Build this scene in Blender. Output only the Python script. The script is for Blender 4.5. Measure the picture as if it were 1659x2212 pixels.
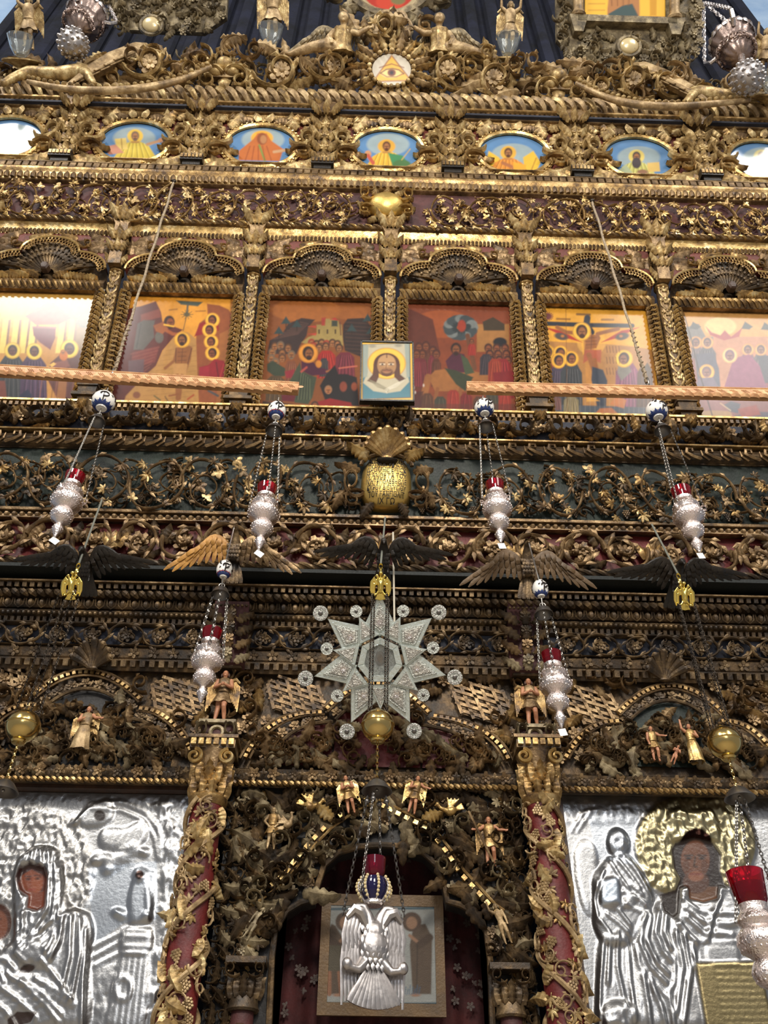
import bpy, bmesh, math, random
import numpy as np
from mathutils import Vector, Matrix, Euler
random.seed(7)
rng = np.random.default_rng(11)
PI = math.pi
S = bpy.context.scene
for o in list(bpy.data.objects): bpy.data.objects.remove(o, do_unlink=True)
COL = S.collection

# ------------------------------------------------------------------ camera
FPX, PW, PH = 1900.0, 1659.0, 2212.0
CAM = Vector((-0.085, -4.5, 1.6))
PITCH, YAW, ROLL = math.radians(42.0), math.radians(1.2), math.radians(0.6)
_F0 = Vector((math.sin(YAW), math.cos(YAW), 0)); _R0 = Vector((math.cos(YAW), -math.sin(YAW), 0))
FWD = _F0*math.cos(PITCH) + Vector((0, 0, math.sin(PITCH)))
_U0 = -_F0*math.sin(PITCH) + Vector((0, 0, math.cos(PITCH)))
RGT = _R0*math.cos(ROLL) + _U0*math.sin(ROLL)
UPV = -_R0*math.sin(ROLL) + _U0*math.cos(ROLL)
cd = bpy.data.cameras.new('camera'); cam = bpy.data.objects.new('camera', cd); COL.objects.link(cam)
cam.matrix_world = Matrix(((RGT.x, UPV.x, -FWD.x, CAM.x), (RGT.y, UPV.y, -FWD.y, CAM.y), (RGT.z, UPV.z, -FWD.z, CAM.z), (0, 0, 0, 1)))
cd.sensor_fit = 'VERTICAL'; cd.sensor_height = 36.0; cd.lens = 36.0*FPX/PH; cd.clip_end = 200
S.camera = cam

def W(px, py, d):
    """world point on the photo ray (px,py) at horizontal distance d from the camera"""
    v = FWD*FPX + RGT*(px-PW/2) + UPV*(PH/2-py)
    return CAM + v*(d/v.y)
def PXS(px, py, d):
    v = FWD*FPX + RGT*(px-PW/2) + UPV*(PH/2-py)
    return d/v.y                      # metres per photo pixel (across the ray)
def proj(P):
    v = Vector(P)-CAM; k = v.dot(FWD)
    return PW/2+FPX*v.dot(RGT)/k, PH/2-FPX*v.dot(UPV)/k
def ZC(py, d, X=0.0):
    """height of the point X, distance d seen at photo row py"""
    lo, hi = -2.0, 30.0
    for _ in range(50):
        m = (lo+hi)/2
        if proj((X, CAM.y+d, m))[1] > py: lo = m
        else: hi = m
    return (lo+hi)/2
def YD(d): return CAM.y+d

# ------------------------------------------------------------------ world, lights, exposure
w = bpy.data.worlds.new('world'); S.world = w; w.use_nodes = True
bg = w.node_tree.nodes['Background']; bg.inputs[0].default_value = (0.88, 0.88, 0.92, 1); bg.inputs[1].default_value = 0.22
def area(name, loc, target, sx, sy, power, col):
    l = bpy.data.lights.new(name, 'AREA'); l.shape = 'RECTANGLE'; l.size = sx; l.size_y = sy; l.energy = power; l.color = col
    o = bpy.data.objects.new(name, l); COL.objects.link(o); o.location = loc
    o.rotation_euler = (Vector(target)-Vector(loc)).to_track_quat('-Z', 'Y').to_euler()
    return o
# clerestory windows on both sides of the nave and an unseen warm fill lamp added behind the viewer
area('clerestory_light', (-8.0, -13.6, 14.4), (0, 0, 6), 4.0, 2.6, 900, (1.0, 0.96, 0.90))
area('clerestory_light', (-8.0, -11.2, 17.6), (0, 0, 7), 2.0, 1.8, 260, (1.0, 0.96, 0.90))
area('clerestory_light', (8.4, -13.8, 13.5), (0, 0, 6), 5.4, 4.2, 640, (1.0, 0.96, 0.90))
area('clerestory_light', (8.4, -11.2, 17.6), (0, 0, 7), 2.0, 1.8, 260, (1.0, 0.96, 0.90))
area('nave_window_light', (0.6, -15.0, 6.5), (0, 0, 3.5), 3.0, 2.0, 110, (0.84, 0.90, 1.0))
area('warm_fill_light', (0.3, -7.0, 7.2), (0, -0.5, 4.5), 1.2, 1.2, 250, (1.0, 0.92, 0.80))
S.view_settings.view_transform = 'Standard'; S.view_settings.look = 'None'
S.view_settings.exposure = 0.5; S.view_settings.gamma = 1.0; S.view_settings.use_curve_mapping = False

# ------------------------------------------------------------------ materials
def s2l(c):
    return tuple((x/12.92 if x <= 0.04045 else ((x+0.055)/1.055)**2.4) for x in c)
def hexl(r, g, b): return s2l((r/255, g/255, b/255))
MATS = {}
def nodemat(name):
    m = bpy.data.materials.new(name); m.use_nodes = True
    nt = m.node_tree; b = nt.nodes['Principled BSDF']; MATS[name] = m
    return m, nt, b
def N(nt, t, **k):
    n = nt.nodes.new(t)
    for a, v in k.items():
        if a in n.inputs: n.inputs[a].default_value = v
        else: setattr(n, a, v)
    return n
def worn(name, cols, metal, rough, scale=9.0, bump=0.25, fine=90.0, spec=0.5):
    """gilded / painted / dusty wood: patches of colour with a shape of their own, fine relief"""
    m, nt, b = nodemat(name); L = nt.links.new
    g = N(nt, 'ShaderNodeNewGeometry')
    n1 = N(nt, 'ShaderNodeTexNoise', Scale=scale, Detail=5.0, Roughness=0.65); L(g.outputs['Position'], n1.inputs['Vector'])
    r = N(nt, 'ShaderNodeValToRGB'); e = r.color_ramp.elements
    ks = len(cols)
    while len(e) < ks: e.new(0.5)
    for i, c in enumerate(cols):
        e[i].position = 0.34+0.32*i/max(1, ks-1); e[i].color = (*hexl(*c), 1)
    L(n1.outputs['Fac'], r.inputs['Fac']); L(r.outputs['Color'], b.inputs['Base Color'])
    n2 = N(nt, 'ShaderNodeTexNoise', Scale=fine, Detail=3.0); L(g.outputs['Position'], n2.inputs['Vector'])
    mr = N(nt, 'ShaderNodeMapRange'); mr.inputs['To Min'].default_value = max(0.05, rough-0.12); mr.inputs['To Max'].default_value = min(1, rough+0.15)
    L(n2.outputs['Fac'], mr.inputs['Value']); L(mr.outputs['Result'], b.inputs['Roughness'])
    if metal > 0:
        mm = N(nt, 'ShaderNodeMapRange'); mm.inputs['From Min'].default_value = 0.38; mm.inputs['From Max'].default_value = 0.52
        mm.inputs['To Min'].default_value = metal*0.45; mm.inputs['To Max'].default_value = metal
        L(n1.outputs['Fac'], mm.inputs['Value']); L(mm.outputs['Result'], b.inputs['Metallic'])
    b.inputs['Specular IOR Level'].default_value = spec
    bp = N(nt, 'ShaderNodeBump', Strength=bump, Distance=0.006); L(n2.outputs['Fac'], bp.inputs['Height']); L(bp.outputs['Normal'], b.inputs['Normal'])
    return m
def plain(name, c, metal=0.0, rough=0.5, spec=0.5, trans=0.0, ior=1.45, coat=0.0, bump=0.0, bscale=60.0):
    m, nt, b = nodemat(name)
    b.inputs['Base Color'].default_value = (*hexl(*c), 1); b.inputs['Metallic'].default_value = metal; b.inputs['Roughness'].default_value = rough
    b.inputs['Specular IOR Level'].default_value = spec; b.inputs['Transmission Weight'].default_value = trans; b.inputs['IOR'].default_value = ior
    b.inputs['Coat Weight'].default_value = coat
    if bump:
        g = N(nt, 'ShaderNodeNewGeometry'); n2 = N(nt, 'ShaderNodeTexNoise', Scale=bscale, Detail=3.0); nt.links.new(g.outputs['Position'], n2.inputs['Vector'])
        bp = N(nt, 'ShaderNodeBump', Strength=bump, Distance=0.01); nt.links.new(n2.outputs['Fac'], bp.inputs['Height']); nt.links.new(bp.outputs['Normal'], b.inputs['Normal'])
    return m
worn('gold', [(73, 52, 30), (148, 117, 70), (203, 175, 124)], 0.7, 0.38, 10, 0.3)
worn('gold_bright', [(110, 82, 42), (188, 155, 95), (229, 206, 156)], 0.75, 0.34, 12, 0.25)
worn('gold_brown', [(57, 42, 28), (114, 90, 60), (170, 143, 105)], 0.55, 0.42, 10, 0.35)
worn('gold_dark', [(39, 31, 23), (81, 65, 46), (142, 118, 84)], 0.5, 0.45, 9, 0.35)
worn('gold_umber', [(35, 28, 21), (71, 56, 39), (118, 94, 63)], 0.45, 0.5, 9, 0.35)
worn('gilt_dust', [(100, 80, 54), (156, 130, 92), (210, 184, 140)], 0.3, 0.5, 9, 0.3)
worn('gilt_grey', [(72, 62, 46), (124, 110, 84), (176, 160, 126)], 0.3, 0.5, 11, 0.35)
worn('leaf_dust', [(96, 76, 48), (164, 136, 88), (222, 200, 148)], 0.45, 0.45, 14, 0.3)
worn('maroon', [(52, 26, 26), (84, 42, 40)], 0, 0.65, 7, 0.3)
worn('crimson', [(74, 20, 18), (108, 30, 28)], 0, 0.55, 7, 0.3)
worn('redbole', [(80, 34, 26), (116, 52, 38)], 0, 0.6, 9, 0.3)
worn('green', [(14, 24, 19), (28, 42, 33)], 0, 0.6, 7, 0.3)
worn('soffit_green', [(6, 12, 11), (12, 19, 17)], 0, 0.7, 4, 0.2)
worn('navy', [(16, 19, 32), (30, 35, 52)], 0, 0.65, 6, 0.2)
worn('black_ground', [(18, 16, 16), (36, 32, 30)], 0, 0.6, 8, 0.3)
worn('black_wood', [(16, 13, 11), (44, 36, 28)], 0, 0.45, 9, 0.4)
worn('dark_wood', [(40, 26, 18), (70, 46, 30)], 0, 0.5, 9, 0.3)
worn('ochre_wood', [(140, 98, 46), (188, 138, 66)], 0.15, 0.5, 12, 0.25)
worn('bar_wood', [(176, 124, 84), (222, 176, 128)], 0.1, 0.42, 10, 0.3, 120)
worn('flesh', [(150, 96, 66), (196, 140, 104)], 0, 0.5, 14, 0.15)
worn('hair', [(44, 26, 18), (80, 50, 32)], 0, 0.6, 20, 0.3)
worn('rope_fibre', [(128, 112, 92), (176, 160, 136)], 0, 0.85, 60, 0.5, 220)
worn('ceiling_cloth', [(9, 11, 20), (30, 34, 54)], 0, 0.9, 2, 0.2, 20)
worn('plaster_blue', [(150, 184, 224), (186, 212, 240)], 0, 0.8, 1.2, 0.1, 10)
worn('velvet', [(44, 14, 16), (74, 26, 26)], 0, 0.85, 8, 0.3)
worn('embroidery', [(58, 44, 40), (84, 70, 62)], 0.2, 0.6, 30, 0.3)
worn('old_gilt_wood', [(74, 56, 34), (104, 80, 50)], 0.2, 0.5, 8, 0.3)
worn('floor_stone', [(150, 140, 124), (186, 176, 160)], 0, 0.5, 3, 0.1)
worn('silver', [(196, 186, 182), (236, 230, 226)], 1.0, 0.24, 18, 0.5, 110)
worn('silver_filigree', [(120, 116, 108), (226, 222, 212)], 0.9, 0.3, 60, 0.8, 160)
worn('silver_lamp', [(150, 144, 142), (192, 186, 182)], 1.0, 0.34, 10, 0.15, 40)
worn('silver_basket', [(132, 112, 104), (186, 166, 156)], 1.0, 0.36, 14, 0.3, 80)
worn('silver_gilt', [(170, 140, 74), (222, 198, 132)], 1.0, 0.3, 16, 0.5, 90)
worn('silver_pale', [(214, 196, 190), (246, 236, 230)], 1.0, 0.2, 16, 0.7, 120)
plain('brass', (206, 178, 112), 1.0, 0.2); plain('polished_gold', (250, 222, 120), 1.0, 0.22)
plain('steel', (150, 146, 140), 1.0, 0.35); plain('iron', (62, 56, 50), 0.9, 0.45)
plain('pewter', (120, 116, 112), 0.9, 0.35)
plain('red_glass', (190, 14, 44), 0.0, 0.05, 0.5, 0.85, 1.45); plain('dark_red_glass', (120, 10, 40), 0.0, 0.06, 0.5, 0.6, 1.45)
plain('blue_glass', (30, 26, 70), 0.0, 0.08, 0.6, 0.3)
plain('clear_glass', (235, 240, 240), 0.0, 0.03, 0.5, 0.92, 1.45)
plain('crystal', (206, 214, 208), 0.55, 0.12, 0.8, 0.0, 1.5, 0.6, 0.6, 70)
plain('crystal_frost', (184, 186, 178), 0.6, 0.32, 0.8, 0.0, 1.5, 0.3, 1.0, 130)
plain('porcelain', (240, 238, 232), 0.0, 0.12, 0.5, coat=0.5); plain('cobalt', (34, 58, 120), 0.0, 0.14, 0.5, coat=0.5)
plain('glaze_black', (38, 32, 32), 0.0, 0.15, 0.5, coat=0.5); plain('glaze_red', (176, 50, 46), 0.0, 0.15); plain('glaze_teal', (40, 120, 120), 0, 0.15)
plain('paper', (240, 240, 236), 0.0, 0.6); plain('cord_white', (196, 188, 170), 0.0, 0.7); plain('cable_grey', (120, 122, 112), 0.2, 0.6)
plain('ink', (30, 22, 12), 0.0, 0.6); plain('boss_gold', (196, 166, 96), 0.9, 0.42, bump=0.3, bscale=24); plain('pearl', (226, 206, 158), 0.3, 0.25, coat=0.5)
plain('candle', (214, 120, 104), 0.0, 0.5)
def attrmat(name, rough=0.35, coat=0.0, metal_alpha=False, bump=0.15, bscale=60.0, spec=0.5):
    m, nt, b = nodemat(name); L = nt.links.new; b.inputs['Specular IOR Level'].default_value = spec
    a = N(nt, 'ShaderNodeAttribute'); a.attribute_name = 'Col'
    L(a.outputs['Color'], b.inputs['Base Color']); b.inputs['Roughness'].default_value = rough; b.inputs['Coat Weight'].default_value = coat
    b.inputs['Coat Roughness'].default_value = 0.14
    g = N(nt, 'ShaderNodeNewGeometry'); n2 = N(nt, 'ShaderNodeTexNoise', Scale=bscale, Detail=4.0); L(g.outputs['Position'], n2.inputs['Vector'])
    bp = N(nt, 'ShaderNodeBump', Strength=bump, Distance=0.01); L(n2.outputs['Fac'], bp.inputs['Height']); L(bp.outputs['Normal'], b.inputs['Normal'])
    if metal_alpha: L(a.outputs['Alpha'], b.inputs['Metallic'])
    return m
attrmat('painted', 0.6, 0.6, False, 0.03, 5.0, 0.2); attrmat('painted_oval', 0.6, 0.6, False, 0.03, 5.0, 0.2)
attrmat('silver_relief', 0.33, 0.0, True, 0.15, 60.0); attrmat('embroidered', 0.75, 0.0, False, 0.3, 200.0)
M = MATS

# ------------------------------------------------------------------ mesh building
class MB:
    def __init__(s): s.v = []; s.f = []
    def add(s, vs, fs):
        k = len(s.v); s.v += [tuple(p) for p in vs]; s.f += [tuple(i+k for i in f) for f in fs]; return s
    def box(s, c, h, rot=None):
        vs = [Vector((sx*h[0], sy*h[1], sz*h[2])) for sx in (-1, 1) for sy in (-1, 1) for sz in (-1, 1)]
        if rot is not None: vs = [rot @ p for p in vs]
        vs = [p+Vector(c) for p in vs]
        return s.add(vs, [(0, 1, 3, 2), (4, 6, 7, 5), (0, 4, 5, 1), (2, 3, 7, 6), (0, 2, 6, 4), (1, 5, 7, 3)])
    def tube(s, pts, rad, n=6, sq=(1, 1), cap=True, up=None):
        pts = [Vector(p) for p in pts]; m = len(pts)
        if not hasattr(rad, '__len__'): rad = [rad]*m
        T = [(pts[min(i+1, m-1)]-pts[max(i-1, 0)]).normalized() for i in range(m)]
        ref = Vector(up) if up else (Vector((0, -1, 0)) if abs(T[0].y) < 0.9 else Vector((1, 0, 0)))
        vs = []
        for i in range(m):
            a = (ref-T[i]*ref.dot(T[i]))
            a = a.normalized() if a.length > 1e-6 else Vector((1, 0, 0))
            b = T[i].cross(a); ref = a if not up else Vector(up)
            for j in range(n):
                q = 2*PI*j/n; vs.append(pts[i]+a*math.cos(q)*rad[i]*sq[0]+b*math.sin(q)*rad[i]*sq[1])
        fs = [(i*n+j, i*n+(j+1) % n, (i+1)*n+(j+1) % n, (i+1)*n+j) for i in range(m-1) for j in range(n)]
        if cap: fs += [tuple(range(n-1, -1, -1)), tuple((m-1)*n+j for j in range(n))]
        return s.add(vs, fs)
    def lathe(s, prof, n=20, c=(0, 0, 0), ax=None, flute=0, famp=0.0):
        vs = []
        for r, z in prof:
            for j in range(n):
                q = 2*PI*j/n; rr = r*(1+famp*math.cos(flute*q)) if flute else r
                vs.append(Vector((rr*math.cos(q), rr*math.sin(q), z)))
        if ax is not None: vs = [ax @ p for p in vs]
        vs = [p+Vector(c) for p in vs]; m = len(prof)
        fs = [(i*n+j, i*n+(j+1) % n, (i+1)*n+(j+1) % n, (i+1)*n+j) for i in range(m-1) for j in range(n)]
        fs += [tuple(range(n-1, -1, -1)), tuple((m-1)*n+j for j in range(n))]
        return s.add(vs, fs)
    def ball(s, c, r, nu=8, nv=6, rot=None):
        if not hasattr(r, '__len__'): r = (r, r, r)
        vs = [Vector((0, 0, -r[2]))]
        for i in range(1, nv):
            t = -PI/2+PI*i/nv
            for j in range(nu):
                q = 2*PI*j/nu; vs.append(Vector((r[0]*math.cos(t)*math.cos(q), r[1]*math.cos(t)*math.sin(q), r[2]*math.sin(t))))
        vs.append(Vector((0, 0, r[2]))); e = len(vs)-1
        if rot is not None: vs = [rot @ p for p in vs]
        vs = [p+Vector(c) for p in vs]
        fs = [(0, 1+(j+1) % nu, 1+j) for j in range(nu)]
        for i in range(nv-2):
            a = 1+i*nu; fs += [(a+j, a+(j+1) % nu, a+nu+(j+1) % nu, a+nu+j) for j in range(nu)]
        a = 1+(nv-2)*nu; fs += [(a+j, a+(j+1) % nu, e) for j in range(nu)]
        return s.add(vs, fs)
    def torus(s, c, R, r, n=14, m=6, rot=None, sx=1.0, sz=1.0):
        vs = []
        for i in range(n):
            a = 2*PI*i/n
            for j in range(m):
                b = 2*PI*j/m; k = R+r*math.cos(b)
                p = Vector((k*math.cos(a)*sx, r*math.sin(b), k*math.sin(a)*sz)); vs.append(p)
        if rot is not None: vs = [rot @ p for p in vs]
        vs = [p+Vector(c) for p in vs]
        return s.add(vs, [(i*m+j, i*m+(j+1) % m, ((i+1) % n)*m+(j+1) % m, ((i+1) % n)*m+j) for i in range(n) for j in range(m)])
    def prism(s, poly, y0, y1, inset=0.0):
        """polygon in XZ, back at y0, front at y1 (y1<y0), front edge bevelled by inset"""
        n = len(poly); cx = sum(p[0] for p in poly)/n; cz = sum(p[1] for p in poly)/n
        vs = [(x, y0, z) for x, z in poly]+[(x, y1+inset, z) for x, z in poly]
        fs = [(i, (i+1) % n, n+(i+1) % n, n+i) for i in range(n)]
        k = n
        if inset:
            for i in range(n):
                x, z = poly[i]; l = math.hypot(x-cx, z-cz) or 1; t = max(0.0, 1-inset/l)
                vs.append((cx+(x-cx)*t, y1, cz+(z-cz)*t))
            fs += [(n+i, n+(i+1) % n, 2*n+(i+1) % n, 2*n+i) for i in range(n)]; k = 2*n
        fs += [tuple(range(k, k+n)), tuple(range(n-1, -1, -1))]
        return s.add(vs, fs)
    def extx(s, prof, x0, x1):
        """profile [(y,z)] extruded along x"""
        n = len(prof); vs = [(x0, y, z) for y, z in prof]+[(x1, y, z) for y, z in prof]
        return s.add(vs, [(i, (i+1) % n, n+(i+1) % n, n+i) for i in range(n)]+[tuple(range(n-1, -1, -1)), tuple(range(n, 2*n))])
    def merge(s, o, Mx=None):
        vs = o.v if Mx is None else [Mx @ Vector(p) for p in o.v]
        return s.add(vs, o.f)
    def mesh(s, name, mat, smooth=True, ang=40):
        me = bpy.data.meshes.new(name); me.from_pydata(s.v, [], s.f); me.validate(); me.update()
        bm = bmesh.new(); bm.from_mesh(me); bmesh.ops.recalc_face_normals(bm, faces=bm.faces); bm.to_mesh(me); bm.free()
        if smooth:
            me.polygons.foreach_set('use_smooth', [True]*len(me.polygons))
            try: me.set_sharp_from_angle(angle=math.radians(ang))
            except Exception: pass
        if mat: me.materials.append(M[mat])
        return me
def remesh(mb, mat, voxel, smooth=4, name='carving'):
    me = mb.mesh(name, mat, False); o = bpy.data.objects.new('tmp', me); COL.objects.link(o)
    r = o.modifiers.new('r', 'REMESH'); r.mode = 'VOXEL'; r.voxel_size = voxel; r.use_smooth_shade = True
    if smooth:
        q = o.modifiers.new('s', 'SMOOTH'); q.iterations = smooth; q.factor = 0.5
    dg = bpy.context.evaluated_depsgraph_get(); out = bpy.data.meshes.new_from_object(o.evaluated_get(dg))
    bpy.data.objects.remove(o, do_unlink=True); out.materials.clear(); out.materials.append(M[mat])
    out.polygons.foreach_set('use_smooth', [True]*len(out.polygons))
    return out

PM = {}
def thing(name, label, cat, Mw=None, group=None, kind=None):
    o = bpy.data.objects.new(name, None); COL.objects.link(o); o.empty_display_size = 0.05
    Mw = Mw or Matrix.Identity(4); o.matrix_basis = Mw; PM[o.name] = Mw.copy()
    tag(o, label, cat, group, kind); return o
def tag(o, label, cat, group=None, kind=None):
    o['label'] = label; o['category'] = cat
    if group: o['group'] = group
    if kind: o['kind'] = kind
    return o
def part(name, me, parent=None, Ml=None, kind=None, label=None):
    o = bpy.data.objects.new(name, me); COL.objects.link(o); Ml = Ml or Matrix.Identity(4)
    if parent is not None:
        o.parent = parent; o.matrix_basis = Ml; PM[o.name] = PM[parent.name] @ Ml
    else: o.matrix_basis = Ml; PM[o.name] = Ml.copy()
    if kind: o['kind'] = kind
    if label: o['label'] = label
    return o
def partw(name, me, parent, Mw, **k): return part(name, me, parent, PM[parent.name].inverted() @ Mw, **k)
def solo(name, me, Mw, label, cat, group=None, kind=None):
    return tag(part(name, me, None, Mw), label, cat, group, kind)
def struct(name, me, Mw=None, label=None):
    o = part(name, me, None, Mw); o['kind'] = 'structure'
    if label: o['label'] = label
    return o
def TRS(loc=(0, 0, 0), ry=0.0, s=1.0, rx=0.0, rz=0.0):
    if not hasattr(s, '__len__'): s = (s, s, s)
    return Matrix.LocRotScale(Vector(loc), Euler((rx, ry, rz), 'XYZ'), Vector(s))
CACHE = {}
def cached(key, fn):
    if key not in CACHE: CACHE[key] = fn()
    return CACHE[key]
# ================================================================== carved ornament pieces (relief towards -y, in the xz plane)
def o_leaf(mat, lobes=5, size=1.0):
    def fn():
        mb = MB(); n = lobes*4; ring = []; mid = []
        for i in range(n+1):
            a = -PI*0.62+PI*1.24*i/n
            ph = (i % 4)/4.0; k = [0.52, 0.80, 1.0, 0.78][i % 4] if i < n else 0.52
            prof = (0.62+0.38*math.cos(a*0.75))*k
            x = math.sin(a)*prof; z = math.cos(a)*prof
            ring.append((x, -0.10-0.10*k+0.16*(x*x), z)); mid.append((x*0.5, -0.30+0.1*abs(math.sin(a*lobes)), z*0.5))
        vs = [(0, -0.12, -0.02)]+mid+ring+[(x, 0.02, z) for x, y, z in ring]
        m = n+1; fs = []
        for i in range(n):
            fs += [(0, 1+i, 2+i), (1+i, 1+m+i, 2+m+i, 2+i), (1+m+i, 1+2*m+i, 2+2*m+i, 2+m+i)]
        mb.add([(x*size, y*size, z*size) for x, y, z in vs], fs)
        mb.tube([(0, -0.06, -0.42*size), (0, -0.1, 0.02)], [0.06*size, 0.05*size], 4)
        return mb.mesh('leaf', mat, True, 50)
    return cached(('leaf', mat, lobes, size), fn)
def o_acanthus(mat, curl=0.5, lobes=5):
    """long leaf along +z, length 1, width ~0.5, bending sideways by curl, tip curled outwards"""
    def fn():
        mb = MB(); n = lobes*4; vs = []
        for i in range(n+1):
            t = i/n; w = (0.30*math.sin(PI*min(1, t*0.92+0.08))**0.7+0.02)*[0.62, 0.9, 1.0, 0.82][i % 4]
            cx = curl*t*t*0.6; cz = t*(1-0.22*curl*t); dx, dz = math.cos(curl*t*1.0), -math.sin(curl*t*1.0)
            h = -0.10-0.16*math.sin(PI*t)-0.22*max(0, t-0.72)*3
            for u in (-1, -0.5, 0, 0.5, 1):
                vs.append((cx+dx*u*w, h*(1-0.45*abs(u))+(0.05 if abs(u) == 1 else 0)-(0.05 if u == 0 else 0), cz+dz*u*w))
            vs.append((cx+dx*w, 0.03, cz+dz*w)); vs.append((cx-dx*w, 0.03, cz-dz*w))
        fs = []
        for i in range(n):
            a = i*7; b = a+7
            fs += [(a+j, a+j+1, b+j+1, b+j) for j in range(4)]+[(a+4, a+5, b+5, b+4), (a+6, a, b, b+6)]
        mb.add(vs, fs); return mb.mesh('acanthus_leaf', mat, True, 50)
    return cached(('ac', mat, curl, lobes), fn)
def o_rosette(mat, n=6, dbl=True):
    def fn():
        mb = MB()
        for lay, (R, h, k) in enumerate(((1.0, -0.12, n), (0.62, -0.3, n)) if dbl else ((1.0, -0.15, n),)):
            for p in range(k):
                a = 2*PI*(p+0.5*lay)/k; rt = Matrix.Rotation(a, 3, 'Y')
                pv = [(0, h, 0.05), (-0.30*R, h-0.02, 0.5*R), (0, h-0.12, 0.55*R), (0.30*R, h-0.02, 0.5*R), (-0.2*R, h-0.16, 0.93*R), (0, h-0.06, R*0.98), (0.2*R, h-0.16, 0.93*R)]
                bk = [(-0.34*R, 0.02, 0.5*R), (-0.22*R, 0.02, 0.95*R), (0.22*R, 0.02, 0.95*R), (0.34*R, 0.02, 0.5*R)]
                mb.add([rt @ Vector(q) for q in pv+bk], [(0, 2, 1), (0, 3, 2), (1, 2, 5, 4), (2, 3, 6, 5), (1, 4, 8, 7), (4, 5, 8), (5, 6, 9), (6, 3, 10, 9)])
        mb.ball((0, -0.36 if dbl else -0.22, 0), (0.2, 0.14, 0.2), 7, 4)
        return mb.mesh('rosette', mat, True, 45)
    return cached(('ros', mat, n, dbl), fn)
def o_grapes(mat):
    def fn():
        mb = MB(); r = 0.2
        for row, k in enumerate((3, 4, 3, 2, 1)):
            for i in range(k): mb.ball(((i-(k-1)/2)*0.34, -0.14-0.1*math.sin(PI*(i+0.5)/k), 0.6-row*0.32), r, 5, 4)
        return mb.mesh('grape_bunch', mat)
    return cached(('gr', mat), fn)
def spiral(L, Hh, turns=1.6, thick=0.03, lift=0.05, n=44, keep=0.5):
    """stem that arches over from the left of its cell and winds clockwise inwards; cell width L, height Hh"""
    pts = []; rad = []
    for i in range(n):
        t = i/(n-1); a = PI-2*PI*turns*t
        ft = turns*2*t                     # half turns done
        k = 1.0 if ft < 1 else max(0.12, 1-(ft-1)/(turns*2-1)*0.9)
        pts.append((math.cos(a)*L/2*k+L*0.07*max(0, ft-1), -lift*(0.35+0.65*(1-t*0.3)), math.sin(a)*Hh/2*k*(1-0.10*math.sin(a*2))-Hh*0.04*max(0, ft-1))); rad.append(thick*(1-0.5*t))
    return pts, rad
def o_vine(mat, L, Hh, thick, lift, turns=1.6):
    def fn():
        mb = MB(); p, r = spiral(L, Hh, turns, thick, lift); r = [q*(1+0.16*math.sin(i*1.35)) for i, q in enumerate(r)]; mb.tube(p, r, 6, (1.5, 1.0))
        for i in range(4, 30, 4):       # pointed husks along the outer side of the stem
            q = Vector(p[i]); tn = (Vector(p[i+1])-q).normalized(); nr = Vector((-tn.z, 0, tn.x)); k_ = thick*1.4
            for sg in ((1,) if i % 8 else (1, -1)): mb.tube([q, q+tn*k_*1.6+nr*sg*k_*0.9+Vector((0, -k_*0.5, 0)), q+tn*k_*3.4+nr*sg*k_*1.5], [k_*0.55, k_*0.75, k_*0.12], 5, (0.6, 1))
        mb.ball(p[-1], (r[-1]*2.2,)*3, 6, 5)
        # little side curls
        for (i, sg) in ((9, 1), (22, -1), (30, 1)):
            q = Vector(p[i]); tn = (Vector(p[i+1])-q).normalized(); nr = Vector((-tn.z, 0, tn.x))*sg
            cp = []; cr = []
            for k in range(9):
                t = k/8; a = t*3.6; s_ = L*0.13*(1-0.45*t)
                cp.append(q+tn*(L*0.10*t+s_*math.sin(a)*0.6)+nr*(L*0.05+s_*(1-math.cos(a))*0.5)+Vector((0, -lift*0.25*t, 0))); cr.append(thick*0.55*(1-0.5*t))
            cp.insert(0, q); cr.insert(0, thick*0.6); mb.tube(cp, cr, 5, (1.3, 1))
        return mb.mesh('vine_scroll', mat, True, 60)
    return cached(('vine', mat, L, Hh, thick, lift, turns), fn)
def o_shell(mat, n=7):
    """fan of ribs, width 1, height 1, root at the origin"""
    def fn():
        mb = MB()
        for i in range(n):
            u = (i-(n-1)/2)/((n-1)/2); a = u*1.15; ln = 1.0-0.22*abs(u)
            pts = [(math.sin(a)*ln*t*(0.45+0.55*t)+u*0.12*(1-t), -0.12-0.35*t*t, math.cos(a)*ln*t) for t in [k/7 for k in range(8)]]
            mb.tube(pts, [0.05+0.095*t for t in [k/7 for k in range(8)]], 7, (0.9, 1.15))
            e = Vector(pts[-1]); mb.ball(e, (0.11, 0.07, 0.09), 6, 4)
        mb.ball((0, -0.1, 0), (0.24, 0.12, 0.1), 8, 5)
        return mb.mesh('shell', mat)
    return cached(('shell', mat, n), fn)
def o_twist(mat):
    def fn():
        mb = MB(); pts = [(-0.5, 0.1, 0.62), (-0.36, -0.28, 0.48), (-0.1, -0.46, 0.12), (0.18, -0.46, -0.18), (0.42, -0.26, -0.48), (0.55, 0.1, -0.62)]
        mb.tube(pts, [0.15, 0.24, 0.27, 0.27, 0.23, 0.15], 6, (1, 1)); return mb.mesh('rope_twist', mat)
    return cached(('twist', mat), fn)
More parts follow.
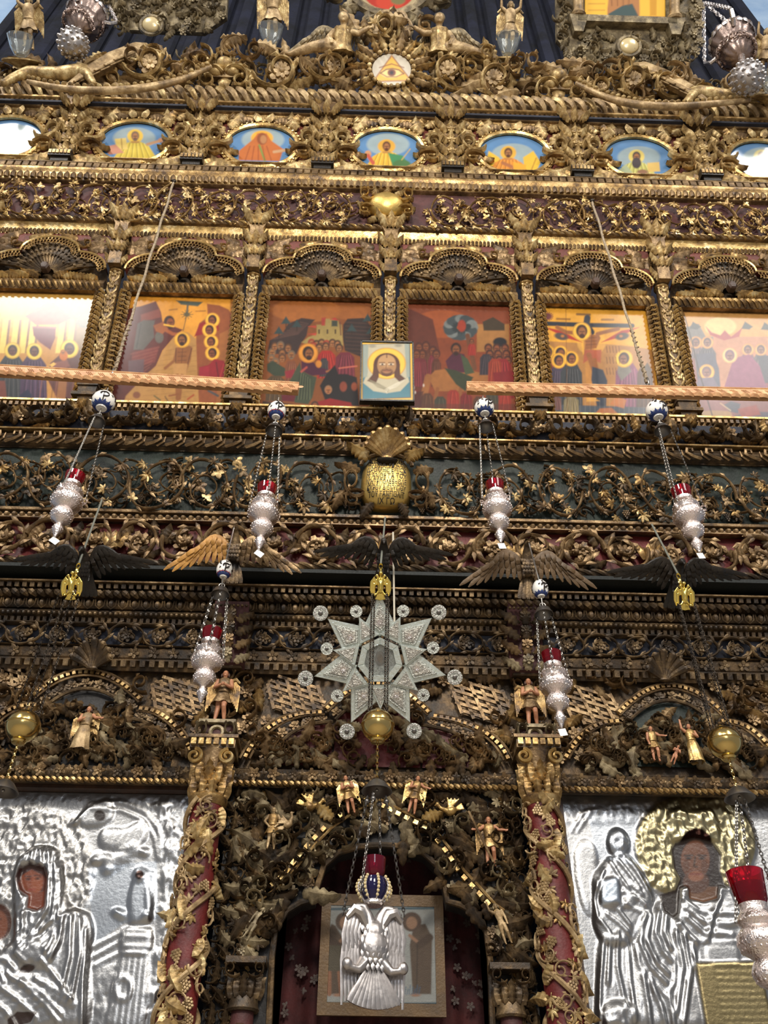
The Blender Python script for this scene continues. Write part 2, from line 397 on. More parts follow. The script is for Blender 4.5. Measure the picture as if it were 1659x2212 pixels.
def o_curl(mat):
    """C-scroll, unit size"""
    def fn():
        mb = MB(); pts = []; rad = []
        for k in range(26):
            t = k/25; a = -2.6+t*7.4; r = 0.5*(1-0.72*t)
            pts.append((0.42*t*0.6-0.2+r*math.cos(a), -0.1-0.08*math.sin(PI*t), r*math.sin(a))); rad.append(0.06*(1-0.35*t))
        mb.tube(pts, rad, 6, (1.5, 1)); mb.ball(pts[-1], 0.09, 6, 5)
        for (k, sg) in ((5, 1), (10, 1), (15, 1)):      # leaf lobes springing off the scroll
            q = Vector(pts[k]); o_ = Vector((q.x+0.08, 0, q.z)).normalized(); tn = (Vector(pts[k+1])-q).normalized()
            mb.tube([q, q+o_*0.10+tn*0.10+Vector((0, -0.05, 0)), q+o_*0.17+tn*0.26], [0.05, 0.075, 0.015], 5, (0.6, 1))
        return mb.mesh('scroll', mat)
    return cached(('curl', mat), fn)
def o_petal(mat):
    """small upright tongue leaf used in mouldings, width 1, height 1"""
    def fn():
        mb = MB(); vs = []; n = 6
        for i in range(n+1):
            t = i/n; wd = 0.48*math.sin(PI*(0.18+0.80*t))**0.6*(1 if i < n else 0.3)
            for u in (-1, 0, 1): vs.append((u*wd, -0.05-0.28*math.sin(PI*t*0.9)*(1-0.6*abs(u))-(0.2*max(0, t-0.7)*2), t))
        fs = [(3*i+j, 3*i+j+1, 3*i+4+j, 3*i+3+j) for i in range(n) for j in range(2)]
        mb.add(vs, fs); return mb.mesh('tongue_leaf', mat)
    return cached(('petal', mat), fn)
def row(kind, x0, x1, pitch, z, h, y, out, gapf=0.45):
    """a row of tiny pieces joined in one mesh builder"""
    mb = MB(); n = int((x1-x0)/pitch)
    for i in range(n):
        x = x0+(i+0.5)*pitch
        if kind == 'dentil': mb.box((x, y-out/2, z), (pitch*gapf*0.62, out/2, h/2))
        elif kind == 'bead': mb.ball((x, y-out*0.4, z), (pitch*0.42, out*0.7, h/2), 6, 4)
        elif kind == 'egg':
            mb.ball((x, y-out*0.3, z), (pitch*0.30, out*0.7, h*0.46), 6, 5)
            mb.tube([(x-pitch*0.42, y-out*0.4, z+h*0.46), (x-pitch*0.36, y-out*0.5, z-h*0.2), (x, y-out*0.5, z-h*0.52), (x+pitch*0.36, y-out*0.5, z-h*0.2), (x+pitch*0.42, y-out*0.4, z+h*0.46)], pitch*0.07, 4)
        elif kind == 'flute': mb.tube([(x, y-out*0.2, z-h/2), (x, y-out*0.75, z), (x, y-out*0.2, z+h/2)], pitch*0.36, 5)
        elif kind == 'slant': mb.tube([(x-pitch*0.5, y, z+h*0.5), (x-pitch*0.12, y-out, z+h*0.12), (x+pitch*0.12, y-out, z-h*0.12), (x+pitch*0.5, y, z-h*0.5)], [pitch*0.2, pitch*0.34, pitch*0.34, pitch*0.2], 5)
        elif kind == 'wave':
            mb.tube([(x-pitch*0.5, y-out*0.5, z-h*0.42), (x-pitch*0.1, y-out*0.9, z-h*0.3), (x+pitch*0.25, y-out, z), (x+pitch*0.2, y-out, z+h*0.34), (x-pitch*0.08, y-out*0.9, z+h*0.36), (x-pitch*0.12, y-out*0.9, z+h*0.1)], [pitch*0.13, pitch*0.12, pitch*0.11, pitch*0.1, pitch*0.08, pitch*0.06], 5, (1.4, 1))
            mb.tube([(x+pitch*0.05, y-out*0.3, z-h*0.45), (x+pitch*0.4, y-out*0.6, z-h*0.15), (x+pitch*0.46, y-out*0.5, z+h*0.3)], [pitch*0.08, pitch*0.07, pitch*0.03], 4)
    return mb
class Band:
    """a strip of the carved screen: lower edge seen at row y0 (distance d0), upper edge at y1 (d1); x along the wall"""
    def __init__(s, y0, d0, y1, d1):
        s.Y0, s.Z0 = YD(d0), ZC(y0, d0); s.Y1, s.Z1 = YD(d1), ZC(y1, d1)
        s.H = math.hypot(s.Y1-s.Y0, s.Z1-s.Z0); s.a = math.atan2(-(s.Y1-s.Y0), s.Z1-s.Z0)
        s.M = TRS((0, s.Y0, s.Z0), rx=s.a)
    def at(s, px, py, y=0.0):
        """local (x, z) of the point of this plane seen at the photo pixel"""
        v = FWD*FPX + RGT*(px-PW/2) + UPV*(PH/2-py); Mi = s.M.inverted(); c = Mi @ CAM; q = Mi.to_3x3() @ v
        t = (y-c.y)/q.y; p = c+q*t; return p.x, p.z
def slab(band, parent, name, mat, z0, z1, out, x0, x1, prof=None, **k):
    """moulding: default a soft box; prof = list of (out fraction, z fraction)"""
    prof = prof or [(0.85, 0), (1, 0.12), (1, 0.88), (0.85, 1)]
    mb = MB(); mb.extx([(0.05, z0)]+[(-out*o, z0+(z1-z0)*f) for o, f in prof]+[(0.05, z1)], x0, x1)
    return part(name, mb.mesh(name, mat, True, 30), parent, **k)
CYMA = [(0.25, 0), (0.35, 0.15), (0.75, 0.45), (0.95, 0.7), (1, 0.85), (1, 1)]
CAVET = [(0.2, 0), (0.3, 0.3), (0.55, 0.6), (1, 0.85), (1, 1)]
ROUND = [(0.1, 0), (0.7, 0.15), (1, 0.5), (0.7, 0.85), (0.1, 1)]
def vine_band(t, L, Hh, zc, x0, x1, vine_mat, leaf_mats, thick, lift, nleaf, lsize, flower=None, grapes=None, seed=1, skip=None, turns=1.6, y=0.0):
    R = random.Random(seed); n = int(round((x1-x0)/L)); vm = o_vine(vine_mat, L, Hh, thick, lift, turns)
    for i in range(n):
        x = x0+(i+0.5)*L
        if skip and skip[0] < x < skip[1]: continue
        sg = 1 if i % 2 == 0 else -1
        mx = 1 if x < 0 else -1                      # mirrored about the middle
        part('vine_scroll', vm, t, TRS((x+R.uniform(-0.05, 0.05)*L, y, zc+R.uniform(-0.04, 0.04)*Hh), ry=R.uniform(-0.35, 0.35), s=(mx*R.uniform(0.82, 1.08), 1, sg*R.uniform(0.85, 1.02))))
        if flower: part('rosette', o_rosette(flower, 6), t, TRS((x, y-lift*0.5, zc), ry=R.uniform(0, 2), s=L*0.17))
        if grapes and i % 2: part('grape_bunch', o_grapes(grapes), t, TRS((x+L*0.42, y-lift*0.3, zc-sg*Hh*0.3), s=L*0.13))
        part('vine_scroll', vm, t, TRS((x+L*0.5, y+0.01, zc+R.uniform(-0.2, 0.2)*Hh), ry=R.uniform(-2, 2), s=(mx*R.uniform(0.5, 0.68), 1, -sg*R.uniform(0.5, 0.68))))
        for k in range(4): part('scroll', o_curl(vine_mat), t, TRS((x+R.uniform(-0.5, 0.5)*L, y, zc+R.uniform(-0.42, 0.42)*Hh), ry=R.uniform(0, 6), s=(L*0.30*R.choice((-1, 1)), lift*3, L*0.30)))
        for k in range(nleaf):
            q = i*nleaf+k; lx = x+L*(((q*0.618034) % 1.0)-0.5); lz = zc+Hh*(((q*0.754878) % 1.0)-0.5)*0.92
            part('leaf', o_leaf(R.choice(leaf_mats), R.choice((5, 5, 3))), t, TRS((lx, y-lift*R.uniform(0.5, 1.1), lz), ry=R.uniform(0, 2*PI), s=lsize*R.uniform(0.7, 1.2), rx=R.uniform(-0.35, 0.2)))
# ================================================================== setting
XL = 3.0
def boxm(name, mat, c, h): return MB().box(c, h).mesh(name, mat, False)
struct('floor', boxm('floor', 'floor_stone', (0, -7, -0.05), (9, 9, 0.05)), label='pale stone floor of the church')
xl_, xr_ = W(34, 8, 5.3).x, W(1612, 8, 5.3).x
xm_, hx_ = (xl_+xr_)/2, (xr_-xl_)/2
wb = struct('wall_back', boxm('wall_back', 'ceiling_cloth', (xm_, 0.85, 11.0), (hx_, 0.03, 11.0)), label='dark blue hanging behind the crest of the screen')
NF = 34
for i in range(NF):
    part('drape_fold', cached('fold', lambda: MB().tube([(0, 0, 0), (0, 0, 11)], 0.13, 8, (0.75, 1)).mesh('drape_fold', 'ceiling_cloth')), wb, TRS((xl_+2*hx_*(i+0.5)/NF, 0.80-0.05*random.random(), 10.0), s=(0.75+0.4*random.random(), 0.5+0.8*random.random(), 1)))
for sx, nm in ((-1, 'wall_left'), (1, 'wall_right')):
    struct(nm, boxm(nm, 'plaster_blue', (xm_+sx*(hx_+2.0), 1.1, 11.0), (2.0, 0.1, 11.0)), label='pale blue plaster wall behind the ' + ('silver pine cone near the pearl-set empty frame' if sx < 0 else 'chained basket lamp near the framed upper icon'))
struct('wall_front', boxm('wall_front', 'dark_wood', (0, 0.34, 0.85), (XL+0.6, 0.12, 0.85)), label='plain wooden base under the tall icons')

# ================================================================== bands of the carved screen, bottom to top
bLAT = Band(1665, 4.52, 1462, 4.50)
bENT = Band(1462, 4.47, 1280, 4.30)
bRED = Band(1243, 4.17, 1141, 4.14)
bBEAD = Band(1141, 4.11, 1117, 4.09)
bGRN = Band(1117, 4.10, 986, 4.00)
bWAV = Band(986, 3.99, 953, 3.96)
bACA = Band(951, 3.99, 902, 3.95)
bFEA = Band(886, 4.05, 541, 3.69)
bFRI = Band(495, 3.58, 410, 3.475)
bOVA = Band(376, 3.50, 268, 3.37)
bROP = Band(240, 3.29, 214, 3.26)
bCRE = Band(214, 3.33, 40, 2.87)
def ground(b, t, mat, x0, x1, back=0.4, name='ground_panel', z0=0.0, z1=None, y=0.0):
    z1 = b.H if z1 is None else z1
    return part(name, MB().extx([(back, z0), (y, z0), (y, z1), (back, z1)], x0, x1).mesh(name, mat, False), t)
def rows(b, t, kind, mat, ya, yb, out, pitch, x0, x1, y=0.0, name=None, gapf=0.45):
    za = b.at(835, ya)[1]; zb = b.at(835, yb)[1]
    nm = name or {'dentil': 'dentil_row', 'bead': 'bead_row', 'egg': 'egg_and_dart_row', 'flute': 'fluted_row', 'slant': 'twisted_row', 'wave': 'wave_scroll_row'}[kind]
    return part(nm, row(kind, x0, x1, pitch, (za+zb)/2, abs(zb-za), y, out, gapf).mesh(nm, mat), t, kind='stuff')
def sl(b, t, name, mat, ya, yb, out, x0, x1, prof=None):
    return slab(b, t, name, mat, b.at(835, ya)[1], b.at(835, yb)[1], out, x0, x1, prof)

# ---- dark entablature over the columns
tE = thing('entablature', 'dark brown carved entablature of stacked mouldings above the pierced lattice arches', 'entablature', bENT.M)
X0, X1 = -XL, XL
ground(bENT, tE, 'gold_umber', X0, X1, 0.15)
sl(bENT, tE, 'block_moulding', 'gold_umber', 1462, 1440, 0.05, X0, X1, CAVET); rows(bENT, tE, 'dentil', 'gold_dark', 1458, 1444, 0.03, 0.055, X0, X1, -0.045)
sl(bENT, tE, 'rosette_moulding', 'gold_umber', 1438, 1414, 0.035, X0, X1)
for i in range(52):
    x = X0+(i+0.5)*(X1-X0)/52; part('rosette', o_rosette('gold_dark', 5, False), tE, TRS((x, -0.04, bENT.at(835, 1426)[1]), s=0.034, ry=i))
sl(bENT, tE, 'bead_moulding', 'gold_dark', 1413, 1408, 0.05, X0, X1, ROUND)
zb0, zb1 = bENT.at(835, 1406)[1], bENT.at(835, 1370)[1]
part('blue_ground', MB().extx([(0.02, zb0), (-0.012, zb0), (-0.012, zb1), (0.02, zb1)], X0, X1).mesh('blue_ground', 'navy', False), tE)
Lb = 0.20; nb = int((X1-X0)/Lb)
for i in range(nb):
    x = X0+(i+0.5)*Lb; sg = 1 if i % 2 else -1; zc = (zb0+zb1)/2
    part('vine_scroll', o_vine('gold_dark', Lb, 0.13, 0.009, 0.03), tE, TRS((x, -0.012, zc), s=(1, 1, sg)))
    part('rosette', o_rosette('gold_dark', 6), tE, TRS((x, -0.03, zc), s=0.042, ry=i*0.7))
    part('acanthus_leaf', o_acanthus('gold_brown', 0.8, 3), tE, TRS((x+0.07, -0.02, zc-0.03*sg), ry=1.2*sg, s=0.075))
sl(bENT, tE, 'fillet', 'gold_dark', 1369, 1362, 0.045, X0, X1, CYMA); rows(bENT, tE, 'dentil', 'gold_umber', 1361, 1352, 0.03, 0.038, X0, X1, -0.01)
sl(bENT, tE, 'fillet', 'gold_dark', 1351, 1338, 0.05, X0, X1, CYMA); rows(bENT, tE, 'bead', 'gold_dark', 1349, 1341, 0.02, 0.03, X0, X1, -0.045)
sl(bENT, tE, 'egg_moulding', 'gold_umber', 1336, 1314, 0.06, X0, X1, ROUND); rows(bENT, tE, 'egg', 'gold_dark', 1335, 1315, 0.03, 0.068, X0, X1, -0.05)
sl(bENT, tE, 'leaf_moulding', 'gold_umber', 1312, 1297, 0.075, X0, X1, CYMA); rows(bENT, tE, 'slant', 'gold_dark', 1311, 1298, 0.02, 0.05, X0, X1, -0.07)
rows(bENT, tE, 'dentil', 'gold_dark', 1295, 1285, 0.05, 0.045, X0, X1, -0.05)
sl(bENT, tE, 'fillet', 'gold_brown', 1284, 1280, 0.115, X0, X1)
# shells on the entablature
for k, (px, py, lb) in enumerate(((200, 1445, 'dark gilded shell over the arch with the winged figure in robes'), (1435, 1470, 'dark gilded shell over the arch with three small carved men'))):
    P = W(px, py, 4.42); s_ = PXS(px, py, 4.42)*66/1.15
    t = thing('shell_ornament', lb, 'shell ornament', TRS(P, rx=0.15), 'shells on the dark entablature')
    part('shell', o_shell('gold_dark', 7), t, TRS(s=s_))

# ---- soffit and red frieze
tR = thing('red_frieze', 'carved frieze of gilt scrolls and roses on red ground above the dark soffit', 'frieze', bRED.M)
ground(bRED, tR, 'crimson', X0, X1, 0.2)
zs = 0.0
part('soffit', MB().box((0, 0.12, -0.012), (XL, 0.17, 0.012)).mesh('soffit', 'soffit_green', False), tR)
sl(bRED, tR, 'rope_moulding', 'gold_umber', 1243, 1226, 0.05, X0, X1, ROUND)
zr = (bRED.at(835, 1243)[1]+bRED.at(835, 1226)[1])/2; hr = abs(bRED.at(835, 1226)[1])
for i in range(72):
    x = X0+(i+0.5)*(X1-X0)/72; part('rope_twist', o_twist('gold_dark'), tR, TRS((x, -0.03, zr), s=(0.085, 0.05, hr*0.62)))
zc = (bRED.at(835, 1222)[1]+bRED.H)/2-0.035; HR = bRED.H-bRED.at(835, 1224)[1]
L = 0.27; nR = 22
for i in range(nR):
    x = (i-(nR-1)/2)*L; sg = 1 if i % 2 else -1
    part('vine_scroll', o_vine('gold_brown', L, HR*0.92, 0.015, 0.07, 1.35), tR, TRS((x, 0, zc), ry=0.2*math.sin(i*2.3), s=((1 if x < 0 else -1)*(0.92+0.1*math.sin(i)), 1, sg*0.95)))
    part('rosette', o_rosette('gold_brown', 6), tR, TRS((x, -0.03, zc+0.01), s=0.07, ry=i))
    for (dx, dz, ry, sc, cu) in ((-0.05, -0.04, 2.2, 0.10, 0.9), (0.07, -0.03, -2.0, 0.10, -0.9), (0.0, 0.02, 0.9, 0.09, 0.6), (0.10, 0.05, -0.7, 0.12, 0.8), (-0.115, 0.0, 0.2, 0.13, 0.7), (0.02, -0.09, 1.6, 0.11, -0.6)):
        part('acanthus_leaf', o_acanthus('gold_brown' if (i+int(dz*100)) % 2 else 'gold_dark', cu, 4), tR, TRS((x+dx, -0.015-0.02*abs(dx)*10, zc+dz*sg), ry=ry*sg, s=sc))
    if i % 3 == 1:
        for k in range(3): part('tongue_leaf', o_petal('gold'), tR, TRS((x+L/2+0.03*(k-1), -0.05, zc-0.05), ry=0.4*(k-1), s=(0.05, 0.09, 0.11)))
part('fillet', MB().extx([(0.1, bRED.H-0.012), (-0.05, bRED.H-0.012), (-0.05, bRED.H+0.006), (0.1, bRED.H+0.006)], X0, X1).mesh('fillet', 'gold_brown', False), tR)

# ---- bead moulding
tB = thing('bead_moulding', 'long gilded moulding of square beads between the red and green friezes', 'moulding', bBEAD.M)
ground(bBEAD, tB, 'gold_dark', X0, X1, 0.12)
rows(bBEAD, tB, 'bead', 'gold_brown', 1137, 1126, 0.03, 0.047, X0, X1, 0.0)
sl(bBEAD, tB, 'fillet', 'gold_brown', 1124, 1117, 0.03, X0, X1); sl(bBEAD, tB, 'fillet', 'gold_brown', 1141, 1138, 0.035, X0, X1)

# ---- green frieze
tG = thing('green_frieze', 'broad frieze of gilded vines and grapes on dark green ground', 'frieze', bGRN.M)
X0, X1 = -3.2, 3.2
ground(bGRN, tG, 'green', X0, X1, 0.14)
vine_band(tG, 0.32, bGRN.H*0.84, bGRN.H*0.41, X0, X1, 'gold_brown', ['leaf_dust', 'gold', 'gold_brown', 'gold_dark'], 0.010, 0.06, 14, 0.050, None, 'gold_umber', 3, (-0.20, 0.20), 1.75)
for i in range(40):
    x = X0+(i+0.5)*(X1-X0)/40
    if abs(x) > 0.22:
        part('grape_bunch', o_grapes('gold_umber'), tG, TRS((x, -0.02, bGRN.H*(0.1 if i % 2 else 0.16)), s=0.04))
        part('scroll', o_curl('gold_umber'), tG, TRS((x+0.05, 0, bGRN.H*(0.12+0.02*(i % 3))), ry=i*1.3, s=(0.10, 0.2, 0.10)))

# ---- wave moulding and acanthus frieze below the feast icons
tW = thing('wave_moulding', 'gilded moulding of running waves above the green frieze', 'moulding', bWAV.M)
ground(bWAV, tW, 'gold_dark', X0, X1, 0.1)
sl(bWAV, tW, 'wave_bed', 'gold_umber', 984, 957, 0.04, X0, X1, ROUND)
zw = (bWAV.at(835, 984)[1]+bWAV.at(835, 957)[1])/2; hw_ = abs(bWAV.at(835, 984)[1]-bWAV.at(835, 957)[1])
wm = row('wave', -0.5, 0.5, 1.0, 0, 1.0, 0, 0.4).mesh('wave_scroll', 'gold_brown')
for i in range(50):
    x = X0+(i+0.5)*(X1-X0)/50; part('wave_scroll', wm, tW, TRS((x, -0.03, zw), s=(0.122*(1 if x < 0 else -1), 0.07, hw_*0.95)))
sl(bWAV, tW, 'fillet', 'gold', 956, 952, 0.06, X0, X1)
tA = thing('acanthus_frieze', 'narrow frieze of acanthus scrolls and flowers on blue ground under the large painted icons', 'frieze', bACA.M)
ground(bACA, tA, 'navy', X0, X1, 0.12)
Rr = random.Random(5)
for i in range(30):
    x = X0+(i+0.5)*(X1-X0)/30; zc = bACA.H*0.5; sg = 1 if i % 2 else -1
    part('scroll', o_curl('gold_dark'), tA, TRS((x-0.04, -0.01, zc), ry=0.4*sg, s=(0.15*sg, 0.4, 0.15)))
    part('rosette', o_rosette('gold_brown', 6), tA, TRS((x+0.06, -0.02, zc+0.02*sg), s=0.048, ry=i))
    for k in range(8):
        part('acanthus_leaf', o_acanthus(Rr.choice(('gold_brown', 'gold_dark', 'gold')), Rr.choice((0.9, -0.9, 0.5)), 4), tA, TRS((x+Rr.uniform(-0.1, 0.1), -0.02, zc+Rr.uniform(-0.05, 0.03)), ry=Rr.uniform(-2.2, 2.2), s=Rr.uniform(0.08, 0.12)))
bSIL = Band(902, 3.97, 886, 3.96)
tS = thing('icon_sill', 'gilded sill moulding with small dentils under the large painted icons', 'moulding', bSIL.M)
ground(bSIL, tS, 'gold_brown', X0, X1, 0.3); rows(bSIL, tS, 'dentil', 'gold_brown', 900, 893, 0.03, 0.04, X0, X1); sl(bSIL, tS, 'fillet', 'gold_bright', 891, 886, 0.035, X0, X1)

# ---- upper frieze
tF = thing('maroon_frieze', 'wide frieze of gilded ivy scrolls on maroon ground below the oval portraits', 'frieze', bFRI.M)
X0, X1 = -3.6, 3.6
ground(bFRI, tF, 'maroon', X0, X1, 0.35)
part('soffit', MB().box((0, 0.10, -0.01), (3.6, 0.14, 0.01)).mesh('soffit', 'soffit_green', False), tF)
sl(bFRI, tF, 'rope_moulding', 'gold_brown', 503, 494, 0.05, X0, X1, ROUND)
zr = (bFRI.at(835, 503)[1]+bFRI.at(835, 494)[1])/2; hr = abs(bFRI.at(835, 503)[1]-bFRI.at(835, 494)[1])
for i in range(120):
    x = X0+(i+0.5)*(X1-X0)/120; part('rope_twist', o_twist('gold_bright' if i % 2 else 'gold_brown'), tF, TRS((x, -0.035, zr), s=(0.05, 0.035, hr*0.6)))
vine_band(tF, 0.30, bFRI.H*0.92, bFRI.H*0.38, X0, X1, 'gold', ['leaf_dust', 'gold', 'gold_bright'], 0.009, 0.05, 12, 0.050, None, 'gold_brown', 9, (-0.16, 0.16), 1.7)
bCO2 = Band(410, 3.45, 376, 3.44)
tC2 = thing('upper_cornice', 'gilded fluted cornice with dentils under the oval portraits', 'cornice', bCO2.M)
ground(bCO2, tC2, 'gold_brown', X0, X1, 0.35)
sl(bCO2, tC2, 'fluted_bed', 'gold', 409, 397, 0.02, X0, X1, CAVET); rows(bCO2, tC2, 'flute', 'gold_brown', 408, 398, 0.02, 0.052, X0, X1, -0.006)
sl(bCO2, tC2, 'cyma', 'gold', 396, 388, 0.03, X0, X1, CYMA); rows(bCO2, tC2, 'dentil', 'gold_brown', 387, 379, 0.025, 0.062, X0, X1, -0.005, gapf=0.6)
sl(bCO2, tC2, 'fillet', 'gold_brown', 378, 376, 0.03, X0, X1)

# ---- top cornice with the rope
tT = thing('rope_cornice', 'gilded top cornice with thick twisted rope under the openwork crest', 'cornice', bROP.M)
X0, X1 = -4.1, 4.1
ground(bROP, tT, 'gilt_dust', X0, X1, 0.4)
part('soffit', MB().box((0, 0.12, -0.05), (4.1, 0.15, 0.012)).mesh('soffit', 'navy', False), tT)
rows(bROP, tT, 'dentil', 'gold_brown', 249, 242, 0.035, 0.042, X0, X1, 0.012)
sl(bROP, tT, 'fillet', 'gold_brown', 252, 249, 0.0, X0, X1); sl(bROP, tT, 'fillet', 'gold', 242, 238, 0.045, X0, X1)
zr = bROP.H*0.55
for i in range(94):
    x = X0+(i+0.5)*(X1-X0)/94; part('rope_twist', o_twist('gilt_dust' if i % 3 else 'leaf_dust'), tT, TRS((x, -0.03, zr), s=(0.105, 0.10, bROP.H*0.72)))
# ================================================================== painter: colours per vertex, shapes given in photo pixels (optionally through a zoom window)
class Canvas:
    def __init__(s, Mw, x0, x1, z0, z1, nx, ny, ellipse=False):
        s.nx, s.ny = nx, ny; u = np.linspace(0, 1, nx); v = np.linspace(0, 1, ny); U, V = np.meshgrid(u, v)
        if ellipse:     # square to disc
            a, b = 2*U-1, 2*V-1; U = 0.5+0.5*a*np.sqrt(1-b*b/2); V = 0.5+0.5*b*np.sqrt(1-a*a/2)
        s.X = x0+(x1-x0)*U; s.Zl = z0+(z1-z0)*V; s.U, s.V = U, V; s.Mw = Mw
        m = np.array(Mw); P = np.stack([s.X, np.zeros_like(s.X), s.Zl, np.ones_like(s.X)], -1) @ m.T
        d = P[..., :3]-np.array(CAM); k = d @ np.array(FWD)
        s.px = PW/2+FPX*(d @ np.array(RGT))/k; s.py = PH/2-FPX*(d @ np.array(UPV))/k
        s.c = np.zeros((ny, nx, 3)); s.h = np.zeros((ny, nx)); s.m = np.zeros((ny, nx)); s.win(0, 0, 1)
        s.x, s.y = s.px, s.py
    def win(s, ox, oy, k):
        """coordinates of a view of the photo: origin ox,oy and magnification k"""
        s.x, s.y = (s.px-ox)*k, (s.py-oy)*k; s.k = k
    def soft(s, d, e=None):
        e = e or 1.6*s.k; return np.clip(0.5-d/(2*e), 0, 1)
    def m_ell(s, cx, cy, rx, ry, rot=0, e=None):
        c, n = math.cos(rot), math.sin(rot); X = s.x-cx; Y = s.y-cy; a = (X*c+Y*n)/rx; b = (-X*n+Y*c)/ry
        r = np.sqrt(a*a+b*b); return s.soft((r-1)*min(rx, ry), e)
    def m_poly(s, pts, e=None):
        pts = np.array(pts, float); n = len(pts); ins = np.zeros(s.x.shape, bool); dist = np.full(s.x.shape, 1e9)
        for i in range(n):
            (x1, y1), (x2, y2) = pts[i], pts[(i+1) % n]
            cond = (y1 > s.y) != (y2 > s.y)
            with np.errstate(divide='ignore', invalid='ignore'): xi = (x2-x1)*(s.y-y1)/(y2-y1+1e-12)+x1
            ins ^= cond & (s.x < xi); dist = np.minimum(dist, s.seg(x1, y1, x2, y2))
        return s.soft(np.where(ins, -dist, dist), e)
    def seg(s, x1, y1, x2, y2):
        dx, dy = x2-x1, y2-y1; l = dx*dx+dy*dy+1e-9; t = np.clip(((s.x-x1)*dx+(s.y-y1)*dy)/l, 0, 1)
        return np.hypot(s.x-x1-t*dx, s.y-y1-t*dy)
    def m_line(s, pts, w, e=None):
        d = np.full(s.x.shape, 1e9)
        for a, b in zip(pts[:-1], pts[1:]): d = np.minimum(d, s.seg(*a, *b))
        return s.soft(d-w/2, e)
    def put(s, mask, col, a=1.0):
        k = (mask*a)[..., None]; s.c = s.c*(1-k)+np.array(hexl(*col))*k
    def ell(s, cx, cy, rx, ry, col, rot=0, a=1.0): s.put(s.m_ell(cx, cy, rx, ry, rot), col, a)
    def poly(s, pts, col, a=1.0): s.put(s.m_poly(pts), col, a)
    def line(s, pts, w, col, a=1.0): s.put(s.m_line(pts, w), col, a)
    def noise(s, sc, seed=0):
        r = np.random.default_rng(seed); out = np.zeros(s.x.shape); amp = 1; tot = 0
        for o in range(4):
            n = max(2, int(sc*2**o))+2; g = r.random((n+1, n+1)); fx = s.U*(n-1); fy = s.V*(n-1); ix = fx.astype(int); iy = fy.astype(int)
            tx = fx-ix; ty = fy-iy; tx = tx*tx*(3-2*tx); ty = ty*ty*(3-2*ty)
            out += amp*((g[iy, ix]*(1-tx)+g[iy, ix+1]*tx)*(1-ty)+(g[iy+1, ix]*(1-tx)+g[iy+1, ix+1]*tx)*ty); tot += amp; amp *= 0.55
        return out/tot
    def mottle(s, amt=0.18, sc=5, seed=0): s.c *= (1-amt+2*amt*s.noise(sc, seed))[..., None]
    def head(s, cx, cy, r, hair=(52, 28, 18), skin=(150, 92, 54), halo=None, hr=1.75, beard=False, side=0.0):
        if halo: s.ell(cx, cy, r*hr, r*hr, halo); s.put(np.clip(s.m_ell(cx, cy, r*hr, r*hr)-s.m_ell(cx, cy, r*hr*0.93, r*hr*0.93), 0, 1), (150, 96, 30), 0.7)
        s.ell(cx, cy-r*0.1, r*1.02, r*1.15, hair); s.ell(cx+side*r*0.3, cy+r*0.15, r*0.68, r*0.9, skin)
        if beard: s.ell(cx+side*r*0.3, cy+r*0.85, r*0.5, r*0.42, hair)
        for q in (-1, 1): s.ell(cx+side*r*0.3+q*r*0.27, cy+r*0.02, r*0.12, r*0.06, (30, 16, 10))
        s.line([(cx+side*r*0.35, cy+r*0.05), (cx+side*r*0.4, cy+r*0.38)], r*0.10, (104, 58, 32)); s.line([(cx+side*r*0.3-r*0.2, cy+r*0.62), (cx+side*r*0.3+r*0.2, cy+r*0.62)], r*0.09, (90, 34, 24))
    def robe(s, cx, cy, w, h, col, fold=(20, 14, 14), n=4, lean=0.0):
        s.poly([(cx-w*0.22, cy), (cx+w*0.22, cy), (cx+w*0.46, cy+h*0.18), (cx+w*0.5+lean, cy+h), (cx-w*0.5+lean, cy+h), (cx-w*0.46, cy+h*0.18)], col)
        for i in range(n):
            f = (i+0.5)/n-0.5; s.line([(cx+f*w*0.5, cy+h*0.12), (cx+f*w*0.8+w*0.05*math.sin(i*2.1), cy+h*0.55), (cx+f*w*0.95+lean, cy+h*0.98)], w*0.03, fold, 0.5)
            s.line([(cx+f*w*0.5+w*0.06, cy+h*0.12), (cx+f*w*0.8+w*0.07, cy+h*0.55), (cx+f*w*0.95+lean+w*0.05, cy+h*0.98)], w*0.025, (min(255, col[0]+60), min(255, col[1]+50), min(255, col[2]+45)), 0.5)
    def mesh(s, name, mat, thick=0.02, alpha=None):
        nx, ny = s.nx, s.ny; vs = np.stack([s.X, -s.h, s.Zl], -1).reshape(-1, 3)
        i = np.arange(nx*ny).reshape(ny, nx); q = np.stack([i[:-1, :-1], i[:-1, 1:], i[1:, 1:], i[1:, :-1]], -1).reshape(-1, 4)
        rim = list(i[0, :])+list(i[1:, -1])+list(i[-1, -2::-1])+list(i[-2:0:-1, 0]); k = len(rim); n0 = nx*ny
        back = [(vs[r][0], thick, vs[r][2]) for r in rim]
        fs = [tuple(f) for f in q.tolist()]+[(int(rim[j]), n0+j, n0+(j+1) % k, int(rim[(j+1) % k])) for j in range(k)]+[tuple(n0+j for j in range(k))]
        me = bpy.data.meshes.new(name); me.from_pydata([tuple(p) for p in vs.tolist()]+back, [], fs); me.update()
        a = me.color_attributes.new('Col', 'FLOAT_COLOR', 'POINT'); cc = np.ones((n0+k, 4)); cc[:n0, :3] = np.clip(s.c, 0, 1).reshape(-1, 3)
        cc[n0:, :3] = (0.05, 0.03, 0.02); cc[:n0, 3] = s.m.reshape(-1); cc[n0:, 3] = 0; a.data.foreach_set('color', cc.reshape(-1))
        sm = [True]*len(q)+[False]*(len(me.polygons)-len(q)); me.polygons.foreach_set('use_smooth', sm)
        me.materials.append(M[mat]); return me

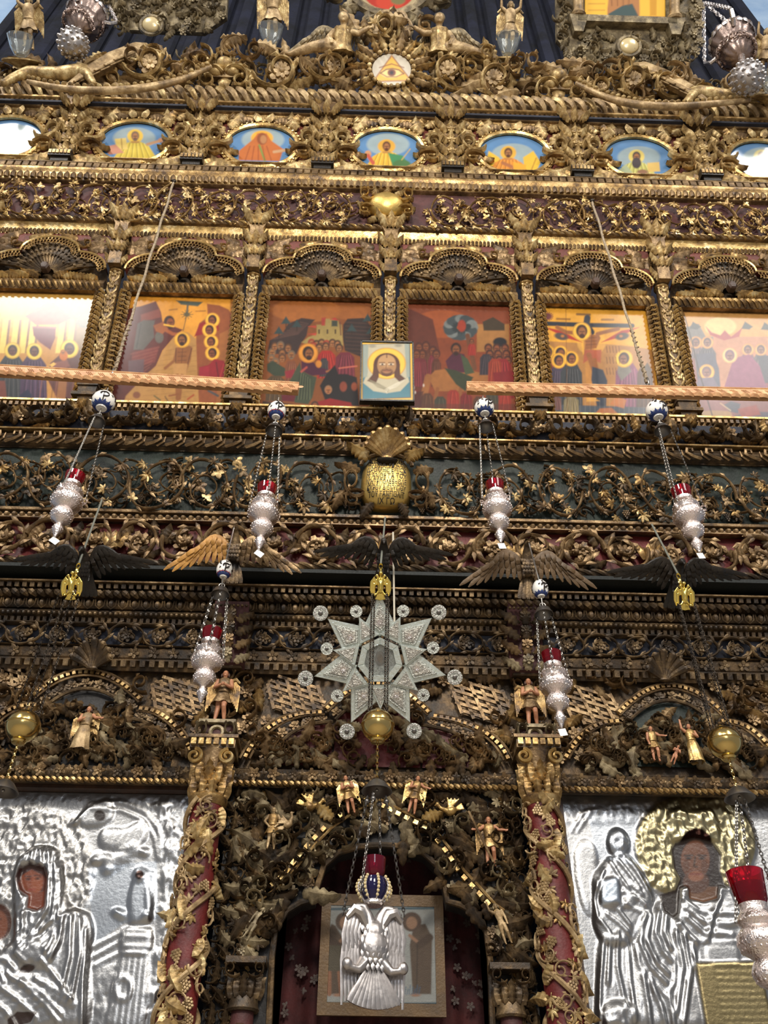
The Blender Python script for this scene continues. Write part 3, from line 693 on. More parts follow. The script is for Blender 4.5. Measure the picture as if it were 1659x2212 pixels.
# ================================================================== feast tier
b = bFEA
def fz(y): return b.at(838, y)[1]
xa = [b.at(px, py)[0] for px, py in ((240, 665), (548, 676), (838, 690), (1138, 700), (1440, 712))]
BAY = (xa[-1]-xa[0])/4; XM = sum(xa)/5
zI0, zI1 = 0.0, fz(650); zM1 = fz(629); zS = fz(614); zT = fz(541); zC = fz(516)
hw = BAY*0.43
struct('wall_icon_tier', MB().box((XM, YD(4.24), b.Z0+0.52), (3.4, 0.02, 0.62)).mesh('wall_icon_tier', 'black_wood', False), None, 'dark boards behind the row of large painted icons')
def arch_z(x):
    c = hw*0.50; h1 = (zT-zS)*0.46; h2 = (zT-zS)*0.42; ax = min(abs(x), hw)
    if ax > c: t = (hw-ax)/(hw-c); return zS+h1*math.sqrt(max(0, 1-(1-t)**2))
    t = (c-ax)/c; return zS+h1+h2*math.sqrt(max(0, 1-(1-t)**2))
def niche_meshes():
    d = {}
    n = 60; xs = [-hw+2*hw*i/n for i in range(n+1)]; mb = MB(); vs = []
    for x in xs: a = arch_z(x); vs += [(x, -0.07, zT), (x, -0.07, a), (x, 0.03, a)]
    mb.add(vs, [(3*i, 3*i+1, 3*i+4, 3*i+3) for i in range(n)]+[(3*i+1, 3*i+2, 3*i+5, 3*i+4) for i in range(n)])
    d['spandrel'] = mb.mesh('spandrel', 'redbole', True, 30)
    mb = MB(); pts = [(x, -0.085, arch_z(x)) for x in [-hw+2*hw*i/120 for i in range(121)]]
    mb.tube(pts, 0.010, 6); d['arch_rib'] = mb.mesh('arch_rib', 'gold_bright')
    # pierced lace hanging under the arch: two rows of rings along the curve
    mb = MB(); acc = 0; last = Vector(pts[0]); k = 0; prev = None
    dense = [Vector((x, -0.085, arch_z(x))) for x in [-hw+2*hw*i/600 for i in range(601)]]
    for q0, q1 in zip(dense[:-1], dense[1:]):
        acc += (q1-q0).length
        if acc > 0.027:
            acc = 0; t = (q1-q0).normalized(); nr = Vector((t.z, 0, -t.x)); k += 1
            mb.torus(q1+nr*0.018, 0.0135, 0.0042, 8, 4); mb.torus(q1+nr*0.042+t*0.0135, 0.0125, 0.004, 8, 4)
            mb.ball(q1+nr*0.059, 0.007, 5, 4)
    d['lace'] = mb.mesh('lace', 'gold')
    # fan tympanum
    mb = MB(); n = 40; vs = []
    for i in range(n+1):
        x = -hw+2*hw*i/n; a = arch_z(x)+0.02; vs += [(x, 0.03, zM1), (x, 0.0, (zM1+a)/2), (x, -0.03, a)]
    mb.add(vs, [(3*i+j, 3*i+j+1, 3*i+4+j, 3*i+3+j) for i in range(n) for j in range(2)]); d['tympanum'] = mb.mesh('tympanum', 'gold_umber', True)
    mb = MB(); c0 = Vector((0, -0.03, zM1+0.05))
    for i in range(17):
        a = -1.35+2.7*i/16; dx, dz = math.sin(a), math.cos(a); r = 0.02
        while r < 0.6:
            x, z = dx*r, zM1+0.05+dz*r
            if abs(x) > hw-0.02 or z > arch_z(x)-0.045: break
            r += 0.01
        if r < 0.13: continue
        mb.tube([c0+Vector((dx*0.05, 0, dz*0.05)), c0+Vector((dx*r*0.6, -0.03, dz*r*0.6)), c0+Vector((dx*r, -0.015, dz*r))], [0.008, 0.018, 0.02], 6)
        for k in range(3):
            q = r*(0.55+0.18*k); mb.ball(c0+Vector((dx*q, -0.05, dz*q)), (0.012, 0.010, 0.012), 5, 4)
    d['fan_ribs'] = mb.mesh('fan_ribs', 'gold_dark')
    d['knob'] = MB().prism([(0.035, 0), (0.02, 0.034), (-0.02, 0.034), (-0.035, 0), (-0.02, -0.034), (0.02, -0.034)], 0, -0.06, 0.012).mesh('knob', 'dark_wood')
    mb = MB(); mb.extx([(0.03, zI1), (-0.025, zI1), (-0.055, zI1+(zM1-zI1)*0.45), (-0.03, zM1), (0.03, zM1)], -hw, hw); d['sill'] = mb.mesh('lintel', 'gold_brown', True, 25)
    d['sill_row'] = row('slant', -hw, hw, 0.045, zI1+(zM1-zI1)*0.45, (zM1-zI1)*0.8, -0.035, 0.025).mesh('twisted_row', 'gold')
    mb = MB(); mb.extx([(0.03, zT), (-0.07, zT), (-0.072, zT+(zC-zT)*0.3), (-0.08, zT+(zC-zT)*0.6), (-0.09, zC), (0.03, zC)], -BAY*0.45, BAY*0.45); d['cornice'] = mb.mesh('cornice', 'gold_bright', True, 25)
    d['cornice_row'] = row('flute', -hw, hw, 0.03, zT+(zC-zT)*0.18, (zC-zT)*0.3, -0.07, 0.025).mesh('fluted_row', 'gold_brown')
    # vertical frame mouldings
    for nm, w_, mat, y in (('frame_rope', 0.022, 'gold_bright', -0.04), ('frame_bead', 0.016, 'gold', -0.02)):
        mb = MB(); mb.box((0, y/2, zI1/2), (w_, abs(y/2), zI1/2)); d[nm+'_bed'] = mb.mesh('frame_strip', 'gold_brown', False)
        mb = MB(); n = int(zI1/0.042)
        for i in range(n):
            z = (i+0.5)*zI1/n; mb.tube([(-w_*1.1, y*0.8, z+0.016), (0, y*1.6, z), (w_*1.1, y*0.8, z-0.016)], [0.009, 0.015, 0.009], 5)
        d[nm] = mb.mesh('twisted_strip', mat)
    return d
ND = niche_meshes()
NLAB = ['leftmost arched niche, over the pale icon washed with window glare', 'arched niche over the icon of a figure standing in a river', 'arched niche over the icon with the pale walled town', 'arched niche over the icon of a rider on a donkey', 'arched niche over the icon of a man on a cross', 'arched niche over the cracked pale lilac icon']
NLAB[0] = 'gilded arched niche over the pale icon washed with window glare'
for k in range(6):
    xc = XM+(k-2.5)*BAY
    t = thing('arched_niche', NLAB[k], 'niche', b.M @ TRS((xc, 0, 0)), 'arched niches of the icon row')
    part('spandrel', ND['spandrel'], t); part('arch_rib', ND['arch_rib'], t); part('lace', ND['lace'], t, kind='stuff'); part('tympanum', ND['tympanum'], t)
    part('fan_ribs', ND['fan_ribs'], t, kind='stuff'); part('knob', ND['knob'], t, TRS((0, -0.06, zM1+0.06)))
    part('lintel', ND['sill'], t); part('twisted_row', ND['sill_row'], t, kind='stuff'); part('cornice', ND['cornice'], t); part('fluted_row', ND['cornice_row'], t, kind='stuff')
    for sx in (-1, 1):
        part('frame_strip', ND['frame_rope_bed'], t, TRS((sx*(hw-0.005), 0, 0))); part('twisted_strip', ND['frame_rope'], t, TRS((sx*(hw-0.005), 0, 0), s=(sx, 1, 1)), kind='stuff')
        part('frame_strip', ND['frame_bead_bed'], t, TRS((sx*(hw-0.045), 0, 0))); part('twisted_strip', ND['frame_bead'], t, TRS((sx*(hw-0.045), 0, 0), s=(-sx, 1, 1)), kind='stuff')
        for j in range(4): part('acanthus_leaf', o_acanthus(('gold', 'gold_bright')[j % 2], 0.5*sx, 5), t, TRS((sx*(0.05+0.072*j), -0.03, zM1+0.012), ry=sx*(0.95+0.12*j), s=(0.13, 0.13, 0.13)))
        for (fx, fzz, ry, s_, cu) in ((0.94, 0.72, -2.3, 0.15, 0.8), (0.80, 0.62, -0.8, 0.15, -0.7), (0.88, 0.92, -1.4, 0.15, 0.6), (0.66, 0.80, 1.2, 0.13, 0.8), (0.52, 0.72, -0.9, 0.11, -0.8), (0.42, 0.95, -1.7, 0.15, 0.7), (0.97, 0.5, -0.2, 0.13, 0.4)):
            part('acanthus_leaf', o_acanthus('gold_brown' if fx > 0.6 else 'gold', cu*sx, 4), t, TRS((sx*fx*hw, -0.068, zS+(zT-zS)*fzz-0.02), ry=ry*sx, s=(s_, s_*0.45, s_)))
        part('scroll', o_curl('gold'), t, TRS((sx*hw*0.62, -0.068, zS+(zT-zS)*0.68), s=(0.09*sx, 0.18, 0.09)))
# pilasters between the icons
def pil_meshes():
    d = {}; zc0 = fz(858); zc1 = fz(615); r = 0.042
    mb = MB(); mb.tube([(0, 0.0, zc0), (0, 0.0, zc1)], r, 12, (1, 1)); d['shaft'] = mb.mesh('shaft', 'gold_brown')
    mb = MB(); R = random.Random(4); n = 9; H_ = zc1-zc0
    for i in range(n):
        z = zc0+(i+0.5)*H_/n
        for sx in (-1, 1):
            pts = [(sx*r*0.2, -r*1.02, z-H_/n*0.5), (sx*r*0.75, -r*0.85, z-H_/n*0.1), (sx*r*0.8, -r*0.8, z+H_/n*0.2), (sx*r*0.35, -r*1.1, z+H_/n*0.25), (sx*r*0.3, -r*1.12, z)]
            mb.tube(pts, [0.008, 0.008, 0.007, 0.006, 0.005], 5)
        for a in (-0.8, 0, 0.8): mb.ball((math.sin(a)*r*1.02, -math.cos(a)*r*1.02, z+H_/n*0.42), (0.012, 0.01, 0.016), 5, 4)
        mb.ball((0, -r*1.05, z+0.012), (0.011, 0.01, 0.016), 5, 4)
    d['carv'] = mb.mesh('carved_vine', 'leaf_dust')
    zt = fz(502)
    mb = MB(); mb.prism([(-0.045, zc1+0.02), (0.045, zc1+0.02), (0.05, zC-0.05), (0.10, zt), (-0.10, zt), (-0.05, zC-0.05)], 0.03, -0.10); d['neck'] = mb.mesh('bracket', 'gold_brown', False)
    d['rings'] = MB().lathe([(r*1.0, zc1-0.01), (r*1.35, zc1), (r*1.35, zc1+0.015), (r, zc1+0.025)], 12).mesh('collar', 'gold')
    d['rings2'] = MB().lathe([(r*1.3, zc0), (r*1.4, zc0+0.012), (r*1.05, zc0+0.03), (r*1.2, zc0+0.05), (r*1.0, zc0+0.06)], 12).mesh('foot_ring', 'gold')
    zb = fz(900)
    mb = MB(); mb.box((0, -0.05, zc0-0.012), (0.085, 0.075, 0.012)); mb.box((0, -0.045, zc0-0.04), (0.07, 0.065, 0.02)); mb.prism([(-0.065, zc0-0.06), (0.065, zc0-0.06), (0.05, zb-0.04), (-0.05, zb-0.04)], 0.03, -0.10); mb.box((0, -0.05, zb+0.03), (0.095, 0.07, 0.012)); d['base'] = mb.mesh('base', 'gold_umber', False)
    return d, zc0, zc1, zb, zt
PD, zc0, zc1, zb, zt = pil_meshes()
PLAB = ['between the river icon and the pale icon with window glare', 'between the river icon and the icon with the walled town', 'behind the small square icon of a bearded face', 'between the donkey rider icon and the cross icon', 'between the cross icon and the cracked lilac icon']
for k in range(-3, 4):
    t = thing('pilaster', ('gilded carved pilaster ' + PLAB[k+2]) if abs(k) < 3 else 'gilded carved pilaster at the outer side of the ' + ('glare-washed' if k < 0 else 'cracked lilac') + ' icon', 'pilaster', b.M @ TRS((XM+k*BAY, -0.03, 0)), 'pilasters of the icon row')
    part('shaft', PD['shaft'], t); part('carved_vine', PD['carv'], t, kind='stuff'); part('bracket', PD['neck'], t); part('collar', PD['rings'], t); part('foot_ring', PD['rings2'], t); part('base', PD['base'], t)
    for i, (z, s_, mt) in enumerate(((zc1+0.03, 0.11, 'leaf_dust'), (zc1+0.14, 0.11, 'leaf_dust'), (zc1+0.25, 0.13, 'leaf_dust'), (zC-0.02, 0.16, 'leaf_dust'))):
        for sx in (-1, 0, 1): part('acanthus_leaf', o_acanthus(mt, 0.0 if sx == 0 else 0.6*sx, 4), t, TRS((sx*0.03, -0.10 if i > 0 else -0.06, z), ry=sx*0.25, s=(s_*0.8, s_, s_)))
    for sx in (-1, 0, 1): part('acanthus_leaf', o_acanthus('gold', 0.4*sx, 4), t, TRS((sx*0.03, -0.115, zb-0.02), ry=PI+sx*0.3, s=(0.09, 0.12, 0.10)))

# ================================================================== oval portrait tier
b = bOVA
def oz(y): return b.at(838, y)[1]
oc = [(290, 313), (568, 317), (838, 322), (1108, 343), (1380, 352)]
OX = [b.at(*p)[0] for p in oc]; OB = (OX[-1]-OX[0])/4; OXM = sum(OX)/5
ozc = sum(b.at(*p)[1] for p in oc)/5; orx = b.at(910, 322)[0]-b.at(766, 322)[0]; orx *= 0.5; orz = (oz(286)-oz(368))/2
tOB = thing('portrait_tier', 'carved red and gilded band that carries the row of oval portraits', 'frieze', b.M)
ground(b, tOB, 'redbole', -3.9, 3.9, 0.25, z0=-0.03, z1=b.H+0.1)
slab(b, tOB, 'top_moulding', 'gold', b.H-0.03, b.H+0.03, 0.05, -3.9, 3.9, CYMA); part('bead_row', row('bead', -3.9, 3.9, 0.05, b.H-0.045, 0.03, 0, 0.03).mesh('bead_row', 'gold_bright'), tOB, kind='stuff')
slab(b, tOB, 'bottom_moulding', 'gold', -0.02, 0.03, 0.06, -3.9, 3.9, CAVET)
def ring_mesh():
    mb = MB(); n = 64
    for (e, y, r, mat) in ((0.025, -0.03, 0.02, 0), (0.055, -0.02, 0.013, 0)):
        mb.tube([((orx+e)*math.cos(2*PI*i/n), y, (orz+e)*math.sin(2*PI*i/n)) for i in range(n+1)], r, 6, cap=False)
    for i in range(44):
        a = 2*PI*i/44; mb.ball(((orx+0.055)*math.cos(a), -0.035, (orz+0.055)*math.sin(a)), 0.012, 5, 4)
    return mb.mesh('oval_frame', 'gold_bright')
ringm = ring_mesh()
for k in range(-3, 4):
    t = part('oval_frame', ringm, tOB, TRS((OXM+k*OB, 0, ozc)))
    for sx in (-1, 1):
        part('scroll', o_curl('leaf_dust'), t, TRS((sx*(orx+0.10), -0.02, 0.05), s=(0.20*sx, 0.4, 0.24), ry=0.3*sx)); part('scroll', o_curl('gold'), t, TRS((sx*(orx+0.09), -0.02, -0.14), s=(0.18*sx, 0.4, -0.18)))
        for (fx, z, ry, s_, cu, mt) in ((1.05, 0.24, -0.9, 0.20, 0.9, 'leaf_dust'), (0.72, 0.31, 1.0, 0.17, -0.8, 'gold'), (1.22, 0.12, 0.3, 0.22, 0.8, 'leaf_dust'), (1.3, -0.2, 2.6, 0.2, -0.8, 'gold'), (1.02, -0.27, 1.9, 0.26, 0.8, 'leaf_dust'), (0.62, -0.33, 1.5, 0.26, -0.6, 'leaf_dust'), (0.25, -0.36, 1.7, 0.20, 0.5, 'gold'), (1.28, -0.02, -2.4, 0.17, 0.7, 'gold'), (1.15, 0.32, 0.7, 0.15, 0.5, 'leaf_dust'), (0.3, 0.34, 1.4, 0.16, 0.5, 'gold_brown')):
            part('acanthus_leaf', o_acanthus(mt, cu*sx, 5), t, TRS((sx*orx*fx, -0.03, z*0.92), ry=ry*sx, s=(s_, s_*0.7, s_)))
        part('rosette', o_rosette('gold', 5), t, TRS((sx*(orx+0.04), -0.04, -0.26), s=0.04)); part('tongue_leaf', o_petal('leaf_dust'), t, TRS((sx*0.04, -0.04, orz+0.05), ry=sx*0.4, s=(0.07, 0.12, 0.09)))
# pilasters of the oval tier
def opil():
    d = {}; h = b.H
    mb = MB(); mb.box((0, -0.03, h/2), (0.055, 0.04, h/2)); d['shaft'] = mb.mesh('shaft', 'gold_brown', False)
    mb = MB(); mb.prism([(-0.07, h-0.02), (0.07, h-0.02), (0.11, h+0.12), (-0.11, h+0.12)], 0.02, -0.11); d['capital'] = mb.mesh('capital', 'gold_brown', False)
    mb = MB(); mb.box((0, -0.07, -0.015), (0.09, 0.06, 0.035)); mb.box((0, -0.06, -0.07), (0.07, 0.05, 0.02)); d['base'] = mb.mesh('base', 'black_wood', False); d['fret'] = row('dentil', -0.09, 0.09, 0.03, -0.012, 0.04, -0.13, 0.008, 0.6).mesh('fret', 'gold', False)
    mb = MB()
    for sx in (-1, 1):
        mb.box((sx*0.105, -0.02, h/2), (0.012, 0.02, h/2))
        for i in range(int(h/0.035)): mb.box((sx*0.082, -0.012, (i+0.5)*0.035), (0.011, 0.015, 0.011))
    d['strip'] = mb.mesh('side_strip', 'gold', False); return d
OP = opil()
OPL = ['beyond the glare-whitened portrait at the book holder side', 'between the pale portrait and the man with the book', 'between the man with the book and the veiled figure', 'between the veiled figure and the one with a globe', 'between the figure with a globe and the winged one', 'between the winged figure and the dark bearded man', 'between the dark bearded man and the pale portrait', 'beyond the glare-whitened portrait at the dark beard side']
for k in range(8):
    t = thing('small_pilaster', 'short leafy pilaster ' + OPL[k], 'pilaster', b.M @ TRS((OXM+(k-3.5)*OB, 0, 0)), 'short pilasters of the portrait row')
    part('shaft', OP['shaft'], t); part('capital', OP['capital'], t); part('base', OP['base'], t); part('fret', OP['fret'], t, kind='stuff'); part('side_strip', OP['strip'], t)
    for i in range(4):
        z = b.H*(0.04+0.22*i)
        for sx in (-1, 0, 1): part('acanthus_leaf', o_acanthus('leaf_dust', 0.6*sx, 4), t, TRS((sx*0.035, -0.065, z), ry=sx*0.35, s=(0.11, 0.16, 0.16)))
        part('rosette', o_rosette('leaf_dust', 5), t, TRS((0, -0.09, z+0.03), s=0.04))
    for sx in (-1, 0, 1): part('acanthus_leaf', o_acanthus('leaf_dust', 0.6*sx, 4), t, TRS((sx*0.05, -0.11, b.H-0.05), ry=sx*0.4, s=(0.10, 0.2, 0.16)))

# ================================================================== boss, cartouche with the inscription, shell over it
def lab_text(txt, size, depth=0.002):
    cu = bpy.data.curves.new('lettering', 'FONT'); cu.body = txt; cu.size = size; cu.align_x = 'CENTER'; cu.align_y = 'CENTER'; cu.extrude = depth; cu.resolution_u = 3
    o = bpy.data.objects.new('tmp', cu); COL.objects.link(o); dg = bpy.context.evaluated_depsgraph_get(); dg.update()
    me = bpy.data.meshes.new_from_object(o.evaluated_get(dg)); bpy.data.objects.remove(o, do_unlink=True); return me
b = bFRI; bx, bz = b.at(834, 452)
t = thing('gilded_boss', 'smooth gilded oval boss ringed by leaves in the middle of the maroon frieze', 'boss', b.M @ TRS((bx, 0, bz)))
part('boss', remesh(MB().ball((0, -0.02, 0), (0.15, 0.10, 0.13), 20, 14), 'boss_gold', 0.02, 2, 'boss'), t)
for i in range(12):
    a = 2*PI*i/12; part('acanthus_leaf', o_acanthus('leaf_dust' if i % 2 else 'gold', 0.5, 4), t, TRS((0.14*math.sin(a), -0.02, 0.12*math.cos(a)), ry=a, s=(0.11, 0.12, 0.10)))
for sx in (-1, 1):
    for sz in (-1, 1): part('scroll', o_curl('gold_bright'), t, TRS((sx*0.17, -0.03, sz*0.09), s=(0.12*sx, 0.3, 0.14*sz)))
b = bGRN; cx_, cz_ = b.at(834, 1052)
t = thing('inscription_cartouche', 'rounded gilded cartouche with lines of dark Greek lettering on the green frieze', 'cartouche', b.M @ TRS((cx_, -0.06, cz_)))
cw, ch = 54*PXS(834, 1052, 4.0), b.H*0.42
def lathe_shield():
    mb = MB(); n = 40; vs = [(0, -0.060, 0)]
    for k, (f, y) in enumerate(((0.35, -0.058), (0.65, -0.050), (0.88, -0.030), (1.0, 0.0), (1.0, 0.06))):
        for i in range(n):
            a = 2*PI*i/n; sx, sz = math.cos(a), math.sin(a); e = 0.72
            vs.append((cw*f*math.copysign(abs(sx)**e, sx)*(1.0-0.10*sz), y, ch*f*math.copysign(abs(sz)**e, sz)))
    fs = [(0, 1+i, 1+(i+1) % n) for i in range(n)]
    for k in range(4): fs += [(1+k*n+i, 1+(k+1)*n+i, 1+(k+1)*n+(i+1) % n, 1+k*n+(i+1) % n) for i in range(n)]
    return mb.add(vs, fs)
part('shield', lathe_shield().mesh('shield', 'boss_gold'), t)
for i, tx in enumerate(('ΚΑΘΗΓΟΥΜΕ', 'ΤΟΥΝΟC ΕΚ CΥΝ', 'ΔΡΟΜΗC ΕΠΙCΚ', 'Ν ΑΝΟΕ ΓΑ ΤΟΥ', 'ΜΗΤΡΠΟΛΕΒΗΘΛΕ', 'ΚΥΡΟΥ ΔΙΟΝΥCΙΟΥ', 'ΤΟΥ ΓΑΝΓΙΟΛΙΤ', 'ΙΧ ΓΩ')):
    me = lab_text(tx, ch*0.25); me.materials.clear(); me.materials.append(M['ink'])
    fz_ = 0.70-1.58*i/7; xs = [v.co.x for v in me.vertices]; wd = max(xs)-min(xs); tgt = 1.58*cw*math.sqrt(max(0.2, 1-(abs(fz_)*0.85)**3))*(0.55 if i == 7 else 1); k = tgt/wd
    for v in me.vertices:      # wrap the line over the bulging shield
        x = v.co.x*k; z = v.co.y+fz_*ch; q = min(0.97, math.hypot(x/cw, z/ch)); v.co = (x, -0.060*math.sqrt(1-q**3.0)-0.006-v.co.z-0.010*q, z)
    part('lettering', me, t)
for sx in (-1, 1):
    part('scroll', o_curl('gold_brown'), t, TRS((sx*cw*1.42, 0.03, -0.01), s=(0.15*sx, 0.3, 0.24))); part('scroll', o_curl('gold_brown'), t, TRS((sx*cw*1.36, 0.03, -ch*0.72), s=(0.14*sx, 0.3, -0.15)))
    part('acanthus_leaf', o_acanthus('gold_bright', 0.7*sx, 5), t, TRS((sx*cw*0.75, -0.03, ch*0.7), ry=sx*0.5, s=(0.16, 0.16, 0.15)))
    part('acanthus_leaf', o_acanthus('gold_brown', 0.8*sx, 5), t, TRS((sx*cw*1.5, 0.02, -ch*0.3), ry=sx*2.2, s=0.14)); part('acanthus_leaf', o_acanthus('gold_brown', 0.8*sx, 5), t, TRS((sx*cw*1.1, -0.02, ch*0.3), ry=sx*0.9, s=0.13))
    part('acanthus_leaf', o_acanthus('gold_umber', 0.8*sx, 5), t, TRS((sx*cw*0.5, -0.02, -ch*0.9), ry=sx*2.2, s=0.11))
part('rim', MB().tube([(cw*1.02*math.cos(PI*i/20), -0.03, ch*0.55+ch*0.45*math.sin(PI*i/20)) for i in range(21)], 0.014, 6).mesh('rim', 'gold_brown'), t)
P = W(836, 992, 3.90); t = thing('shell_ornament', 'large bright gilded shell fanning out above the lettered cartouche', 'shell ornament', TRS(P, rx=0.25))
part('shell', o_shell('gold', 9), t, TRS(s=0.185)); part('collar', MB().ball((0, 0.0, -0.01), (0.07, 0.04, 0.018), 12, 6).mesh('collar', 'black_wood'), t); part('bracket', MB().box((0, 0.12, 0.03), (0.05, 0.12, 0.03)).mesh('bracket', 'black_wood', False), t)
# ================================================================== large painted icons of the feast row
def icon(k, label, fn, seed):
    xc = XM+(k-2.5)*BAY; Mw = bFEA.M @ TRS((xc, 0.02, 0.0))
    cv = Canvas(Mw, -(hw-0.05), hw-0.05, 0.004, zI1-0.002, 175, 185); fn(cv); cv.c = cv.c**1.2*0.84; cv.mottle(0.20, 4, seed); cv.mottle(0.14, 30, seed+50)
    return solo('painted_icon', cv.mesh('painted_icon', 'painted', 0.02), Mw, label, 'icon', 'large icons of the feast row')
HAL = (236, 184, 74)
def p1(c):
    c.win(0, 600, 5.53); c.c[:] = hexl(198, 150, 84)
    c.poly([(-400, 200), (1400, 200), (1300, 700), (-400, 700)], (214, 172, 92)); c.poly([(840, 620), (1260, 420), (1100, 1100), (760, 900)], (150, 122, 84))
    for x in (0, 130, 240, 340, 680, 800): c.poly([(x+40, 500), (x+110, 500), (x+60, 900), (x-20, 900)], (232, 206, 118)); c.poly([(x+100, 500), (x+130, 500), (x+85, 900), (x+60, 900)], (140, 106, 80))
    c.poly([(300, 460), (560, 300), (640, 300), (860, 480), (700, 560), (420, 560)], (150, 90, 74)); c.ell(1060, 500, 160, 90, (112, 112, 100), -0.3)
    c.poly([(385, 580), (670, 590), (660, 720), (600, 860), (470, 770), (400, 690)], (118, 52, 66)); c.line([(400, 590), (660, 600)], 14, (160, 90, 96))
    for (x, y, col) in ((150, 870, (70, 74, 78)), (410, 880, (86, 66, 92))):
        c.robe(x-10, y+50, 330, 620, col, n=5); c.head(x, y, 56, (54, 40, 44), (120, 80, 66), (236, 206, 96))
    c.poly([(760, 880), (900, 840), (1020, 900), (1080, 1010), (1040, 1480), (700, 1480), (560, 1200), (600, 1020)], (108, 66, 60)); c.poly([(620, 1020), (800, 980), (840, 1060), (640, 1110)], (148, 96, 84))
    c.head(830, 850, 62, (70, 52, 52), (116, 76, 64), (240, 208, 90)); c.ell(760, 930, 50, 60, (206, 128, 58)); c.head(752, 890, 26, (150, 90, 40), (206, 140, 80)); c.poly([(590, 1040), (640, 1010), (670, 1030), (620, 1070)], (240, 196, 110))
    for x in (480, 660, 860, 980): c.line([(x, 1090), (x-50, 1460)], 10, (90, 50, 48), 0.6); c.line([(x+40, 1090), (x-10, 1460)], 14, (176, 120, 96), 0.5)
    c.poly([(-300, 1230), (60, 1230), (90, 1500), (-300, 1500)], (130, 80, 70)); c.poly([(240, 1400), (330, 1330), (380, 1400), (360, 1480), (220, 1480)], (54, 56, 80)); c.poly([(700, 1230), (800, 1230), (780, 1460), (670, 1460)], (160, 112, 70))
def p2(c):
    c.win(250, 620, 5.53); c.c[:] = hexl(216, 156, 58)
    c.poly([(1090, 200), (1240, 220), (1350, 270), (1500, 500), (1450, 1500), (900, 1500), (960, 600), (1000, 430), (1100, 360)], (150, 88, 48)); c.poly([(1240, 560), (1370, 500), (1400, 1400), (1200, 1400)], (164, 108, 58))
    c.poly([(-100, 300), (300, 230), (480, 170), (540, 300), (560, 420), (690, 470), (800, 510), (700, 600), (560, 760), (480, 960), (340, 1060), (200, 1500), (-100, 1500)], (104, 48, 40)); c.poly([(300, 330), (520, 260), (540, 360), (300, 420)], (140, 74, 58)); c.poly([(200, 780), (520, 700), (470, 900), (180, 960)], (128, 64, 56))
    for i in range(7): c.line([(180+20*i, 800+40*i), (520-20*i, 720+40*i)], 9, (154, 92, 76), 0.6)
    c.poly([(150, 880), (340, 860), (330, 1060), (150, 1080)], (110, 84, 88))
    c.poly([(780, 540), (860, 540), (960, 620), (970, 900), (1000, 1500), (60, 1500), (120, 1300), (350, 1060), (480, 940), (560, 760), (690, 600)], (182, 140, 82))
    for i in range(12): c.line([(600-30*i, 760+60*i), (960, 700+60*i)], 5, (150, 112, 66), 0.5)
    c.poly([(260, 440), (330, 395), (470, 400), (450, 480), (460, 600), (330, 750), (210, 750)], (104, 98, 92)); c.ell(520, 600, 52, 70, (110, 104, 96)); c.line([(300, 440), (250, 720)], 12, (70, 66, 66), 0.7)
    c.line([(540, 480), (680, 560), (760, 570)], 40, (164, 96, 54)); c.poly([(450, 460), (600, 400), (640, 480), (560, 560), (480, 530)], (158, 96, 52)); c.head(640, 420, 62, (64, 32, 20), (148, 88, 50), None, beard=True, side=0.6); c.line([(690, 470), (580, 450)], 20, (230, 180, 70))
    c.poly([(720, 160), (1040, 180), (980, 230), (780, 210)], (84, 92, 80)); c.line([(862, 200), (850, 320)], 22, (88, 88, 78)); c.ell(850, 328, 36, 24, (92, 90, 74)); c.line([(850, 330), (806, 520)], 6, (90, 80, 56))
    for i in range(10): c.line([(850, 328), (850+70*math.cos(i*0.63), 328+55*math.sin(i*0.63))], 4, (110, 96, 60))
    c.line([(640, 275), (730, 265)], 16, (150, 104, 40), 0.8); c.line([(960, 290), (1070, 285)], 16, (150, 104, 40), 0.8)
    # standing figure
    sk = (150, 100, 56); dk = (96, 56, 30)
    c.poly([(740, 720), (880, 700), (915, 730), (880, 900), (850, 920), (715, 915), (715, 800)], sk); c.line([(735, 740), (700, 880), (590, 970)], 34, sk); c.line([(895, 730), (880, 860), (825, 1020)], 34, sk)
    c.poly([(680, 920), (860, 915), (840, 1060), (780, 1080), (690, 1070)], (190, 146, 92)); c.line([(735, 1060), (740, 1330)], 48, sk); c.line([(790, 1060), (760, 1330)], 40, sk)
    for y in (780, 830, 880): c.line([(745, y), (840, y-5)], 6, dk, 0.7)
    c.line([(800, 720), (785, 900)], 6, dk, 0.7); c.line([(720, 730), (715, 900)], 7, dk); c.line([(905, 740), (860, 920)], 7, dk); c.head(795, 630, 58, (66, 36, 22), sk, HAL, 1.65, True, -0.3)
    c.poly([(1000, 440), (1090, 400), (1230, 450), (1230, 520), (940, 590)], (150, 40, 34))
    for (x, y) in ((1155, 395), (1120, 515), (1140, 655), (1155, 790)): c.head(x, y, 50, (62, 32, 26), (140, 84, 52), HAL, 1.72, side=-0.4)
    c.poly([(1000, 960), (1110, 930), (1180, 860), (1290, 880), (1330, 960), (1290, 1120), (1000, 1110)], (150, 34, 44)); c.poly([(1000, 960), (1120, 940), (1110, 1110), (1000, 1100)], (162, 42, 58)); c.line([(1200, 900), (1230, 1100)], 14, (104, 20, 30)); c.line([(1290, 920), (1240, 1100)], 12, (196, 70, 70), 0.7)
    c.line([(1110, 1240), (1220, 1300)], 26, (84, 84, 86)); c.ell(250, 1290, 45, 40, (140, 90, 60)); c.line([(460, 1300), (530, 1350)], 14, (96, 92, 60)); c.line([(590, 1310), (640, 1390), (820, 1390)], 9, (92, 74, 48)); c.line([(860, 1340), (930, 1290)], 18, (170, 84, 46)); c.line([(640, 1300), (740, 1280)], 20, (150, 96, 56))
    c.poly([(1370, 150), (1400, 150), (1390, 1500), (1330, 1500)], (110, 60, 34), 0.6)
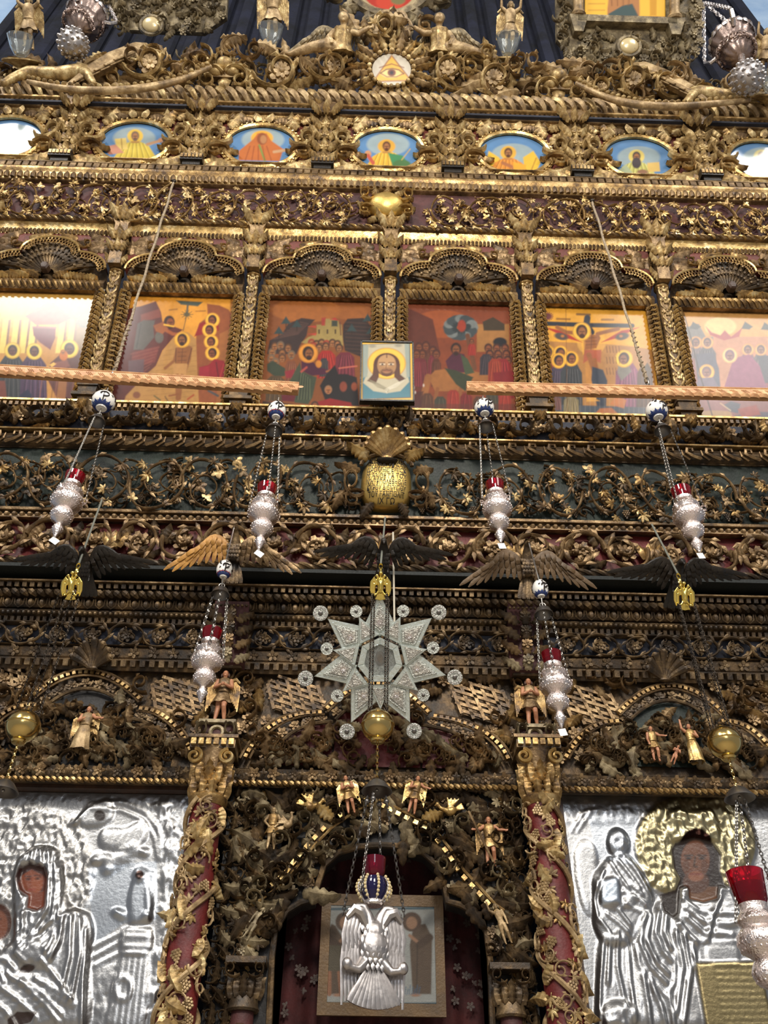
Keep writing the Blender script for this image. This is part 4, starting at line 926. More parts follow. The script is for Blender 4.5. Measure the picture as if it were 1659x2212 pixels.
def p3(c):
    c.win(550, 620, 5.53); c.c[:] = hexl(136, 82, 36); c.ell(620, 280, 420, 140, (172, 110, 48), 0, 0.7); c.ell(1150, 300, 300, 90, (164, 104, 44), 0, 0.6)
    c.poly([(180, 640), (330, 560), (400, 440), (560, 370), (720, 390), (640, 480), (620, 580), (540, 700), (500, 800), (150, 800)], (66, 48, 44)); c.poly([(1060, 450), (1110, 380), (1300, 370), (1440, 520), (1440, 900), (1080, 760), (1050, 600)], (58, 42, 38))
    for i in range(9): c.line([(230+40*i, 620-25*i), (520+15*i, 560-15*i)], 11, (104, 76, 66), 0.7); c.line([(1090, 420+45*i), (1400, 440+45*i)], 11, (96, 70, 58), 0.6)
    for (x, y) in ((375, 410), (290, 530), (505, 450), (1350, 380), (1160, 500), (1390, 530)): c.poly([(x-58, y+30), (x, y-60), (x+58, y+30)], (58, 74, 74)); c.line([(x, y+30), (x, y+70)], 9, (60, 44, 32))
    c.poly([(640, 600), (740, 560), (740, 450), (820, 450), (830, 380), (930, 380), (1000, 400), (1010, 440), (1040, 450), (1060, 700), (700, 720), (560, 660)], (156, 136, 84)); c.poly([(920, 400), (990, 400), (990, 470), (920, 470)], (70, 74, 62)); c.poly([(800, 370), (850, 360), (840, 460), (800, 460)], (160, 66, 50))
    for x in (770, 870, 965): c.line([(x, 515), (x, 550)], 16, (60, 40, 24))
    for y in (470, 560): c.poly([(640, y), (740, y-10), (730, y+20)], (180, 74, 56))
    c.poly([(900, 390), (960, 365), (1000, 400)], (176, 62, 48)); c.line([(1020, 420), (1030, 570)], 14, (110, 70, 54))
    for i, x in enumerate((680, 740, 800, 860, 930, 990, 700, 770, 850)): c.head(x, 670+(40 if i > 5 else 0)+(i % 2)*15, 42, (76, 50, 32) if i % 3 else (150, 52, 36), (160, 112, 72))
    c.robe(860, 760, 230, 330, (158, 44, 34), n=5); c.robe(1080, 780, 240, 330, (116, 44, 58), n=5); c.robe(830, 850, 110, 220, (60, 58, 60)); c.head(1010, 730, 44, (64, 44, 30), (150, 104, 68))
    for i, (x, y) in enumerate(((210, 780), (240, 710), (310, 700), (400, 730), (200, 860), (330, 790), (440, 810), (330, 850), (250, 900))): c.head(x, y, 44, (90, 60, 40) if i % 2 else (120, 100, 80), (156, 108, 66), beard=i % 2 == 0)
    c.poly([(150, 920), (220, 880), (330, 950), (420, 1000), (370, 1060), (250, 1080), (150, 1000)], (62, 70, 52)); c.robe(440, 880, 160, 330, (124, 76, 50)); c.poly([(360, 1010), (480, 980), (460, 1080), (380, 1090)], (140, 44, 56)); c.robe(250, 1060, 240, 300, (92, 72, 46))
    c.poly([(560, 880), (700, 900), (760, 960), (900, 990), (860, 1040), (680, 1060), (560, 1000)], (82, 26, 56)); c.poly([(540, 900), (560, 1000), (640, 1040), (740, 1080), (690, 1320), (640, 1400), (480, 1380), (400, 1160)], (72, 80, 60))
    for i in range(5): c.line([(560+25*i, 1020+20*i), (520+35*i, 1340)], 9, (116, 120, 92), 0.7); c.line([(545+25*i, 1020+20*i), (500+35*i, 1340)], 8, (40, 46, 36), 0.7)
    c.line([(620, 960), (560, 1010)], 26, (170, 82, 70)); c.line([(860, 1010), (920, 990)], 24, (150, 100, 62)); c.ell(765, 920, 36, 44, (196, 132, 54)); c.head(640, 790, 66, (60, 36, 22), (146, 96, 56), (214, 150, 62), 1.75, True, 0.5)
    c.poly([(860, 1040), (960, 930), (1000, 1040), (1100, 1040), (1220, 1080), (1250, 1420), (860, 1400), (780, 1180)], (34, 24, 26)); c.head(880, 1230, 44, (160, 120, 90), (170, 116, 76)); c.ell(1060, 1190, 44, 60, (140, 72, 50)); c.ell(1190, 1190, 36, 50, (146, 78, 48)); c.line([(1010, 970), (1090, 960), (1220, 945)], 16, (190, 110, 90))
    c.poly([(720, 1380), (900, 1330), (1150, 1380), (1200, 1500), (690, 1500)], (150, 30, 28)); c.head(720, 1420, 46, (70, 44, 30), (146, 92, 58)); c.poly([(320, 1290), (500, 1270), (470, 1370), (330, 1360)], (104, 24, 40)); c.poly([(100, 1360), (460, 1400), (500, 1520), (60, 1520)], (76, 52, 34))
def p4(c):
    c.win(830, 380, 2.0); c.c[:] = hexl(134, 70, 36); c.ell(250, 640, 130, 60, (156, 86, 42)); c.poly([(80, 560), (210, 620), (240, 760), (150, 1040), (60, 1040)], (104, 52, 34)); c.poly([(400, 640), (540, 640), (540, 760), (400, 760)], (160, 116, 66)); c.poly([(425, 630), (470, 610), (520, 640), (520, 668), (430, 668)], (70, 56, 36))
    for i in range(16):
        a = 2*PI*i/16; c.ell(330+52*math.cos(a), 655+38*math.sin(a), 24, 18, (70, 78, 80) if i % 3 else (120, 124, 122)); c.ell(330+32*math.cos(a+0.2), 655+22*math.sin(a+0.2), 14, 12, (52, 60, 62))
    c.ell(335, 648, 18, 26, (150, 62, 40)); c.line([(360, 690), (390, 830)], 20, (110, 70, 44)); c.ell(500, 718, 30, 20, (30, 28, 34)); c.robe(378, 725, 34, 50, (150, 44, 30)); c.head(378, 716, 9, (60, 34, 20), (160, 104, 66))
    for i, (x, y) in enumerate(((150, 740), (180, 735), (210, 755), (165, 770), (225, 770), (140, 770))): c.head(x, y, 17, (80, 40, 26), (130, 78, 48)); c.robe(x, y+20, 44, 120, ((110, 40, 46), (96, 52, 34), (120, 44, 52))[i % 3])
    c.poly([(190, 870), (220, 840), (300, 830), (420, 850), (500, 850), (520, 890), (470, 930), (220, 930)], (156, 106, 58)); c.line([(230, 920), (210, 1010)], 16, (140, 90, 50)); c.line([(330, 920), (320, 1010)], 16, (140, 90, 50)); c.line([(190, 870), (170, 960)], 30, (150, 100, 56))
    c.poly([(265, 800), (300, 762), (345, 770), (370, 830), (360, 850), (280, 850)], (84, 36, 56)); c.poly([(330, 770), (360, 790), (390, 850), (350, 860)], (72, 82, 58)); c.poly([(260, 830), (310, 840), (385, 870), (350, 930), (310, 900)], (60, 66, 44)); c.head(310, 748, 22, (58, 32, 20), (140, 88, 52), beard=True)
    for i in range(9): c.head(450+(i % 3)*36+(i // 3)*6, 745+(i // 3)*26, 17, (70, 36, 26), (140, 84, 52)); 
    c.robe(510, 790, 80, 140, (140, 34, 38)); c.robe(440, 770, 56, 90, (62, 54, 62)); c.robe(478, 790, 60, 100, (150, 60, 36)); c.poly([(470, 850), (560, 840), (560, 960), (480, 960)], (134, 32, 36))
    for i in range(8): c.robe(130+i*56, 925+(i % 3)*14, 56, 90, ((120, 36, 34), (92, 58, 36), (70, 66, 52), (150, 54, 38))[i % 4], n=2)
    c.poly([(60, 985), (600, 985), (600, 1060), (60, 1060)], (96, 52, 36), 0.55); c.poly([(60, 940), (170, 930), (150, 1060), (60, 1060)], (78, 40, 34), 0.8)
    for (x, y) in ((128, 915), (134, 935), (170, 905)): c.ell(x, y, 3, 5, (206, 196, 186))
def p5(c):
    c.win(1140, 640, 5.53); c.c[:] = hexl(222, 168, 64); c.poly([(140, 530), (640, 560), (660, 700), (840, 560), (1260, 600), (1500, 640), (1560, 1500), (150, 1500)], (176, 130, 74))
    c.ell(760, 560, 170, 140, (236, 186, 90), 0, 0.5)
    for i in range(16): c.line([(235, 240), (235+66*math.cos(i*0.393), 240+50*math.sin(i*0.393))], 9, (124, 68, 66))
    c.ell(235, 240, 46, 36, (120, 66, 70)); c.line([(350, 270), (500, 275)], 24, (120, 80, 40), 0.7); c.line([(885, 280), (1020, 280)], 24, (120, 80, 40), 0.7); c.line([(590, 215), (740, 220)], 26, (92, 62, 40), 0.8)
    c.line([(205, 325), (760, 345), (1250, 352)], 52, (50, 54, 62)); c.line([(712, 260), (700, 340), (760, 430)], 76, (54, 58, 70))
    c.poly([(660, 430), (760, 440), (860, 1060), (700, 1060)], (190, 138, 72))
    for (x, s_) in ((400, 1), (1130, -1)):
        c.poly([(x-200*s_, 370), (x+10*s_, 410), (x+250*s_, 550), (x+60*s_, 500)], (176, 60, 40)); c.ell(x, 480, 84, 42, (92, 82, 78), 0.2*s_); c.ell(x+16*s_, 476, 20, 16, (190, 128, 70))
    sk = (158, 104, 58); dk = (104, 62, 34)
    c.poly([(660, 460), (850, 460), (870, 500), (820, 620), (680, 640), (690, 560)], sk); c.line([(690, 470), (600, 440), (460, 430), (350, 370)], 44, sk); c.line([(830, 450), (950, 420), (1080, 390)], 44, sk)
    for y in (500, 540, 580): c.line([(700, y), (820, y-8)], 7, dk, 0.7)
    c.line([(765, 470), (755, 640)], 8, dk, 0.7); c.poly([(680, 640), (880, 640), (870, 800), (760, 740), (660, 800)], (176, 100, 70)); c.line([(730, 700), (780, 850), (860, 1030)], 60, sk); c.line([(800, 760), (830, 900), (890, 1040)], 46, sk)
    c.head(645, 420, 66, (74, 44, 26), (160, 108, 62), (240, 192, 80), 1.65, True, 0.2)
    c.poly([(770, 840), (900, 880), (950, 1010), (930, 1420), (850, 1420), (760, 1000)], (62, 70, 84))
    for (x, y, col, w_) in ((235, 670, (138, 44, 52), 230), (390, 680, (110, 60, 70), 180), (370, 770, (84, 74, 92), 260), (520, 745, (70, 74, 78), 280)):
        c.robe(x, y+50, w_, 680, col, n=5); c.head(x, y, 56, (60, 46, 52), (150, 100, 66), HAL, 1.62, side=0.5)
    c.robe(1190, 800, 300, 580, (140, 84, 112), n=6); c.poly([(1080, 830), (1200, 790), (1240, 900), (1120, 1010), (1070, 920)], (132, 126, 118)); c.head(1150, 745, 62, (76, 56, 56), (150, 104, 80), (240, 196, 84), 1.7, side=-0.4)
    c.robe(1400, 830, 200, 500, (92, 62, 40)); c.poly([(1380, 860), (1430, 790), (1480, 880), (1450, 960)], (88, 70, 52))
    for i in range(14): c.line([(940+37*(i % 5), 600+130*(i//5)), (950+37*(i % 5), 670+130*(i//5))], 8, (104, 70, 40), 0.8)
    c.poly([(700, 1060), (810, 1050), (820, 1230), (860, 1250), (700, 1260)], (206, 158, 80)); c.poly([(240, 1290), (1500, 1330), (1560, 1520), (240, 1520)], (82, 90, 100)); c.poly([(780, 1430), (860, 1340), (1000, 1330), (1130, 1450)], (176, 116, 76)); c.poly([(870, 1440), (920, 1390), (1010, 1430)], (50, 40, 44))
    c.poly([(980, 1290), (1060, 1180), (1180, 1240), (1150, 1340)], (188, 124, 70)); c.robe(520, 1200, 190, 230, (140, 128, 96), n=5); c.robe(330, 1200, 150, 160, (120, 84, 80), n=4)
    for i in range(22): c.line([(220+58*i, 1170), (225+58*i, 1420)], 5, (190, 180, 170), 0.22)
    c.line([(455, 120), (475, 1500)], 6, (120, 80, 40), 0.7)
def p6(c):  # pale lilac palette over the whole scene
    c.win(1400, 640, 6.405); c.c[:] = hexl(190, 140, 110); c.poly([(200, 200), (2600, 200), (2600, 560), (300, 560)], (206, 160, 100)); c.poly([(300, 430), (560, 420), (700, 380), (800, 560), (900, 560), (900, 620), (320, 640)], (128, 124, 122))
    for (x, y) in ((380, 390), (650, 410), (1370, 410), (1640, 420), (1900, 420)): c.poly([(x-80, y+40), (x-30, y-60), (x+80, y+10), (x+30, y+50)], (84, 90, 90))
    c.ell(1000, 420, 220, 130, (226, 200, 140), 0, 0.8); c.poly([(800, 420), (880, 500), (1000, 540), (1060, 470), (1150, 560), (1300, 440), (1260, 560), (1050, 610), (860, 540)], (170, 84, 84))
    for i, (x, y, col) in enumerate(((480, 600, (140, 108, 120)), (660, 640, (120, 108, 116)), (820, 640, (96, 96, 104)), (1380, 740, (130, 96, 110)), (1560, 740, (110, 100, 104)), (1750, 720, (150, 90, 100)), (520, 760, (150, 104, 100)), (1950, 740, (120, 100, 110)))):
        c.robe(x, y+50, 260, 560, col, n=4); c.head(x, y, 54, (92, 78, 86), (150, 112, 100), (222, 170, 110), 1.55)
    c.poly([(660, 800), (900, 780), (980, 1000), (1000, 1260), (700, 1260)], (92, 94, 110)); c.poly([(1180, 860), (1400, 800), (1560, 980), (1640, 1270), (1050, 1270)], (150, 86, 116)); c.poly([(1500, 820), (2300, 820), (2400, 1200), (1620, 1200)], (84, 86, 98)); c.poly([(420, 860), (640, 860), (700, 1260), (520, 1260)], (158, 104, 100))
    c.head(1130, 820, 66, (120, 92, 108), (150, 108, 104), (232, 196, 140), 1.6); c.head(810, 1050, 66, (112, 92, 100), (146, 106, 96), (232, 180, 90), 1.62); c.poly([(700, 1130), (900, 1120), (1000, 1300), (640, 1300)], (120, 108, 124))
    c.poly([(560, 1380), (2400, 1380), (2500, 1760), (640, 1760)], (150, 110, 110)); c.poly([(620, 1600), (900, 1580), (1140, 1590), (1200, 1740), (660, 1740)], (176, 146, 112)); c.poly([(1050, 1500), (1150, 1450), (1280, 1490), (1240, 1620), (1120, 1590)], (96, 98, 110)); c.poly([(1200, 1650), (1500, 1600), (2400, 1600), (2400, 1760), (1200, 1760)], (104, 100, 114)); c.poly([(1240, 1560), (1500, 1500), (1560, 1640), (1300, 1680)], (160, 92, 86))
    c.line([(490, 230), (600, 600), (690, 980), (780, 1300), (910, 1720)], 14, (40, 22, 18)); c.line([(1000, 1480), (1140, 1580)], 10, (212, 186, 150))
icon(0, 'painted icon of robed figures under a canopy, washed pale by window glare', p1, 1)
icon(1, 'painted icon of a bare figure standing in a tan river between rocks', p2, 2)
icon(2, 'painted icon of a haloed figure and crowd before a pale walled town', p3, 3)
icon(3, 'painted icon of a rider on a donkey beside a crowd in red', p4, 4)
icon(4, 'painted icon of a man on a dark cross with mourners on a gold ground', p5, 5)
icon(5, 'pale lilac painted icon of many haloed figures with a long crack', p6, 6)

# ================================================================== oval portraits
def oval(k, label, fn):
    Mw = bOVA.M @ TRS((OXM+k*OB, -0.012, ozc)); cv = Canvas(Mw, -orx-0.01, orx+0.01, -orz-0.01, orz+0.01, 90, 80, True); fn(cv); cv.c *= 0.72; cv.mottle(0.12, 5, k+9)
    return solo('oval_portrait', cv.mesh('oval_portrait', 'painted_oval', 0.01), Mw, label, 'icon', 'oval portraits of the upper row')
def obg(c, cx, cy, cl=(96, 140, 186)):
    c.c[:] = hexl(*cl); c.ell(cx, cy-6, 46, 24, (176, 188, 178), 0, 0.7)
def sit(c, cx, cy, robe, hair, halo=(238, 196, 70), lap=None, beard=True, skin=(176, 118, 70)):
    c.ell(cx, cy, 17, 15, halo); c.poly([(cx-12, cy+12), (cx+12, cy+12), (cx+30, cy+22), (cx+48, cy+50), (cx-48, cy+50), (cx-30, cy+22)], robe)
    for i in range(6): c.line([(cx-18+7*i, cy+16), (cx-34+13*i, cy+48)], 1.6, tuple(int(v*0.62) for v in robe), 0.8); c.line([(cx-16+7*i, cy+16), (cx-31+13*i, cy+48)], 1.4, tuple(min(255, v+40) for v in robe), 0.7)
    c.head(cx, cy, 8.6, hair, skin, None, beard=beard); c.line([(cx-7, cy+13), (cx+7, cy+13)], 4, skin, 0.8)
def q0(c): obg(c, 30, 298); sit(c, 25, 292, (196, 186, 150), (150, 140, 130)); c.poly([(52, 300), (78, 296), (66, 318), (46, 318)], (214, 196, 110))  # window glare put into the pale robe and grey hair colours
def q1(c):
    obg(c, 290, 305); sit(c, 292, 294, (222, 194, 70), (120, 92, 70)); c.poly([(248, 300), (272, 298), (276, 322), (252, 324)], (238, 206, 110)); c.line([(262, 300), (264, 322)], 1.5, (150, 110, 50)); c.poly([(222, 318), (250, 312), (268, 330), (236, 334)], (206, 140, 110)); c.line([(318, 312), (346, 304)], 6, (196, 150, 110)); c.ell(348, 303, 6, 5, (196, 140, 100))
def q2(c):
    obg(c, 568, 308); c.ell(566, 298, 24, 16, (236, 176, 62)); c.poly([(548, 300), (556, 288), (576, 288), (586, 304), (612, 322), (604, 348), (516, 346), (516, 326)], (198, 110, 50)); c.ell(566, 300, 11, 13, (150, 80, 40)); c.ell(569, 301, 7, 9, (190, 132, 84)); c.line([(560, 314), (572, 346)], 4, (120, 150, 70)); c.line([(592, 328), (620, 324)], 6, (204, 160, 118))
    for i in range(5): c.line([(540+9*i, 316), (530+14*i, 346)], 1.8, (140, 66, 30), 0.8)
def q3(c):
    obg(c, 838, 318); c.ell(835, 316, 19, 14, (226, 172, 66)); sit(c, 835, 316, (234, 184, 62), (96, 56, 34), (226, 172, 66)); c.poly([(838, 330), (870, 336), (888, 362), (850, 364)], (70, 140, 90)); c.ell(868, 356, 20, 11, (80, 120, 70)); c.line([(868, 345), (886, 322)], 2, (206, 170, 90)); c.ell(795, 332, 7, 7, (206, 150, 106)); c.line([(795, 336), (806, 352)], 8, (196, 90, 70))
def q4(c):
    obg(c, 1108, 340); c.poly([(1070, 372), (1048, 352), (1056, 326), (1078, 340), (1090, 360)], (232, 190, 60)); c.poly([(1130, 340), (1152, 326), (1168, 350), (1156, 376), (1134, 378)], (232, 190, 60)); c.line([(1060, 340), (1080, 366)], 2, (176, 120, 40)); c.line([(1158, 342), (1146, 372)], 2, (176, 120, 40))
    sit(c, 1098, 330, (222, 140, 46), (84, 48, 28), (228, 176, 66)); c.line([(1086, 352), (1110, 362), (1098, 380)], 7, (176, 110, 66)); c.poly([(1108, 350), (1136, 356), (1136, 382), (1110, 382)], (236, 170, 50))
def q5(c):
    obg(c, 1380, 346); sit(c, 1375, 338, (206, 200, 112), (70, 60, 60), (230, 206, 110)); c.ell(1375, 352, 10, 12, (72, 62, 64)); c.poly([(1398, 352), (1424, 350), (1426, 370), (1400, 372)], (226, 190, 110)); c.poly([(1330, 372), (1352, 356), (1366, 372), (1352, 386)], (176, 186, 150)); c.ell(1388, 372, 12, 6, (150, 110, 84))
def q6(c): obg(c, 1650, 348); sit(c, 1645, 338, (206, 196, 160), (150, 140, 130), (224, 210, 150)); c.poly([(1620, 360), (1650, 352), (1660, 372), (1630, 380)], (206, 206, 200))  # washed-out glare tone painted into robe, hair and halo
for k, (lb, fn) in enumerate((('pale oval portrait whitened by glare, beside the man in yellow with a book', q0), ('oval portrait of a grey haired man in yellow holding an open book', q1), ('oval portrait of a veiled figure in orange with open hand', q2), ('oval portrait of a bearded figure in yellow blessing beside a green globe', q3), ('oval portrait of a winged bearded figure in orange on blue ground', q4), ('oval portrait of a dark bearded man in pale yellow holding a book', q5), ('pale oval portrait whitened by glare, beside the dark bearded man', q6))): oval(k-3, lb, fn)

# ================================================================== small square icon of a bearded face, leaning out in front of the middle pilaster
c0 = W(836, 868, 3.78); c1 = W(836, 741, 3.66); lean = math.atan2(-(c1.y-c0.y), c1.z-c0.z); Hh = (c1-c0).length; s_ = PXS(836, 803, 3.7); Wd = 114*s_
Mi = TRS((c0.x, c0.y, c0.z), rx=lean, ry=-0.012)
t = thing('face_icon', 'small square icon of a bearded face on white cloth, in a yellow and black frame', 'icon', Mi)
cv = Canvas(Mi @ TRS((0, -0.012, 0)), -Wd*0.485, Wd*0.485, Hh*0.02, Hh*0.98, 120, 130); c = cv
c.win(760, 720, 4.484); c.c[:] = hexl(228, 182, 78); c.poly([(104, 112), (560, 96), (570, 622), (104, 640)], (70, 120, 134)); c.line([(104, 112), (560, 96), (570, 622), (104, 640), (104, 112)], 6, (66, 48, 60))
c.poly([(150, 110), (530, 100), (540, 400), (556, 470), (470, 560), (340, 580), (210, 560), (110, 480), (150, 380)], (188, 178, 152)); c.poly([(110, 110), (160, 110), (150, 420), (110, 430)], (150, 158, 148)); c.poly([(510, 100), (556, 100), (560, 420), (530, 430)], (150, 158, 148))
c.ell(338, 292, 184, 150, (240, 190, 76)); c.put(np.clip(c.m_ell(338, 292, 184, 150)-c.m_ell(338, 292, 178, 145), 0, 1), (150, 100, 40)); c.ell(338, 300, 128, 110, (84, 52, 40)); c.poly([(212, 300), (264, 300), (262, 420), (230, 490), (150, 460), (200, 400)], (88, 56, 44)); c.poly([(412, 300), (464, 300), (470, 400), (520, 440), (470, 480), (410, 420)], (88, 56, 44))
for i in range(7): c.line([(170+14*i, 450+6*i), (250+18*i, 520+4*i), (340, 540+6*i)], 7, (140, 132, 108), 0.7); c.line([(510-14*i, 450+6*i), (430-18*i, 520+4*i), (340, 540+6*i)], 7, (214, 206, 184), 0.7)
c.ell(338, 310, 92, 104, (166, 124, 84)); c.ell(338, 270, 80, 60, (184, 142, 98)); c.ell(338, 376, 60, 38, (98, 64, 46)); c.ell(338, 362, 44, 26, (162, 116, 82)); c.line([(338, 200), (338, 232)], 8, (84, 52, 40))
for q in (-1, 1): c.ell(338+q*42, 300, 22, 10, (226, 208, 180)); c.ell(338+q*42, 301, 10, 10, (60, 38, 26)); c.line([(338+q*20, 284), (338+q*68, 284)], 7, (96, 62, 42)); c.line([(338+q*22, 312), (338+q*60, 312)], 5, (120, 82, 58))
c.line([(334, 296), (330, 344), (344, 348)], 6, (124, 86, 60)); c.line([(312, 366), (364, 366)], 7, (140, 76, 62)); c.line([(300, 358), (338, 354), (376, 358)], 9, (92, 58, 42)); c.line([(300, 400), (338, 410), (376, 400)], 12, (90, 58, 44)); c.ell(200, 124, 34, 16, (120, 118, 108), 0, 0.6); c.ell(450, 118, 34, 16, (120, 118, 108), 0, 0.6)
c.c *= 0.82; c.mottle(0.06, 8, 3); part('painting', cv.mesh('painting', 'painted', 0.01), t, TRS((0, -0.012, 0)))
mb = MB(); mb.box((0, 0.012, Hh/2), (Wd*0.515, 0.018, Hh*0.515)); part('frame', mb.mesh('frame', 'black_wood', False), t)
mb = MB()
for sx in (-1, 1): mb.box((sx*Wd*0.497, -0.008, Hh/2), (Wd*0.014, 0.010, Hh*0.51))
for sz in (0.0, 1.0): mb.box((0, -0.008, Hh*(0.002+0.996*sz)), (Wd*0.51, 0.010, Hh*0.012))
part('frame_edge', mb.mesh('frame_edge', 'black_wood', False), t)
part('bracket', MB().box((0, 0.12, Hh*0.2), (0.02, 0.11, 0.02)).mesh('bracket', 'black_wood', False), t)
# ================================================================== carved figures, wings, birds
def o_feather_wing(mat, n=9, rows_=3):
    """wing rooted at the origin spreading to +x, tip feathers sweeping down; span about 1"""
    def fn():
        mb = MB()
        edge = lambda t: Vector((0.02+0.50*t, 0, 0.20*math.sin(PI*min(1, t*1.15))*(1-0.25*t)))
        for r in range(rows_):
            k = n-r; lf = (1.0, 0.62, 0.36)[r]
            for i in range(k):
                t = (i+0.5)/k; p = edge(t); a = math.radians(-88+66*t**1.3); ln = (0.34+0.30*t)*lf
                d = Vector((math.cos(a), 0, math.sin(a))); y = -0.02-0.035*r
                mb.tube([p+Vector((0, y, 0)), p+d*ln*0.5+Vector((0, y-0.02, 0)), p+d*ln*0.85+Vector((0, y-0.005, 0)), p+d*ln+Vector((0, y+0.01, 0))], [0.03, 0.045, 0.038, 0.012], 6, (0.45, 1.0))
        mb.tube([edge(i/8)+Vector((0, -0.05, 0.005)) for i in range(9)], [0.05, 0.06, 0.062, 0.06, 0.055, 0.05, 0.045, 0.035, 0.02], 8, (0.8, 1))
        return mb.mesh('wing', mat)
    return cached(('wing', mat, n, rows_), fn)
def o_up_wing(mat):
    """upright angel wing, root at the origin, height 1"""
    def fn():
        mb = MB()
        for r in range(3):
            for i in range(7-r):
                t = i/(6-r); x = 0.05+0.26*t; top = 0.35*math.sin(0.6+t*1.2)-0.05*r; ln = (0.95-0.5*(1-t))*(1, 0.55, 0.3)[r]
                mb.tube([(x*0.6, -0.03*r, top), (x, -0.03*r-0.02, top-ln*0.5), (x*0.98+0.02, -0.03*r, top-ln)], [0.035, 0.05, 0.015], 6, (0.4, 1))
        mb.tube([(0, -0.05, 0.1), (0.08, -0.06, 0.30), (0.2, -0.05, 0.36), (0.32, -0.03, 0.25)], [0.04, 0.06, 0.055, 0.03], 7)
        return mb.mesh('wing', mat)
    return cached(('upwing', mat), fn)
def body_mb(armL, armR, legs=True, stride=0.05, bend=0.0, seated=None):
    mb = MB(); V_ = Vector
    mb.tube([(0, 0, 0.48), (0, 0, 0.58), (0, 0, 0.70), (0, 0, 0.79), (0, 0, 0.83)], [0.075, 0.066, 0.082, 0.085, 0.05], 10, (0.8, 1.15), up=(0, -1, 0))
    mb.tube([(0, 0, 0.80), (0, -0.01, 0.88)], 0.034, 8)
    mb.ball((0, -0.012, 0.925), (0.050, 0.058, 0.068), 12, 9); mb.ball((0, -0.068, 0.918), (0.010, 0.016, 0.018), 6, 5); mb.ball((0, -0.052, 0.880), (0.022, 0.02, 0.016), 6, 5)
    for q in (-1, 1): mb.ball((q*0.02, -0.058, 0.945), (0.017, 0.012, 0.007), 6, 4); mb.ball((q*0.051, -0.005, 0.92), (0.008, 0.014, 0.018), 5, 4)
    for q, arm in ((-1, armL), (1, armR)):
        sh = V_((q*0.105, 0, 0.795)); el, ha = V_(arm[0]), V_(arm[1]); f = (ha-el).normalized()
        mb.tube([sh*0.9+V_((0, 0, 0.08)), sh, (sh+el)/2, el, (el+ha)/2, ha], [0.045, 0.047, 0.04, 0.034, 0.03, 0.022], 8)
        mb.ball(ha+f*0.02, (0.024, 0.018, 0.024), 7, 5)
        sd = f.cross(V_((0, -1, 0))); sd = sd.normalized() if sd.length > 0.1 else V_((1, 0, 0))
        for k in range(4): mb.tube([ha+f*0.03+sd*(k-1.5)*0.011, ha+f*(0.058+0.006*(k in (1, 2)))+sd*(k-1.5)*0.014+V_((0, -0.01, 0))], [0.007, 0.005], 5)
        mb.tube([ha+f*0.01+sd*0.024, ha+f*0.035+sd*0.042], [0.008, 0.005], 5)
    if legs:
        for q in (-1, 1):
            hp = V_((q*0.045, 0, 0.49)); kn = V_((q*0.055, -0.03-q*stride, 0.27)); an = V_((q*0.055+q*0.02, 0.0+q*stride*0.4, 0.04))
            mb.tube([hp, (hp+kn)/2, kn, (kn+an)/2+V_((0, 0.012, 0.02)), an], [0.064, 0.056, 0.042, 0.040, 0.024], 8); mb.tube([an+V_((0, 0.02, -0.015)), an+V_((0, -0.06, -0.022))], [0.022, 0.018], 7)
    return mb
ARM_DOWN = lambda q: ((q*0.14, -0.01, 0.62), (q*0.13, -0.07, 0.48))
ARM_CHEST = lambda q: ((q*0.145, -0.05, 0.64), (q*0.03, -0.13, 0.66))
ARM_UP = lambda q: ((q*0.19, -0.03, 0.86), (q*0.20, -0.05, 1.03))
ARM_HIP = lambda q: ((q*0.19, 0.0, 0.66), (q*0.09, -0.06, 0.54))
ARM_OUT = lambda q: ((q*0.19, -0.04, 0.72), (q*0.31, -0.08, 0.70))
def o_body(key, aL, aR, mat='flesh', legs=True): return cached(('body', key, mat, legs), lambda: remesh(body_mb(aL(-1), aR(1), legs), mat, 0.009, 3, 'body'))
def o_tunic(mat, long=False):
    def fn():
        mb = MB(); n = 28; prof = [(0.062, 0.84), (0.095, 0.80), (0.098, 0.72), (0.085, 0.62), (0.078, 0.56), (0.10, 0.50), (0.125, 0.42), (0.14, 0.36)]
        if long: prof = prof[:6]+[(0.12, 0.40), (0.13, 0.25), (0.145, 0.10), (0.155, 0.02)]
        vs = []
        for k, (r, z) in enumerate(prof):
            f = max(0, k-3)/len(prof)
            for j in range(n):
                a = 2*PI*j/n; rr = r*(1+0.16*f*math.cos(7*a+z*6)); vs.append((rr*math.cos(a)*1.2, rr*math.sin(a)*0.85, z+0.025*f*math.cos(5*a)))
        m = len(prof); mb.add(vs, [(i*n+j, i*n+(j+1) % n, (i+1)*n+(j+1) % n, (i+1)*n+j) for i in range(m-1) for j in range(n)])
        mb.torus((0, 0, 0.56), 0.086, 0.012, 20, 5, Matrix.Rotation(PI/2, 3, 'X')); return mb.mesh('tunic', mat)
    return cached(('tunic', mat, long), fn)
def o_hair(mat):
    def fn():
        mb = MB(); mb.ball((0, 0.012, 0.942), (0.060, 0.060, 0.064), 10, 8)
        for i in range(9):
            a = PI*(i/8); mb.ball((0.062*math.cos(a), 0.03*math.sin(a)-0.005, 0.90+0.03*math.sin(a)), (0.02, 0.024, 0.045), 6, 5)
        return mb.mesh('hair', mat)
    return cached(('hair', mat), fn)
